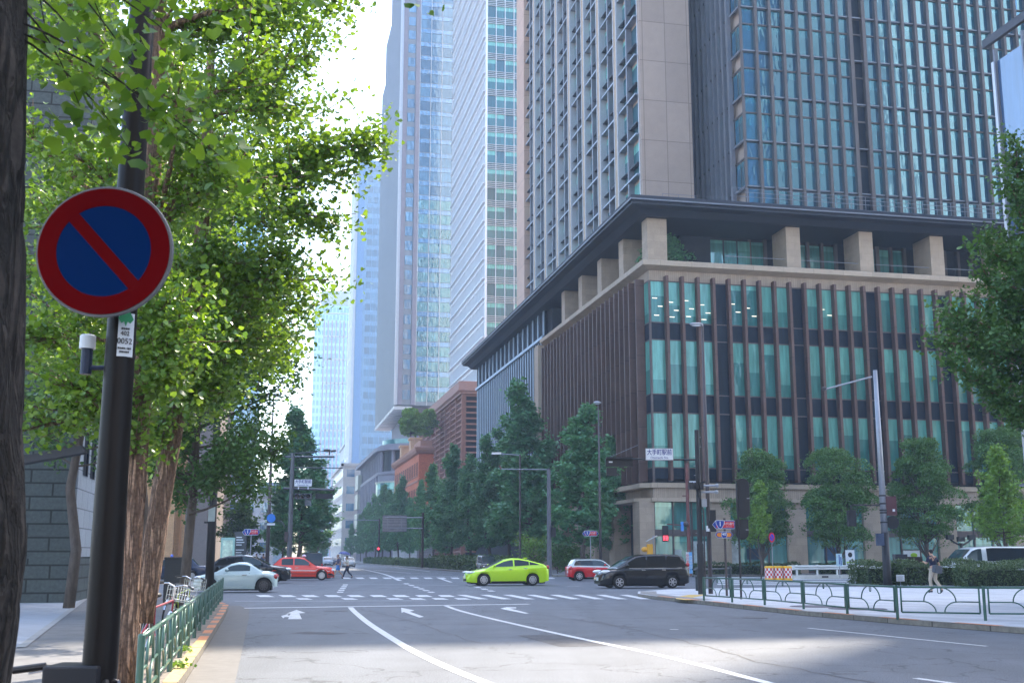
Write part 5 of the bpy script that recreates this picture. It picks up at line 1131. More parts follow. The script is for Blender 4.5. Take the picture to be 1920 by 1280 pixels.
MB().ball((-.35, 0, 1.58), (.14, .24, .10), 14, 8).build('roof_lamp', mat('taxi_lamp', (.75, .62, .72), .3, var=0), T, smooth=True)
for s in (1, -1): MB().ball((-1.75+.0, s*.72, 1.04), (.05, .07, .06), 8, 6).bar((-1.75, s*.70, .9), (-1.75, s*.72, 1.02), .02).build('fender_mirror', M_blackt, T)
textmesh('東京無線', .10, M_wst, T, Matrix.Translation((-.75, .858, .62)) @ Matrix.Rotation(R(180), 4, 'Z') @ Matrix.Rotation(R(90), 4, 'X')) if False else None
for s in (-1,): pass
# pale coupe, nose to the left
M_silrim = mat('dark_rim', (.10, .10, .11), .35, .8, var=.03)
T, sp, d = car('coupe', 'small pale mint coupe behind the end of the green fence', 'car', 3.42, 1.48,
  [(0, .45), (.08, .62), (.25, .70), (.7, .82), (1.1, .86), (2.2, .88), (2.6, .88), (3.1, .86), (3.36, .78), (3.42, .60)],
  [(.85, .82), (1.2, 1.02), (1.5, 1.18), (1.8, 1.245), (2.15, 1.23), (2.4, 1.14), (2.8, .88)], [(1.28, 2.30)], (.66, 2.88), .29, paint('mint_paint', (.60, .72, .68)), x_ws=(.95, 1.48), x_rw=(2.36, 2.7), doors=(1.25, 2.28), spokes=10, headz=.60, tailz=.66, sillm=mat('mint_paint', 1), clear=.15, rim=M_silrim, hl=(.2, .12, .1), hwroof=.74,
  plan=[(0, .62), (.02, .76), (.07, .88), (.16, .96), (.3, 1), (.78, 1), (.9, .95), (.97, .86), (1, .68)])
place(T, 436, 1110.5, BDEG-3); T.location.y += .6; T.scale = (1.05, 1.03, 1.04)
# dark suv behind the coupe, nose to the right
T, sp, d = car('dark_suv', 'black sport utility car half hidden behind the pale coupe', 'car', 4.70, 1.84,
  [(0, .65), (.06, .84), (.3, .95), (1.1, 1.04), (1.5, 1.06), (3.4, 1.10), (4.3, 1.12), (4.70, .95)],
  [(1.1, 1.0), (1.7, 1.34), (2.2, 1.56), (2.7, 1.62), (3.6, 1.57), (4.1, 1.44), (4.5, 1.12)], [(1.6, 2.72), (2.80, 3.62), (3.68, 4.15)], (.92, 3.62), .36, paint('black_paint', 1), x_ws=(1.2, 2.15), x_rw=(4.05, 4.42), doors=(1.55, 2.76, 3.6), spokes=5, headz=.82, tailz=1.0, clear=.2)
place(T, 462, 1093.5, 180+BDEG-4); T.location.y += .9
# navy taxi sedan at left
T, sp, d = car('navy_taxi', 'dark navy taxi sedan with a blue roof lamp waiting at far left', 'car', 4.69, 1.70,
  [(0, .55), (.05, .74), (.2, .84), (1.2, .93), (1.5, .95), (3.6, .98), (4.0, .98), (4.62, .95), (4.70, .80)],
  [(1.15, .90), (1.6, 1.20), (1.95, 1.43), (2.3, 1.50), (3.3, 1.49), (3.55, 1.42), (4.02, .98)], [(1.62, 2.62), (2.70, 3.45)], (.82, 3.58), .315, paint('navy_paint', (.012, .025, .06)), x_ws=(1.2, 1.92), x_rw=(3.58, 3.98), doors=(1.55, 2.66, 3.5), spokes=12, hwroof=.80)
place(T, 315, 1089, BDEG); T.location.y += .9; MB().ball((-.1, 0, 1.58), (.10, .12, .11), 10, 8).build('roof_lamp', mat('blue_lamp', (.12, .2, .7), .3, var=0), T, smooth=True)
# distant and partly hidden vehicles
def boxcar(name, label, L, W, H, body, px, Y, rz, glass=None, cat='car', bonnet=.9, **k):
    T, sp, d = car(name, label, cat, L, W, [(0, .5), (.05, .75), (.25, .9), (bonnet, .98), (L-.1, 1.02), (L, .9)], [(bonnet*.7, .94), (bonnet+.35, H-.16), (bonnet+.7, H-.02), (L-.6, H), (L-.25, H-.1), (L-.04, 1.0)],
        [(bonnet+.15, bonnet+1.2), (bonnet+1.28, L-1.2), (L-1.12, L-.45)], (.7, L-.8), .3, body, x_ws=(bonnet*.8, bonnet+.42), x_rw=(L-.28, L-.1), hwroof=.84, spokes=6, **k)
    T.location = (at(px, 1042, Y).x, Y, 0); T.rotation_euler = (0, 0, R(rz)); return T
boxcar('kei_wagon', 'black and white small wagon facing the viewer behind the lime car', 3.4, 1.48, 1.66, paint('black_paint', 1), 913, 104, 90+BDEG, roofm=paint('black_paint', 1))
boxcar('black_van', 'black van driving away just behind the red taxi', 4.4, 1.7, 1.88, paint('black_paint', 1), 582, 100, 270+BDEG+6, cat='van')
boxcar('far_car', 'pale blue car seen far down the avenue, left one of two', 4.4, 1.7, 1.5, paint('pale_car', (.35, .42, .5)), 614, 190, 90+BDEG, group='far cars on the avenue')
boxcar('far_car', 'white car far down the avenue behind the woman with the parasol', 4.4, 1.7, 1.5, paint('white_paint', (.68, .7, .7)), 654, 170, 90+BDEG, group='far cars on the avenue')
boxcar('far_car', 'dark hazy car far down the avenue between the pale ones', 4.4, 1.7, 1.5, paint('navy_paint', 1), 630, 205, 90+BDEG, group='far cars on the avenue')
# white delivery van and a white car beyond the hedge at right
T, sp, d = car('white_van', 'long white van parked beyond the hedge at the right edge', 'van', 5.3, 1.80,
  [(0, .70), (.06, .95), (.2, 1.12), (.5, 1.24), (.8, 1.27), (5.2, 1.30), (5.3, 1.2)], [(.25, 1.12), (.7, 1.52), (1.15, 1.92), (1.5, 2.04), (2.4, 2.10), (5.0, 2.10), (5.2, 1.95), (5.28, 1.3)], [(.85, 1.75), (2.05, 5.0)], (1.15, 4.15), .33, paint('white_paint', 1), x_ws=(.42, 1.15), doors=(.8, 1.85), headz=.9, tailz=1.1, hwroof=.86, sillm=paint('white_paint', 1), mirror=.75)
p = at(1771, 1040, 64); T.location = (p.x+2.65*CG, 64+2.65*SG, 0); T.rotation_euler = (0, 0, R(BDEG))
T = boxcar('white_car', 'white car cut off by the right edge beyond the lower hedge', 4.2, 1.7, 1.6, paint('white_paint', 1), 1960, 60.5, BDEG, bonnet=.8)
boxcar('dark_car', 'dark car with red tail light glimpsed between the granite wall and the trunk', 4.4, 1.7, 1.45, paint('navy_paint', 1), 130, 62, BDEG)
# bicycles -----------------------------------------------------------
def torus(mb, c, R0, r, n=30, m=7, ax='y'):
    b0 = len(mb.v)
    for i in range(n):
        a = 2*math.pi*i/n
        for k in range(m):
            t = 2*math.pi*k/m; rr = R0+r*math.cos(t); q = (rr*math.cos(a), r*math.sin(t), rr*math.sin(a)); mb.v.append((q[0]+c[0], q[1]+c[1], q[2]+c[2]))
    for i in range(n):
        for k in range(m): mb.f.append((b0+i*m+k, b0+((i+1) % n)*m+k, b0+((i+1) % n)*m+(k+1) % m, b0+i*m+(k+1) % m))
def bicycle(label, frame_c, x, y, z, rz, lean=0., basket=True, steer=0.):
    T = thing('bicycle', label, 'bicycle', (x, y, z), 0, 'bicycles by the left fence'); T.rotation_euler = (R(lean), 0, R(rz)); r = .33
    M_f = mat('bike_'+frame_c, frame_c, .35, var=.05, coat=.5); M_r = mat('rust_steel', (.25, .22, .2), .4, .8)
    for wx in (-.53, .53):
        t_ = MB(); torus(t_, (wx, 0, r), r-.02, .018); t_ = t_.build('wheel', M_tyre, T, smooth=True); s_ = MB(); torus(s_, (wx, 0, r), r-.045, .009, 30, 5)
        for k in range(14): a = 2*math.pi*k/14; s_.tube([(wx, 0, r), (wx+(r-.05)*math.cos(a), 0, r+(r-.05)*math.sin(a))], .0018, 3)
        s_.tube([(wx, -.05, r), (wx, .05, r)], .02, 8); s_.build('rim', M_chrome, t_)
        g = MB(); g.v = []; 
        for i in range(11):
            a = R(20+i*14); g.v += [(wx+(r+.02)*math.cos(a), s*.025, r+(r+.02)*math.sin(a)) for s in (-1, 1)]
        g.f = [(2*i, 2*i+1, 2*i+3, 2*i+2) for i in range(10)]; g.build('mudguard', M_chrome, T)
    f = MB(); bb, st, hd, ft = (-.08, 0, .28), (-.22, 0, .72), (.36, 0, .80), (.40, 0, .62)
    for a, b_ in ((bb, st), (bb, ft), (st, hd), ((-.53, .0, r), bb), ((-.53, 0, r), (-.2, 0, .66)), (hd, ft), (ft, (.53, .0, r))): f.tube([a, b_], .016, 8)
    f.build('frame', M_f, T)
    h = MB(); h.tube([(.36, 0, .8), (.34, 0, 1.0)], .013, 8).tube([(.38, -.28, 1.02), (.36, -.12, 1.04), (.34, 0, 1.0), (.36, .12, 1.04), (.38, .28, 1.02)], .011, 8); hb_ = h.build('handlebar', M_chrome, T)
    for s in (-1, 1): MB().tube([(.37, s*.2, 1.035), (.28, s*.31, 1.01)], [.017, .017], 8).build('grip', M_blackt, hb_); MB().tube([(.42, s*.2, 1.02), (.36, s*.3, .99)], .006, 5).build('brake_lever', M_chrome, hb_)
    MB().tube([(-.22, 0, .72), (-.25, 0, .86)], .013, 8).build('seat_post', M_chrome, T); MB().ball((-.27, 0, .90), (.14, .075, .04), 12, 6).build('saddle', M_blackt, T, smooth=True)
    c = MB(); c.tube([(-.08, -.06, .28), (-.08, .06, .28)], .03, 8).bar((-.08, .08, .28), (.02, .08, .14), .02).bar((-.08, -.08, .28), (-.18, -.08, .42), .02); c.box(.0, .06, .06, .15, .12, .14).box(-.22, -.16, -.15, -.06, .42, .44); c.build('crank', M_r, T)
    MB().box(-.56, -.52, -.03, .03, .62, .68).build('reflector', M_lampr, T)
    if basket:
        k = MB()
        for zz in (.78, .86, .94, 1.0): k.tube([(.48, -.17, zz), (.78, -.17, zz), (.78, .17, zz), (.48, .17, zz), (.48, -.17, zz)], .004, 4)
        for i in range(9): yy = -.17+.34*i/8; k.tube([(.78, yy, 1.), (.76, yy, .78), (.48, yy, .78), (.48, yy, 1.)], .0035, 4)
        k.build('basket', M_chrome, T)
    return T
p = gr(292, 1230, .13); bicycle('parked bicycle with wire basket and dark saddle between the big trunk and the green fence', '#8a2238', p.x-.02, p.y-.1, .13, 82, lean=8)
p = gr(325, 1185, .13); bicycle('second parked bicycle with yellow green frame just beyond the first one', '#9aa82a', p.x-.05, p.y+.4, .13, 85, lean=6)
gp = at(112, 1258, 5.7); bt = bicycle('bicycle at the bottom edge of which only a handlebar grip shows', '#20283a', 0, 0, .13, 60, lean=4, basket=False)
bt.location = (gp.x-.05, gp.y-.62, gp.z-1.0+.0)
bt.location.z = max(.0, min(.14, bt.location.z))
# ================= street furniture =================
M_pole = mat('brown_pole', (.012, .009, .008), .42, .0, spec=.2, var=.1); M_black = mat('signal_black', (.018, .018, .022), .55, .1, var=.1); M_steel = mat('galvanised', (.33, .34, .37), .45, .6, var=.08, vs_=4); M_dbrown = mat('dark_brown_pole', (.075, .06, .06), .45, .3, var=.1)
M_green = mat('fence_green', (.035, .105, .08), .35, .1, var=.12, vs_=5, coat=.3); M_navypost = mat('dark_fence', (.03, .04, .045), .45, .2)
M_sgwhite = mat('sign_white', (.72, .74, .76), .45, var=.03); M_sgblue = mat('sign_blue', (.012, .045, .30), .4, var=.03); M_sgred = mat('sign_red', (.62, .02, .035), .4, var=.03); M_sgor = mat('sign_orange', (.72, .22, .02), .4, var=.03)
M_nb = mat('noparking_blue', (.0006, .020, .095), .6, var=.03, spec=.04); M_nr = mat('noparking_red', (.13, .0006, .0018), .6, var=.03, spec=.04); M_text = mat('blue_lettering', (.02, .03, .22), .5, var=0); M_dk = mat('dark_lettering', (.02, .02, .02), .5, var=0)
def disc(name, r, y0, y1, m, parent, c=(0, 0, 0), n=48): return MB().lathe([(r, y0), (r, y1), (.0005, y1)][::1], n, c, 'y').build(name, m, parent)
# --- the no-parking sign on its pole, close to the camera
Yp = 5.25; bx = -.3487*Yp
T = thing('sign_pole', 'dark pole carrying the big round red and blue no parking sign', 'sign pole', (bx, Yp, .12))
MB().tube([(0, 0, 0), (0, 0, 1.0), (.0, 0, 2.2), (0, 0, 3.6), (0, 0, 7)], [.078, .076, .068, .061, .055], 32).build('pole', M_pole, T, smooth=True)
MB().box(-.21, .03, -.12, .10, 0, .98).box(-.20, .02, -.13, .10, .1, .9).build('switch_box', M_black, T, bevel=.01)
sc_ = at(195, 471, 5.0)-T.location
def annulus(name, r0, r1, y, m, parent, n=72, th=.002):
    mb = MB()
    for k in range(n):
        a = 2*math.pi*k/n
        for r in (r0, r1): mb.v += [(r*math.cos(a), y, r*math.sin(a)), (r*math.cos(a), y+th, r*math.sin(a))]
    for k in range(n):
        i, j = k*4, ((k+1) % n)*4; mb.f += [(i, j, j+2, i+2), (i+2, j+2, j+3, i+3), (i+1, i+3, j+3, j+1), (i, i+1, j+1, j)]
    return mb.build(name, m, parent)
P = MB().lathe([(.30, .0), (.302, .006), (.302, .018), (.30, .024)], 64, (0, 0, 0), 'y').build('sign_face', mat('sign_rim', (.16, .16, .17), .6), T); P.location = sc_; P.rotation_euler = (R(3), 0, 0); P.scale = (1.03, 1, 1.0)
disc('blue_field', .209, -.0045, -.0015, M_nb, P); annulus('red_ring', .2085, .289, -.007, M_nr, P, th=.006)
a_ = R(-48.5); sl = MB().add([(x*math.cos(a_)-z*math.sin(a_), y, x*math.sin(a_)+z*math.cos(a_)) for y in (-.0065, -.003) for x, z in ((-.212, -.0275), (.212, -.0275), (.212, .0275), (-.212, .0275))], [(0, 1, 2, 3), (4, 7, 6, 5), (0, 4, 5, 1), (1, 5, 6, 2), (2, 6, 7, 3), (3, 7, 4, 0)]).build('red_slash', M_nr, P)
for z in (-.12, .12): MB().box(-.12, .18, .02, .18, z-.02, z+.02).build('clamp', M_steel, P)
st = MB(); rr = .0735
for k in range(9):
    a = R(-93+k*7.5+10); st.v += [(rr*math.cos(a), rr*math.sin(a), z) for z in (2.355, 2.56)]
st.f = [(2*k, 2*k+2, 2*k+3, 2*k+1) for k in range(8)]; st = st.build('number_sticker', M_sgwhite, T)
am = R(-58)
def onpole(z, txt, size, m): textmesh(txt, size, m, st, Matrix.Translation(((rr+.0015)*math.cos(am), (rr+.0015)*math.sin(am), z)) @ Matrix.Rotation(am+R(90), 4, 'Z') @ Matrix.Rotation(R(90), 4, 'X'), sx=.9)
onpole(2.462, '402', .030, M_dk); onpole(2.425, '0052', .038, M_dk); onpole(2.484, '道路照明', .011, M_dk); onpole(2.392, '東京都第一建設', .010, M_dk); onpole(2.375, '事務所管理', .010, M_dk)
MB().ext([(-.035, 0), (-.02, -.02), (-.008, -.012), (0, -.035), (.008, -.012), (.02, -.02), (.035, 0), (.02, .03), (0, .04), (-.02, .03)], ((rr+.002)*math.cos(am), (rr+.002)*math.sin(am), 2.53), (-math.sin(am), math.cos(am), 0), (0, 0, 1), 0, .001).build('leaf_emblem', mat('emblem_green', (.03, .35, .12), .5), st)
q = at(164, 650, Yp)-T.location; se = MB().tube([(q.x, q.y, q.z-.13), (q.x, q.y, q.z-.0)], .026, 16).tube([(q.x, q.y, q.z-.1), (-.05, 0, q.z-.1)], .012, 8).build('light_sensor', mat('sensor_navy', (.01, .02, .05), .5), T); MB().tube([(q.x, q.y, q.z-.01), (q.x, q.y, q.z+.05), (q.x, q.y, q.z+.056)], [.037, .036, .03], 18).build('sensor_cap', M_sgwhite, se)
# --- pedestrian guard fences
def fence_panel(L, h, m, parent, r=.021):
    mb = MB(); z0, z1, zm = .16, h, h*.56; g = .07
    mb.tube([(g, 0, z0), (g, 0, z1-.02)], r, 8).tube([(L-g, 0, z0), (L-g, 0, z1-.02)], r, 8).tube([(g, 0, z0), (L-g, 0, z0)], r, 8)
    mb.tube([(0, 0, z1), (L, 0, z1)], r*1.25, 10); c = L/2; w = .20*L
    mb.tube([(g, 0, zm)]+[(c-w*1.05+w*.8*math.sin(t), 0, z0+(zm-z0)*math.cos(t)) for t in np.linspace(0, math.pi/2, 7)], r*.75, 7)
    mb.tube([(L-g, 0, zm)]+[(c+w*1.05-w*.8*math.sin(t), 0, z0+(zm-z0)*math.cos(t)) for t in np.linspace(0, math.pi/2, 7)], r*.75, 7)
    mb.tube([(c+w*.95*math.cos(t), 0, zm+(z1-zm)*math.sin(t)) for t in np.linspace(0, math.pi, 15)], r*.75, 7)
    mb.tube([(c-.035, 0, z1-.01), (c-.035, 0, z1-.11), (c-.02, 0, z1-.14), (c+.02, 0, z1-.14), (c+.035, 0, z1-.11), (c+.035, 0, z1-.01)], r*.6, 6)
    return mb.build('panel', m, parent, smooth=True)
def fence(label, pts, h, m, z=.12, post=.035, name='guard_fence', group='green guard fences'):
    o = Vector((pts[0][0], pts[0][1], z)); T = thing(name, label, 'fence', o, 0, group)
    for p in pts: MB().tube([(p[0]-o.x, p[1]-o.y, -.02), (p[0]-o.x, p[1]-o.y, h+.02), (p[0]-o.x, p[1]-o.y, h+.035)], [post, post, post*.7], 10).build('post', m, T)
    for p, q in zip(pts[:-1], pts[1:]):
        d = Vector((q[0]-p[0], q[1]-p[1], 0)); pn = fence_panel(d.length-.06, h, m, T); pn.location = (p[0]-o.x+d.x/d.length*.03, p[1]-o.y+d.y/d.length*.03, 0); pn.rotation_euler = (0, 0, math.atan2(d.y, d.x))
    return T
M_lgreen = mat('fence_green_light', (.05, .125, .095), .4, .1, var=.12, vs_=5, coat=.3)
nL = 14; fence('green tubular guard fence between the big trunks and the left kerb', [(-3.52-.2225*(10.9-11.3)-.2225*k*2.03, 10.9+2.03*k) for k in range(nL+1)], .70, M_lgreen, .13, group='green guard fences')
rp = [xy(gr(x, y, .12)) for x, y in ((1320, 1125), (1373, 1128.5), (1434, 1133.5), (1507, 1141), (1589, 1150.5))]
rp += [(rp[-1][0]+.52, rp[-1][1]-2.3)]; e_ = xy(gr(1848, 1163, .12)); rp += [e_, (e_[0]+2.0, e_[1]-.25), (e_[0]+4.0, e_[1]-.6)]
fence('green guard fence with arched rails along the right corner plaza', rp, .74, M_green, .12)
# low dark double rail behind the corner pole
p, q = gr(1308, 1107, .12), gr(1369, 1103, .12); T = thing('barrier', 'low dark barrier with two rails behind the corner signal pole', 'barrier', p)
d = q-p
for s in (0, 1): MB().tube([d*s, d*s+Vector((0, 0, .95)), d*s+Vector((0, 0, 1.0))], [.085, .085, .05], 12).build('post', M_navypost, T)
for z in (.9, .62): MB().tube([d*-.12+Vector((0, 0, z)), d*1.05+Vector((0, 0, z))], .04, 8).build('rail', M_navypost, T)
# --- signs -----------------------------------------------------------
def route_sign(parent, x, y, z, w, rz, no='1', txt='永代通り', sub='Eitai-dori Ave.', col=None, name='route_sign'):
    """six-sided route marker: pointed white-edged blue board, coloured panel, shield and lettering"""
    h = w*.33; M = Matrix.Translation((x, y, z)) @ Matrix.Rotation(rz, 4, 'Z')
    def hexa(w_, h_, tip): return [(-w_/2, 0), (-w_/2+tip, -h_/2), (w_/2-tip, -h_/2), (w_/2, 0), (w_/2-tip, h_/2), (-w_/2+tip, h_/2)]
    def lay(poly, y0, nm, m, par):
        o = MB().ext(poly, (0, y0, 0), (1, 0, 0), (0, 0, 1), -.002, .002).build(nm, m, par); o.data.transform(M); return o
    b = lay(hexa(w, h, h*.42), .0, name, M_sgwhite, parent); lay(hexa(w*.97, h*.90, h*.38), -.006, 'blue_border', M_sgblue, b)
    lay([(w*-.34, -h*.36), (w*.37, -h*.36), (w*.37, h*.36), (w*-.34, h*.36)] if no != '402' else [(-w*.42, 0), (-w*.33, -h*.33), (w*.33, -h*.33), (w*.42, 0), (w*.33, h*.33), (-w*.33, h*.33)], -.011, 'panel', col or M_sgred, b)
    if no == '1':
        sh = [(-.17*w, .47*h), (-.06*w, .5*h), (.06*w, .5*h), (.17*w, .47*h), (.155*w, .1*h), (.08*w, -.34*h), (0, -.52*h), (-.08*w, -.34*h), (-.155*w, .1*h)]; c = -.19*w
    else: sh = [(-.16*w, 0), (-.1*w, -.5*h), (.1*w, -.5*h), (.16*w, 0), (.1*w, .5*h), (-.1*w, .5*h)]; c = 0
    lay([(c+p_[0]*1.08, p_[1]*1.06) for p_ in sh][::-1 if no == '1' else 1], -.015, 'shield_edge', M_sgwhite, b); lay([(c+p_[0]*.95, p_[1]*.93) for p_ in sh][::-1 if no == '1' else 1], -.019, 'shield', M_sgblue, b)
    textmesh(no, h*(.8 if no == '1' else .52), M_sgwhite, b, M @ face_cam(c, -.024, .02), sx=1. if no == '1' else .85, bold=.004)
    if no == '1': textmesh(txt, h*.36, M_sgwhite, b, M @ face_cam(w*.16, -.016, h*.08)); textmesh(sub, h*.13, M_sgwhite, b, M @ face_cam(w*.16, -.016, -h*.24))
    return b
def route_post(label, px, py, Y, w, ztop, rz=0., group='route signs', base=.12, xo=0.):
    p = at(px, py, Y); T = thing('route_sign_post', label, 'road sign', (p.x, Y, base), 0, group); MB().tube([(xo, 0.05, 0), (xo, .05, p.z-base+.1)], .038, 10).build('pole', M_steel, T); route_sign(T, 0, 0, p.z-base, w, rz); return T
route_post('small red and blue route 1 sign left of the very tall lamp', 471, 997, 86, 1.36, 0)
route_post('small route 1 sign above the red car between the two slim poles', 1107, 999.5, 88, 1.25, 0)
p = at(1359, 983, 43.5); T = thing('route_sign_post', 'route 1 sign over an orange 402 sign on one pole beside the corner signal', 'road sign', (p.x, 43.5, .12), 0, 'route signs')
MB().tube([(0, .06, 0), (0, .06, p.z+.12)], .045, 12).build('pole', M_dbrown, T); route_sign(T, 0, 0, p.z-.12, .96, R(4)); p2 = at(1356, 1002, 43.5); route_sign(T, -.04, 0, p2.z-.12, .70, R(4), '402', col=M_sgor)
MB().box(-.62, -.46, .02, .1, p.z-.26, p.z+.02).build('back_plate', M_black, T)
def name_board(parent, x, y, z, w, h, rz=0., txt='大手町駅前', sub='Otemachi Sta.', nm='name_board'):
    M = Matrix.Translation((x, y, z)) @ Matrix.Rotation(rz, 4, 'Z')
    b = MB().box(-w/2, w/2, -.02, .02, -h/2, h/2).build(nm, M_steel, parent); b.data.transform(M)
    f = MB().box(-w/2+.02, w/2-.02, -.026, -.02, -h/2+.02, h/2-.02).build('board_face', M_sgwhite, b); f.data.transform(M)
    textmesh(txt, h*.52, M_text, b, M @ face_cam(0, -.03, h*.14), bold=.003, sx=min(.98, w*.90/(5*h*.52))); textmesh(sub, h*.27, M_text, b, M @ face_cam(0, -.03, -h*.29)); return b
def signal3(parent, x, y, z, s=1., rz=0., horiz=True, back=False, lit=None, name='signal_head'):
    """signal head with lenses and visors (front towards -Y), or its plain back"""
    M = Matrix.Translation((x, y, z)) @ Matrix.Rotation(rz, 4, 'Z'); w, h = (1.15*s, .38*s) if horiz else (.38*s, 1.15*s)
    b = MB().box(-w/2, w/2, -.06*s, .1*s, -h/2, h/2)
    cs = [(-.37*s, 0), (0, 0), (.37*s, 0)] if horiz else [(0, -.37*s), (0, 0), (0, .37*s)]
    if not back:
        for cx_, cz_ in cs:
            for i in range(9):
                a0, a1 = math.pi*i/8*1.2-.3, math.pi*(i+1)/8*1.2-.3; r = .16*s
                if i < 8: b.quad((cx_+r*math.cos(a0), -.06*s, cz_+r*math.sin(a0)), (cx_+r*math.cos(a1), -.06*s, cz_+r*math.sin(a1)), (cx_+r*math.cos(a1), -.28*s, cz_+r*math.sin(a1)), (cx_+r*math.cos(a0), -.28*s, cz_+r*math.sin(a0)))
    o = b.build(name, M_black if back else mat('signal_grey', (.10, .11, .12), .5), parent); o.data.transform(M)
    if not back:
        for k, (cx_, cz_) in enumerate(cs):
            m_ = mat('dark_lens', (.03, .02, .02), .15, coat=1.) if lit != k else mat('red_lit', (.6, .02, .02), .3, emit=((1, .04, .05), 2.))
            l_ = MB().lathe([(.14*s, -.075*s), (.11*s, -.095*s), (.001, -.1*s)], 16, (cx_, 0, cz_), 'y').build('lens', m_, o); l_.data.transform(M)
    else:
        t_ = MB().box(w/2-.28*s, w/2-.12*s, .1*s, .105*s, -.03*s, .03*s).build('rating_label', M_sgwhite, o); t_.data.transform(M @ Matrix.Rotation(math.pi, 4, 'Z'))
    return o
# --- far left signal mast
Ym = 80.; p0 = at(541, 1078, Ym); M_steel0 = M_steel; M_steel = mat('weathered_dark_steel', (.10, .105, .12), .45, .4, var=.1)
T = thing('signal_mast', 'grey signal mast with station name board and three light signal on the left island', 'traffic signal', (p0.x, Ym, .12))
def rel(px, py, Y, o): v = at(px, py, Y); return v-Vector(o)
o = T.location
MB().tube([(0, 0, 0), (0, 0, rel(541, 900, Ym, o).z), (0, 0, rel(541, 849, Ym, o).z)], [.19, .15, .13], 14).build('mast', M_steel, T)
def arm_px(T, pts, Y, r, m, name='arm'):
    q = [Vector((0, 0, 0))+rel(x, y, Y, T.location) for x, y in pts]; q = [Vector((v.x, 0, v.z)) for v in q]; return MB().tube(q, r, 8).build(name, m, T)
arm_px(T, [(535, 856), (627, 856)], Ym, .07, M_steel); arm_px(T, [(541, 876), (643, 877)], Ym, .035, M_steel); arm_px(T, [(531, 915), (627, 918)], Ym, .08, M_steel); arm_px(T, [(541, 851), (575, 848), (612, 845)], Ym, .03, M_steel)
v = rel(569, 905, Ym, o); name_board(T, v.x, -.1, v.z, 1.25, .52)
v = rel(569, 930, Ym, o); signal3(T, v.x, -.1, v.z, 1.02); v = rel(578, 942.5, Ym, o); MB().box(v.x-.22, v.x+.22, -.15, .0, v.z-.2, v.z+.2).build('arrow_signal', mat('signal_grey', 1), T)
v = rel(608, 930, Ym, o); MB().box(v.x-.6, v.x+.6, -.1, .06, v.z-.18, v.z+.18).box(v.x-.55, v.x+.55, -.12, -.1, v.z-.13, v.z+.13).build('signal_back', M_black, T)
v = rel(618, 846, Ym, o); MB().box(v.x-.4, v.x+.05, -.2, .1, v.z-.02, v.z+.14).tube([(v.x+.1, -.1, v.z), (v.x+.45, -.1, v.z+.05)], .08, 8).tube([(v.x, 0, v.z-.25), (v.x, 0, v.z)], .05, 6).build('camera', M_dbrown, T)
v = rel(642, 873, Ym, o); MB().ball((v.x, 0, v.z+.08), .1, 8, 6).build('sensor', M_black, T)
for a, b_ in ((560, 910), (578, 910)): v = rel(a, b_+4, Ym, o); MB().box(v.x-.04, v.x+.04, -.1, 0, v.z-.1, v.z+.2).build('bracket', M_sgwhite, T)
v = rel(509, 971, Ym, o); bs = disc('blue_disc', .30, -.12, -.10, mat('round_blue', (.02, .18, .6), .4), T, (v.x, 0, v.z)); MB().box(v.x-.28, v.x+.28, -.11, -.1, v.z-.48, v.z-.34).build('sub_plate', M_sgwhite, T)
arm_px(T, [(512, 976), (525, 976), (531, 980), (534, 988)], Ym, .03, M_steel)
MB().box(-.35, -.1, -.2, .1, 2.4, 3.1).build('control_box', M_dbrown, T)
M_steel = M_steel0
# --- lamp posts
def lamp_post(label, px, pyb, pyt, Y, r0, r1, m, armdx=0., head=(.55, .18, .12), base=.12, group='tall street lamps', pxb=None):
    zt_ = at(px, pyt, Y).z; x = at(px, pyt, Y).x; T = thing('street_lamp', label, 'street lamp', (x, Y, base), 0, group); MB().tube([(0, 0, 0), (0, 0, zt_*.35), (0, 0, zt_-.1)], [r0, r0*.9, r1], 12).build('pole', m, T, smooth=True)
    h = MB().ball((armdx*.5, 0, zt_-.02), head, 12, 6).tube([(0, 0, zt_-.25), (0, 0, zt_-.05), (armdx*.6, 0, zt_)], r1, 8).build('lamp_head', M_steel, T, smooth=True); MB().ball((armdx*.5, 0, zt_-.07), (head[0]*.75, head[1]*.8, head[2]*.7), 10, 6).build('lamp_glass', M_lampw, h); return T
lamp_post('very tall slim street lamp left of the signal mast on the left island', 513, 1060, 743, 84, .15, .05, M_dbrown, .5, (.35, .2, .12))
lamp_post('slim brown street lamp in front of the broad dark ginkgo above the red car', 1122, 1075, 757, 86, .11, .045, M_dbrown, -.15, (.3, .2, .13))
lamp_post('tall street lamp standing against the corner signal pole', 1317, 1112, 612, 46., .09, .045, M_dbrown, -.5, (.28, .12, .07))
# --- corner signal pole with name board
Yc_ = 45.3; p0 = at(1315, 1100, Yc_); T = thing('signal_mast', 'dark corner signal mast carrying the station name board on a long arm', 'traffic signal', (p0.x, Yc_, .12)); o = T.location
zt_ = rel(1312, 806, Yc_, o).z; MB().tube([(0, 0, 0), (0, 0, 1.9), (0, 0, 1.95), (0, 0, zt_)], [.13, .13, .105, .09], 14).build('mast', M_black, T)
for z in np.linspace(1.2, zt_-.3, 14): MB().box(-.16 if int(z*10) % 2 else .02, .02 if int(z*10) % 2 else .16, -.015, .015, z, z+.02).build('step_bolt', M_steel, T)
arm_px(T, [(1312, 861.5), (1240, 861.5), (1140, 858)], Yc_, .038, M_black); arm_px(T, [(1196, 834), (1140, 858)], Yc_, .008, M_steel, 'stay_wire')
v = rel(1236, 851.5, Yc_, o); name_board(T, v.x, -.05, v.z, 1.10, .47)
v = rel(1161, 866, Yc_, o); signal3(T, v.x, 0, v.z, .92, back=True); MB().box(v.x-.52, v.x+.52, -.3, -.06, v.z+.13, v.z+.18).build('visor', M_black, T)
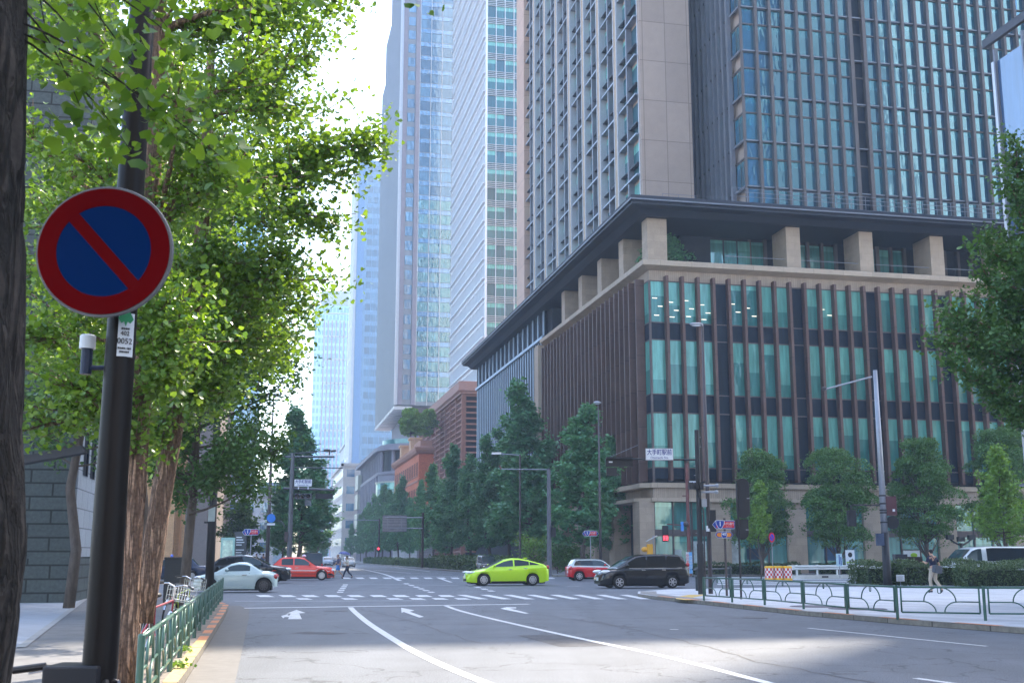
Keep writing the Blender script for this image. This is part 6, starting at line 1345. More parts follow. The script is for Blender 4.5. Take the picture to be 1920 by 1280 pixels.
v = rel(1147, 884, Yc_, o); MB().box(v.x-.2, v.x+.2, -.05, .15, v.z-.16, v.z+.16).build('arrow_signal_back', M_black, T)
v = rel(1306, 911, Yc_, o)
for k in range(3): MB().box(v.x-.32+k*.2, v.x-.16+k*.2, -.25, .05, v.z-.12-.01*k, v.z+.14-.01*k).build('signal_visor', M_black, T)
v = rel(1341, 915, Yc_, o); MB().tube([(.1, 0, v.z+.1), (v.x+.05, -.1, v.z+.1)], .045, 8).tube([(.1, 0, v.z-.15), (v.x, -.1, v.z-.15)], .04, 8).ball((v.x+.05, -.15, v.z+.1), .08, 8, 6).ball((v.x+.02, -.15, v.z-.15), .08, 8, 6).build('signal_side_mounts', M_steel, T)
v = rel(1336, 976, Yc_, o); MB().box(v.x-.12, v.x+.12, -.1, .1, v.z-.42, v.z+.42).build('pedestrian_signal_side', M_black, T)
v = rel(1326, 990, Yc_, o); MB().box(v.x-.06, v.x+.06, -.16, -.08, v.z-.12, v.z+.1).build('notice', M_sgwhite, T); MB().box(.1, .3, -.1, .1, rel(0, 950, Yc_, o).z, rel(0, 935, Yc_, o).z).build('junction_box', M_steel, T)
MB().tube([(.16, -.02, .2), (.17, -.02, 3.2), (.12, -.02, 3.4)], .03, 8).build('cable_pipe', M_dbrown, T)
# black signal backs on their own pole
Yk = 40.2; p0 = at(1389, 1100, Yk); T = thing('pedestrian_signal', 'black backs of two stacked signals on a slim pole in front of the round evergreen', 'traffic signal', (p0.x, Yk, .12)); o = T.location
MB().tube([(0, 0, 0), (0, 0, rel(0, 900, Yk, o).z)], .037, 12).build('pole', M_black, T)
def backplate(px, pya, pyb, w, round_top):
    va, vb = rel(px, pya, Yk, o), rel(px, pyb, Yk, o); h = va.z-vb.z; pr = [(w/2*math.cos(t), h/2-w/2+w/2*math.sin(t)) for t in np.linspace(0, math.pi, 13)] if round_top else [(w/2, h/2), (-w/2, h/2)]
    pr += [(-w/2*math.cos(t), -h/2+w/2-w/2*math.sin(t)) for t in np.linspace(0, math.pi, 13)]
    b_ = MB().ext(pr, (va.x, 0, (va.z+vb.z)/2), (1, 0, 0), (0, 0, 1), -.12, -.02).build('signal_back', M_black, T, bevel=.01); MB().box(va.x+.1, va.x+.2, -.125, -.12, (va.z+vb.z)/2-.03, (va.z+vb.z)/2).build('rating_label', M_steel, b_)
backplate(1392, 896, 971, .46, True); backplate(1391, 973, 1011, .46, False)
# reddish pole with arm and red pedestrian light across the street
Yq = 88.; p0 = at(1293, 1070, Yq); T = thing('signal_mast', 'reddish brown mast with small name board and red pedestrian light before the shop glass', 'traffic signal', (p0.x, Yq, .12)); o = T.location
M_redp = mat('reddish_pole', (.17, .06, .055), .5, .2, var=.2, vs_=2)
MB().tube([(0, 0, 0), (0, 0, 3), (0, 0, rel(0, 868, Yq, o).z)], [.17, .14, .12], 12).build('mast', M_redp, T); arm_px(T, [(1290, 985), (1250, 982)], Yq, .04, M_redp); arm_px(T, [(1290, 929), (1279, 929)], Yq, .04, M_redp)
v = rel(1302, 909, Yq, o); name_board(T, v.x, -.2, v.z, .85, .6)
v = rel(1247.5, 1000, Yq, o); g_ = MB().box(v.x-.22, v.x+.22, -.12, .12, v.z-.6, v.z+.6).build('pedestrian_signal', M_black, T); MB().box(v.x-.17, v.x-.03, -.14, -.12, v.z-.5, v.z-.16).box(v.x+.03, v.x+.17, -.14, -.12, v.z-.5, v.z-.16).build('red_light', mat('red_lit2', (.6, .02, .02), .3, emit=((1, .03, .05), 1.2)), g_)
v = rel(1279, 985, Yq, o); MB().box(v.x-.1, v.x+.1, -.1, .1, v.z-.4, v.z+.3).build('blue_tag', mat('tag_blue', (.05, .25, .7), .5), T); v = rel(1286, 982, Yq, o); MB().ball((v.x, -.1, v.z), .22, 8, 6).build('camera', M_dbrown, T)
# grey lamp mast at right with signal, box and round sign
Yg = 58.; p0 = at(1641, 700, Yg); T = thing('lamp_mast', 'tall grey lamp mast with slanting arm and black lower part rising from the hedge', 'street lamp', (p0.x, Yg, .12)); o = T.location
zs = rel(0, 998, Yg, o).z; zt_ = rel(0, 694, Yg, o).z; MB().tube([(0, 0, zs), (0, 0, zt_)], [.17, .10], 16).build('upper_pole', M_steel, T, smooth=True); MB().tube([(0, 0, 0), (0, 0, .5), (0, 0, zs)], [.22, .20, .185], 16).build('lower_pole', M_black, T, smooth=True)
a_, b_ = rel(1635, 706, Yg, o), rel(1546, 730, Yg, o); a_.y = b_.y = 0; MB().tube([a_, b_], .045, 10).build('arm', M_steel, T); MB().ball((b_.x-.02, 0, b_.z+.06), (.14, .12, .1), 10, 6).build('lamp_head', M_dbrown, T)
for y_ in (930, 945, 957, 962, 980): z = rel(0, y_, Yg, o).z; MB().tube([(0, 0, z), (0, 0, z+.06)], .185, 14).build('pole_band', M_black, T)
arm_px(T, [(1652, 947), (1598, 946)], Yg, .035, M_dbrown); v = rel(1597, 971, Yg, o); MB().box(v.x-.2, v.x+.2, -.1, .18, v.z-.4, v.z+.4).tube([(v.x, 0, v.z+.4), (v.x, 0, v.z+.65)], .04, 8).build('signal_back', M_black, T)
v = rel(1670, 948, Yg, o); k_ = MB().box(v.x-.27, v.x+.27, -.1, .12, v.z-.48, v.z+.48).build('brown_sign_back', mat('brown_back', (.10, .035, .04), .6), T); MB().box(v.x+.05, v.x+.17, -.105, -.1, v.z-.28, v.z-.16).build('rating_label', M_sgwhite, k_)
v = rel(1673, 979, Yg, o); disc('round_sign_back', .33, -.06, -.03, M_black, T, (v.x, 0, v.z), 24); v = rel(1648, 1011, Yg, o); MB().box(v.x-.2, v.x+.16, -.35, -.12, v.z-.3, v.z+.3).build('control_box', mat('blue_grey_box', (.05, .07, .12), .5), T)
# pole with long thin arm left of the corner trees
Yz = 84.; p0 = at(1030, 1080, Yz); T = thing('signal_mast', 'dark pole with one long thin arm pointing left beside the bright shrubs', 'traffic signal', (p0.x, Yz, .12)); o = T.location
MB().tube([(0, 0, 0), (0, 0, 3), (0, 0, rel(0, 878, Yz, o).z)], [.19, .16, .13], 12).build('mast', mat('greyish_pole', (.12, .12, .14), .5, .2), T); arm_px(T, [(1028, 880), (940, 879)], Yz, .035, M_steel); arm_px(T, [(940, 879), (936, 872)], Yz, .05, M_redp)
v = rel(1038, 997, Yz, o); MB().box(v.x-.16, v.x+.16, -.15, .15, v.z-.35, v.z+.35).build('control_box', M_black, T)
Yl = 96.; T = thing('lamp_arm_post', 'street light with a flat lantern between the trees, above the long thin arm', 'street lamp', (at(975, 880, Yl).x, Yl, .12)); o = T.location; MB().tube([(0, 0, 0), (0, 0, rel(0, 852, Yl, o).z)], .08, 8).build('pole', M_dbrown, T); arm_px(T, [(975, 853), (935, 850)], Yl, .04, M_steel); v = rel(932, 850, Yl, o); MB().box(v.x-.45, v.x+.35, -.2, .2, v.z-.08, v.z+.1).build('lantern', M_lmetal, T)
# small no-parking sign across the street, yellow signal box, banners, boards
Yn = 84.; p = at(1447, 1007, Yn); T = thing('no_parking_sign', 'small round red and blue no parking sign in front of the round evergreen', 'road sign', (p.x, Yn, .12)); MB().tube([(0, .04, 0), (0, .04, p.z)], .035, 8).build('pole', M_steel, T); f_ = disc('sign_face', .36, -.02, .0, mat('bright_red', (.7, .02, .05), .4), T, (0, 0, p.z-.12), 28); disc('blue_field', .24, -.03, -.022, mat('bright_blue', (.02, .05, .5), .4), f_, (0, 0, p.z-.12), 28)
MB().bar((-.17, -.035, p.z-.12+.17), (.17, -.035, p.z-.12-.17), .004, .06).build('red_slash', mat('bright_red', 1), f_); f_.scale = (.62, 1, 1)
Yy = 88.; p = at(1219, 1030, Yy); T = thing('signal_button_box', 'yellow signal box with a small solar panel behind the black minivan', 'signal box', (p.x, Yy, .12)); MB().box(-.25, .2, -.2, .2, .6, 2.35).ball((-.4, 0, 1.95), (.28, .2, .2), 10, 8).build('box', mat('signal_yellow', (.75, .36, .02), .45), T, bevel=.03); MB().tube([(.25, 0, 0), (.25, 0, 3.0)], .04, 8).build('pole', M_steel, T); MB().bar((-.28, 0, 2.55), (.55, 0, 2.98), .5, .06, up=(0, 0, 1)).build('solar_panel', M_lmetal, T)
for i, (px, c, lb, t1) in enumerate(((1289.5, M_sgwhite, 'white vertical banner with red writing at the foot of the reddish mast', '歩行者注意'), (1295, mat('banner_blue', (.15, .42, .75), .6), 'blue vertical banner beside the white one', '交通安全'))):
    p = at(px, 1058, 86); T = thing('banner', lb, 'banner', (p.x, 86-.1*i, .12), 0, 'upright banners'); MB().box(-.11, .11, -.01, .01, .2, 1.75).build('cloth', c, T); MB().tube([(.12, 0, 0), (.12, 0, 1.9)], .015, 6).build('pole', M_steel, T)
    textmesh('\n'.join(t1), .24, M_sgred if i == 0 else M_sgwhite, T, face_cam(0, -.02, 1.0))
for (px, py, w_, h_, m_, lb, nm) in ((1573.5, 1049, .42, .85, mat('pale_blue_board', (.45, .62, .68), .6), 'pale blue notice board standing above the white guardrail, left of two', 'notice_board'), (1594, 1045, .62, 1.05, M_sgwhite, 'white notice board with a dark emblem above the guardrail, right of two', 'notice_board')):
    p = at(px, py, 80); T = thing(nm, lb, 'board', (p.x, 80, .12), 0, 'notice boards behind the guardrail'); zz = p.z-.12
    b_ = MB().box(-w_/2, w_/2, -.02, .02, zz-h_/2, zz+h_/2).build('board', m_, T); MB().tube([(0, .03, 0), (0, .03, zz)], .03, 6).build('leg', M_steel, T)
    if w_ > .5: MB().ball((0, -.03, zz+.2), (.15, .012, .17), 12, 8).build('emblem', M_dk, b_); MB().box(-w_/2+.04, w_/2-.04, -.026, -.02, zz-.36, zz-.26).build('green_band', mat('band_green', (.35, .55, .1), .6), b_)
    else: MB().box(-.03, .03, -.026, -.02, zz-.3, zz+.35).box(.08, .15, -.026, -.02, zz-.35, zz+.2).build('writing', M_sgblue, b_)
# checked crash drums
M_chk = bpy.data.materials.new('checked_band'); M_chk.use_nodes = True; N = M_chk.node_tree.nodes; L_ = M_chk.node_tree.links
uv_ = N.new('ShaderNodeTexCoord'); sx_ = N.new('ShaderNodeSeparateXYZ'); L_.new(uv_.outputs['Object'], sx_.inputs[0]); at2 = N.new('ShaderNodeMath'); at2.operation = 'ARCTAN2'; L_.new(sx_.outputs[0], at2.inputs[0]); L_.new(sx_.outputs[1], at2.inputs[1])
cb_ = N.new('ShaderNodeCombineXYZ'); ms_ = N.new('ShaderNodeMath'); ms_.operation = 'MULTIPLY'; ms_.inputs[1].default_value = 7/math.pi*1.0; L_.new(at2.outputs[0], ms_.inputs[0]); L_.new(ms_.outputs[0], cb_.inputs[0])
mz_ = N.new('ShaderNodeMath'); mz_.operation = 'MULTIPLY_ADD'; mz_.inputs[1].default_value = 1/.16; mz_.inputs[2].default_value = .0; L_.new(sx_.outputs[2], mz_.inputs[0]); L_.new(mz_.outputs[0], cb_.inputs[1]); cb_.inputs[2].default_value = .5
ck_ = N.new('ShaderNodeTexChecker'); ck_.inputs['Scale'].default_value = 1; ck_.inputs['Color1'].default_value = (.75, .72, .70, 1); ck_.inputs['Color2'].default_value = (.55, .02, .03, 1); L_.new(cb_.outputs[0], ck_.inputs[0]); L_.new(ck_.outputs[0], N['Principled BSDF'].inputs['Base Color']); N['Principled BSDF'].inputs['Roughness'].default_value = .5
M_drum = mat('drum_yellow', (.85, .46, .02), .5, var=.06)
drum0 = None
for i, (px, lb) in enumerate(((1443, 'checked red and white crash drum, the left one of three'), (1460, 'checked red and white crash drum, the middle one of three'), (1477, 'checked red and white crash drum next to the guardrail end'))):
    p = gr(px, 1088, 0)
    if drum0 is None:
        drum0 = thing('crash_drum', lb, 'traffic drum', p, 0, 'checked crash drums'); b_ = MB().lathe([(.30, 0), (.31, .1), (.31, .16), (.29, .17)], 24).lathe([(.29, .80), (.31, .81), (.31, .90), (.25, .94), (.01, .94)], 24).build('drum', M_drum, drum0, smooth=False); MB().lathe([(.295, .16), (.295, .80)], 24).build('checked_band', M_chk, b_); T = drum0
    else: T = copy_tree(drum0); T['label'] = lb
    T.location = (p.x, p.y, 0); T.rotation_euler = (0, 0, .3*i)
# white guardrail on its concrete footing
p, q = gr(1487, 1085, 0), gr(1660, 1083, 0); T = thing('guardrail', 'white corrugated guardrail on a pale concrete footing right of the drums', 'guardrail', (p.x, p.y, 0), math.atan2(q.y-p.y, q.x-p.x)); Lg = (q-p).length
prof = [(0, .62), (-.05, .66), (-.05, .72), (0, .77), (-.05, .82), (-.05, .88), (0, .93)]; g_ = MB()
for x in (0, Lg):
    for y_, z in prof: g_.v.append((x, y_*1.6, z*1.02))
g_.f = [(k, k+7, k+8, k+1) for k in range(6)]; M_rail = mat('rail_white', (.66, .68, .68), .4, .3, var=.1, vs_=2); g_.build('rail', M_rail, T); MB().box(-.45, .1, -.12, .02, .62, .95).build('end_cap', M_rail, T)
for k in range(4): MB().box(.35+k*1.85, .47+k*1.85, 0, .1, .2, .98).build('post', M_rail, T)
MB().box(-.1, Lg+.2, -.25, .45, 0, .26).build('footing', mat('footing_concrete', (.55, .54, .50), .8, var=.1, vs_=2), T); MB().box(2.4, 3.0, -.26, -.25, .08, .2).build('footing_slot', M_dk, T)
# planter boards, information panel, notice in the hedge
p = gr(1705, 1096, .12); T = thing('control_cabinet', 'low dark grey cabinet in the hedge left of the brown panel', 'cabinet', (p.x, p.y+1.2, .12)); MB().box(-.32, .34, -.2, .2, 0, 1.55).box(-.28, .30, -.21, -.2, .1, 1.45).build('cabinet', mat('cabinet_grey', (.05, .055, .075), .5), T, bevel=.015); MB().box(.0, .2, -.215, -.205, 1.25, 1.3).build('name_plate', M_steel, T)
p = gr(1728, 1096, .12); T = thing('information_panel', 'tall dark brown information panel beside the walking man, white poster on top', 'information panel', (p.x+.05, p.y+1.0, .12)); b_ = MB().box(-.42, .42, -.06, .06, 0, 1.42).build('panel', mat('panel_brown', (.045, .03, .03), .5), T); MB().box(-.5, .34, .07, .12, .3, 1.75).build('poster', M_sgwhite, T); MB().ball((.02, .05, 1.5), (.18, .015, .12), 12, 8).build('emblem', mat('leaf_green2', (.3, .5, .03), .5), T); MB().box(-.52, .36, .05, .13, 1.75, 1.8).build('frame', M_dk, T)
p = gr(1693, 1098, .12); T = thing('hedge_notice', 'small white notice plate on a short leg before the hedge', 'notice', (p.x, p.y+.3, .12)); v = at(1693, 1083, p.y+.3); b_ = MB().box(-.20, .20, -.01, .01, v.z-.12-.16, v.z-.12+.16).build('plate', M_sgwhite, T); MB().tube([(0, .02, 0), (0, .02, v.z-.12)], .015, 6).build('leg', M_steel, T)
for k in range(5): MB().box(-.16, .16-(k % 2)*.06, -.013, -.01, v.z-.06-k*.05, v.z-.045-k*.05).build('writing', M_dk, b_)
p = at(1802, 1018, 86); T = thing('triple_lamp', 'low dark lamp with three square heads behind the white van', 'lamp', (p.x, 86, .12)); MB().tube([(0, 0, 0), (0, 0, p.z-.1)], .13, 8).build('pole', M_dk, T)
MB().tube([(0, 0, p.z-.3), (-.5, 0, p.z-.05), (-.8, 0, p.z+.2)], .07, 6).tube([(0, 0, p.z-.3), (.5, 0, p.z-.05), (.8, 0, p.z+.2)], .07, 6).build('arms', M_dk, T)
for x_ in (-.8, 0, .8): MB().box(x_-.24, x_+.24, -.2, .2, p.z+.15-(.15 if x_ == 0 else 0), p.z+.5-(.15 if x_ == 0 else 0)).build('lamp_head', M_dk, T)
# big road sign seen from behind, down the avenue
Yb_ = 148.; v = at(740, 981, Yb_); T = thing('overhead_sign', 'large grey back of a road sign hanging over the avenue before the trees', 'road sign', (at(792, 1040, Yb_).x, Yb_, .12)); o = T.location
c = v-o; MB().tube([(0, 0, 0), (0, 0, c.z+1.4)], .16, 10).build('pole', M_dbrown, T); b_ = MB().box(c.x-1.55, c.x+1.55, -.05, .05, c.z-1.05, c.z+1.05).build('sign_back', mat('sign_back_grey', (.30, .30, .33), .6, brick=(9, .35, .03, .6, 0)), T)
for z in (c.z+.75, c.z-.6): MB().tube([(0, -.1, z), (c.x-1.3, -.1, z)], .07, 8).build('arm', M_steel, T)
for x_ in (-.9, .9): MB().box(c.x+x_-.05, c.x+x_+.05, -.12, -.05, c.z-.9, c.z+.9).build('stiffener', M_steel, b_)
# near left: dark street pole, cabinet
Yv = 38.5; p = at(397, 1000, Yv); T = thing('street_pole', 'dark pole with a small sticker rising behind the far end of the green fence', 'pole', (p.x, Yv, .12)); MB().tube([(0, 0, 0), (0, 0, 3), (0, 0, 9.0)], [.15, .13, .10], 14).build('pole', M_black, T, smooth=True); v = at(397, 968, Yv); MB().box(-.11, .11, -.135, -.12, v.z-.28, v.z+.2).build('sticker', mat('sticker_grey', (.4, .45, .42), .6), T); MB().box(-.26, -.1, -.05, .05, v.z-.34, v.z-.28).build('bracket', M_black, T)
Yv = 36.; p = at(331, 1100, Yv); T = thing('utility_cabinet', 'black utility cabinet with louvres behind the fence', 'cabinet', (p.x, Yv, .13)); zt_ = at(331, 1045, Yv).z-.13; MB().box(-.34, .34, -.22, .25, 0, zt_).box(-.36, .36, -.24, .27, zt_-.04, zt_+.02).build('cabinet', M_black, T, bevel=.012)
lv = MB(); [lv.box(-.2, .2, -.228, -.222, zt_-.2-k*.05, zt_-.18-k*.05) for k in range(8)]; lv.build('louvre', M_dk, T)
Yv = 31; p = at(295, 1000, Yv); T = thing('street_pole', 'thin dark pole between the leaning trunk and the cabinet', 'pole', (at(291, 1040, Yv).x, Yv, .12)); MB().tube([(0, 0, 0), (0, 0, 3.4)], .10, 10).build('pole', M_black, T)
# advertising panels beside the tan building
p = at(427, 1030, 92); T = thing('poster_case', 'pale green lit poster case beside the tan building', 'poster case', (p.x, 92, .12)); MB().box(-.55, .55, -.1, .1, .2, 2.9).build('case', mat('case_green', (.30, .50, .42), .4), T); MB().box(-.4, .4, -.11, -.1, .5, 2.7).build('poster', mat('poster_pale', (.55, .66, .5), .6, var=.4, vs_=2.5), T)
p = at(451, 1027, 93); T = thing('directory_board', 'dark grey directory board with white lines beside the poster case', 'sign board', (p.x, 93, .12)); b_ = MB().box(-.48, .48, -.08, .08, 0, 3.4).build('board', mat('board_dark', (.06, .06, .065), .5), T)
[MB().box(-.35, .1+.2*((k*7) % 3)/2, -.085, -.08, 2.9-k*.2, 2.98-k*.2).build('writing', M_sgwhite, b_) for k in range(11) if k not in (4, 8)]
p = at(478, 938, 160); T = thing('thin_post', 'thin tall post before the pale block on the left', 'post', (at(468, 940, 160).x, 160, .12)); MB().tube([(0, 0, 0), (0, 0, at(468, 921, 160).z)], .1, 8).build('pole', M_steel, T)
# hazy signal gantry at the next junction
Yf = 235.; T = thing('far_signal', 'thin far signal arm with a tiny red light down the avenue', 'traffic signal', (at(710, 1040, Yf).x, Yf, .12)); o = T.location; MB().tube([(0, 0, 0), (0, 0, 9)], .16, 8).build('mast', M_dbrown, T); MB().tube([(0, 0, 8.6), (-9, 0, 8.8)], .08, 6).build('arm', M_steel, T); v = rel(710, 1029, Yf, o); MB().box(v.x-.3, v.x+.3, -.3, -.1, v.z-.5, v.z+.5).build('signal_head', M_black, T); MB().ball((v.x, -.35, v.z+.1), .22, 8, 6).build('red_light', mat('red_lit2', 1), T)
# bollards and trunks row under the avenue trees
for i, (px, Y) in enumerate(((505, 98), (562, 96))): pass
# ================= people =================
M_skin = mat('skin', 1); M_hair = mat('dark_hair', (.015, .012, .011), .6, var=.1)
def skin_mesh(nodes, edges, name, m, parent, sub=2, root=0):
    """nodes: list of (pos, radius); one continuous body grown round the skeleton"""
    me = bpy.data.meshes.new(name); me.from_pydata([n[0] for n in nodes], edges, []); o = bpy.data.objects.new(name, me); COL.objects.link(o)
    o.modifiers.new('skin', 'SKIN'); sv = me.skin_vertices[0].data
    for i, n in enumerate(nodes):
        r = n[1]; sv[i].radius = r if hasattr(r, '__len__') else (r, r); sv[i].use_root = (i == root)
    s_ = o.modifiers.new('sub', 'SUBSURF'); s_.levels = sub; s_.render_levels = sub
    dg = bpy.context.evaluated_depsgraph_get(); m2 = bpy.data.meshes.new_from_object(o.evaluated_get(dg)); bpy.data.objects.remove(o)
    m2.materials.clear(); m2.materials.append(m); m2.polygons.foreach_set('use_smooth', [True]*len(m2.polygons)); m2.name = name
    q = bpy.data.objects.new(name, m2); COL.objects.link(q); q.parent = parent; return q
def join_into(o, others):
    import bmesh
    bm = bmesh.new(); bm.from_mesh(o.data)
    for p in others: bm.from_mesh(p.data)
    bm.to_mesh(o.data); bm.free(); o.data.polygons.foreach_set('use_smooth', [True]*len(o.data.polygons))
    for p in others: bpy.data.objects.remove(p)
def person(label, loc, rz, H, J, shirt, legs, shoes, short_legs=False, hair=None, sleeve=.5, female=False, group=None):
    """J: joint positions (x forward, y left, z up) as fractions of 1.70 m; faces local +x"""
    k = H/1.70; T = thing('person', label, 'person', loc, R(rz), group); V = {n: Vector(p)*k for n, p in J.items()}; mid = lambda a, b, t: V[a].lerp(V[b], t)
    nd = [(V['pelvis'], (.135*k, .10*k)), (mid('pelvis', 'chest', .5), (.115*k, .095*k)), (V['chest'], (.15*k, .105*k)), (V['neck'], (.055*k, .055*k)), (V['head']-Vector((0, 0, .05*k)), (.06*k, .065*k)), (V['head']+Vector((.01, 0, .02))*k, (.078*k, .092*k)), (V['head']+Vector((-.005, 0, .085))*k, (.06*k, .075*k))]
    ed = [(0, 1), (1, 2), (2, 3), (3, 4), (4, 5), (5, 6)]; hands = []
    for s in 'lr':
        i = len(nd); nd += [(V['sh'+s], .052*k), (V['el'+s], .040*k), (V['wr'+s], .026*k)]; ed += [(2, i), (i, i+1), (i+1, i+2)]
        d = (V['wr'+s]-V['el'+s]).normalized(); pm = V['wr'+s]+d*.055*k; nd.append((pm, (.034*k, .017*k))); ed.append((i+2, i+3)); hands.append((pm, d, s))
        i = len(nd); nd += [(V['hip'+s], .085*k), (mid('hip'+s, 'kn'+s, .5), .075*k), (V['kn'+s], .054*k), (mid('kn'+s, 'an'+s, .35), .052*k), (V['an'+s], .034*k), (V['to'+s], (.035*k, .025*k))]; ed += [(0, i)]+[(i+q, i+q+1) for q in range(5)]
    body = skin_mesh(nd, ed, 'body', M_skin, T); ex = []
    for pm, d, s in hands:                            # four fingers and a thumb, slightly curled
        side = d.cross(Vector((1, 0, 0))).normalized() if abs(d.x) < .9 else Vector((0, 1, 0)); fw = side.cross(d).normalized()
        for q, ln in enumerate((.068, .078, .072, .058)):
            a = pm+fw*((1.5-q)*.017*k)+d*.02*k; b_ = a+d*ln*.55*k; c_ = b_+(d*.75-side*(.35 if s == 'l' else -.35))*ln*.5*k; ex.append(skin_mesh([(a-d*.01*k, .009*k), (b_, .0085*k), (c_, .007*k)], [(0, 1), (1, 2)], 'f', M_skin, T, 1))
        a = pm+fw*.025*k; ex.append(skin_mesh([(a, .010*k), (a+(fw*.7+d*.6)*.035*k, .0095*k), (a+(fw*.5+d*.9)*.062*k, .008*k)], [(0, 1), (1, 2)], 'f', M_skin, T, 1))
    h = V['head']; fa = MB().ball((h.x+.083*k, 0+h.y, h.z+.005*k), (.018*k, .013*k, .02*k), 8, 6)
    for s in (-1, 1): fa.ball((h.x-.005*k, h.y+s*.078*k, h.z+.01*k), (.018*k, .01*k, .03*k), 8, 6)
    ex.append(fa.build('f', M_skin, T)); join_into(body, ex)
    ey = MB()
    for s in (-1, 1): ey.ball((h.x+.073*k, h.y+s*.032*k, h.z+.03*k), (.009*k, .013*k, .007*k), 8, 6)
    ey.ball((h.x+.078*k, h.y, h.z-.035*k), (.008*k, .022*k, .005*k), 8, 6); ey.build('face_features', M_hair, T)
    hr = MB().ball((h.x-.012*k, h.y, h.z+.05*k), (.098*k, .088*k, .095*k), 16, 12)
    hr.v = [v if not (v[0] > h.x+.04*k and v[2] < h.z+.06*k) else (h.x+.04*k, v[1]*.9+h.y*.1, max(v[2], h.z+.05*k)) for v in hr.v]
    if female: hr.ball((h.x-.05*k, h.y, h.z-.05*k), (.06*k, .075*k, .14*k), 12, 8)
    hr.build('hair', hair or M_hair, T, smooth=True)
    g = .016*k; st = [(V['pelvis']+Vector((0, 0, -.01*k)), (.152*k, .118*k)), (mid('pelvis', 'chest', .5), (.137*k, .115*k)), (V['chest'], (.168*k, .125*k)), (mid('chest', 'neck', .72), (.075*k, .068*k))]; se = [(0, 1), (1, 2), (2, 3)]
    for s in 'lr':
        i = len(st); st += [(V['sh'+s], .074*k), (mid('sh'+s, 'el'+s, sleeve*1.6 if sleeve < .6 else 1), .066*k)]; se += [(2, i), (i, i+1)]
    skin_mesh(st, se, 'shirt', shirt, T, root=0)
    tn = [(V['pelvis']+Vector((0, 0, .03*k)), (.145*k, .115*k))]; te = []
    for s in 'lr':
        i = len(tn)
        if short_legs: tn += [(V['hip'+s], .10*k), (mid('hip'+s, 'kn'+s, .85), .095*k)]; te += [(0, i), (i, i+1)]
        else: tn += [(V['hip'+s], .102*k), (mid('hip'+s, 'kn'+s, .5), .092*k), (V['kn'+s], .072*k), (mid('kn'+s, 'an'+s, .5), .066*k), (mid('kn'+s, 'an'+s, .93), .058*k)]; te += [(0, i)]+[(i+q, i+q+1) for q in range(4)]
    skin_mesh(tn, te, 'shorts' if short_legs else 'trousers', legs, T)
    for s in 'lr':
        d = (V['to'+s]-V['an'+s]); skin_mesh([(V['an'+s]+Vector((-.03, 0, -.035))*k, .042*k), (V['an'+s].lerp(V['to'+s], .6), (.047*k, .036*k)), (V['to'+s]+d*.25, (.044*k, .026*k))], [(0, 1), (1, 2)], 'shoe', shoes, T, 2)
    return T, V, k
stride = dict(pelvis=(0, 0, .93), chest=(.02, 0, 1.30), neck=(.03, 0, 1.46), head=(.06, 0, 1.58), shl=(.02, .19, 1.38), shr=(.02, -.19, 1.38), ell=(-.12, .24, 1.13), elr=(.12, -.24, 1.13), wrl=(-.10, .26, .90), wrr=(.28, -.22, .95),
              hipl=(0, .09, .88), hipr=(0, -.09, .88), knl=(.20, .09, .50), knr=(-.08, -.09, .48), anl=(.30, .09, .09), anr=(-.36, -.09, .16), tol=(.42, .09, .03), tor=(-.25, -.09, .05))
# man with floral shirt and blue shorts, walking left across the far crossing
p = gr(634, 1083.5); M_sh1 = mat('patterned_shirt', (.10, .10, .17), .8, var=.8, vs_=28)
person('man in dark patterned shirt and blue shorts crossing beside the red taxi', (p.x, p.y, 0), 192, 1.68, stride, M_sh1, mat('blue_shorts', (.06, .22, .60), .8), mat('sandal', (.12, .08, .07), .7), short_legs=True, hair=mat('brown_hair', (.20, .10, .06), .7), group='pedestrians on the far crossing')
p = gr(651, 1084); J2 = dict(stride); J2.update(elr=(.14, -.20, 1.16), wrr=(.26, -.12, 1.33), wrl=(.22, .18, 1.18), ell=(.02, .25, 1.14), anr=(-.40, -.09, .18), tor=(-.30, -.09, .06), anl=(.34, .09, .08))
T, V, k = person('woman in pale top and dark trousers holding up a patterned parasol', (p.x, p.y, 0), 192, 1.58, J2, mat('cream_top', (.62, .60, .48), .8), mat('dark_trousers', (.015, .022, .05), .8), mat('dark_shoe', (.015, .015, .02), .5), female=True, group='pedestrians on the far crossing')
w = V['wrr']; w2 = T.matrix_basis @ (w+Vector((.03, 0, .05))); U = thing('parasol', 'dark blue patterned parasol held by the woman on the far crossing', 'parasol', w2, R(192)); U.rotation_euler = (0, R(-8), R(192))
MB().tube([(0, 0, -.12), (0, 0, .62)], .008, 8).build('shaft', M_steel, U); c_ = MB()
for i in range(6):
    r = .48*math.sin(R(15*i)) if i else .001; z = .62-.24*(1-math.cos(R(15*i*1.1)))
    for q in range(16): c_.v.append((r*(1-.04*(q % 2))*math.cos(q*math.pi/8), r*(1-.04*(q % 2))*math.sin(q*math.pi/8), z))
for i in range(5):
    for q in range(16): c_.f.append((i*16+q, i*16+(q+1) % 16, (i+1)*16+(q+1) % 16, (i+1)*16+q))
c_.build('canopy', mat('parasol_cloth', (.10, .12, .28), .7, var=.9, vs_=14), U)
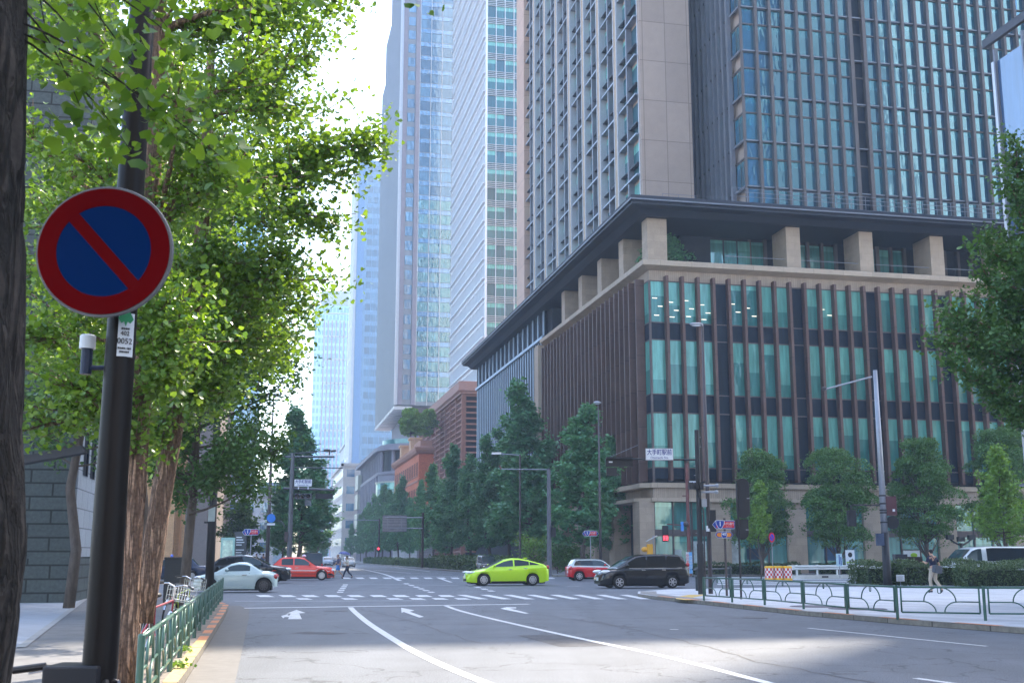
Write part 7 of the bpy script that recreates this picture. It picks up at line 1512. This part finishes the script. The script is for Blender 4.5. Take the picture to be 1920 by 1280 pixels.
# man walking away at right with a shoulder bag
p = gr(1753, 1110.5, .12); J3 = dict(stride); J3.update(head=(.08, 0, 1.57), ell=(.12, .25, 1.14), wrl=(.30, .16, 1.20), elr=(-.08, -.25, 1.12), wrr=(-.08, -.26, .88), anl=(.06, .09, .09), tol=(.20, .09, .03), knl=(.12, .09, .49), knr=(.02, -.09, .49), anr=(-.30, -.09, .14), tor=(-.24, -.09, .03))
T, V, k = person('man in navy polo shirt and beige trousers walking across the plaza with a grey bag', (p.x, p.y, .12), 118, 1.72, J3, mat('navy_polo', (.012, .017, .05), .8, var=.1), mat('beige_trousers', (.46, .39, .31), .85, var=.1, vs_=8), mat('black_shoe', (.012, .012, .013), .4))
bg_ = MB().box(-.10, .10, -.20, .20, -.15, .15).build('shoulder_bag', mat('grey_bag', (.07, .08, .10), .7, var=.15, vs_=12), None, bevel=.03); tag(bg_, 'grey shoulder bag hanging at the back of the man in the navy polo', 'bag'); bg_.parent = None
M_ = T.matrix_basis; bp = M_ @ Vector((-.18, -.02, .93))*1.0; bg_.location = bp; bg_.rotation_euler = (R(10), 0, R(118))
s_ = MB().tube([(-.13, -.12, 1.02), (-.155, .0, 1.25), (-.08, .13, 1.47), (.06, .14, 1.45), (.16, .02, 1.25), (.15, -.12, 1.05)], .014, 6).build('bag_strap', mat('grey_bag', 1), bg_); s_.matrix_parent_inverse = Matrix(); 
s_.data.transform(bg_.matrix_basis.inverted() @ M_)
# tiny far pedestrians
for i, (px, py, Y, c1, c2, lb) in enumerate(((493, 1060, 112, (.10, .14, .30), (.03, .03, .05), 'distant walker in blue on the left island, nearest to the lamp'), (481, 1060, 118, (.03, .03, .04), (.05, .05, .06), 'distant walker in dark clothes further left on the left island'), (601, 1056, 175, (.5, .45, .42), (.05, .05, .08), 'tiny walker far down the avenue left of the pale blue car'))):
    p = at(px, py, Y); J = dict(stride); person(lb, (p.x, Y, .12 if Y < 150 else 0), 90+i*120, 1.68, J, mat('walk%d' % i, c1, .8), mat('walkl%d' % i, c2, .8), M_dk, group='distant walkers')
# ================= haze =================
hz = MB().box(-330, 260, -140, 700, -1.2, 240).build('haze', None); tag(hz, kind='stuff')
hm = bpy.data.materials.new('haze_air'); hm.use_nodes = True; N = hm.node_tree.nodes; N.remove(N['Principled BSDF'])
pv = N.new('ShaderNodeVolumePrincipled'); pv.inputs['Color'].default_value = (.66, .80, .96, 1); pv.inputs['Density'].default_value = .00048; pv.inputs['Anisotropy'].default_value = 0.
hm.node_tree.links.new(pv.outputs[0], N['Material Output'].inputs['Volume']); hz.data.materials.append(hm)
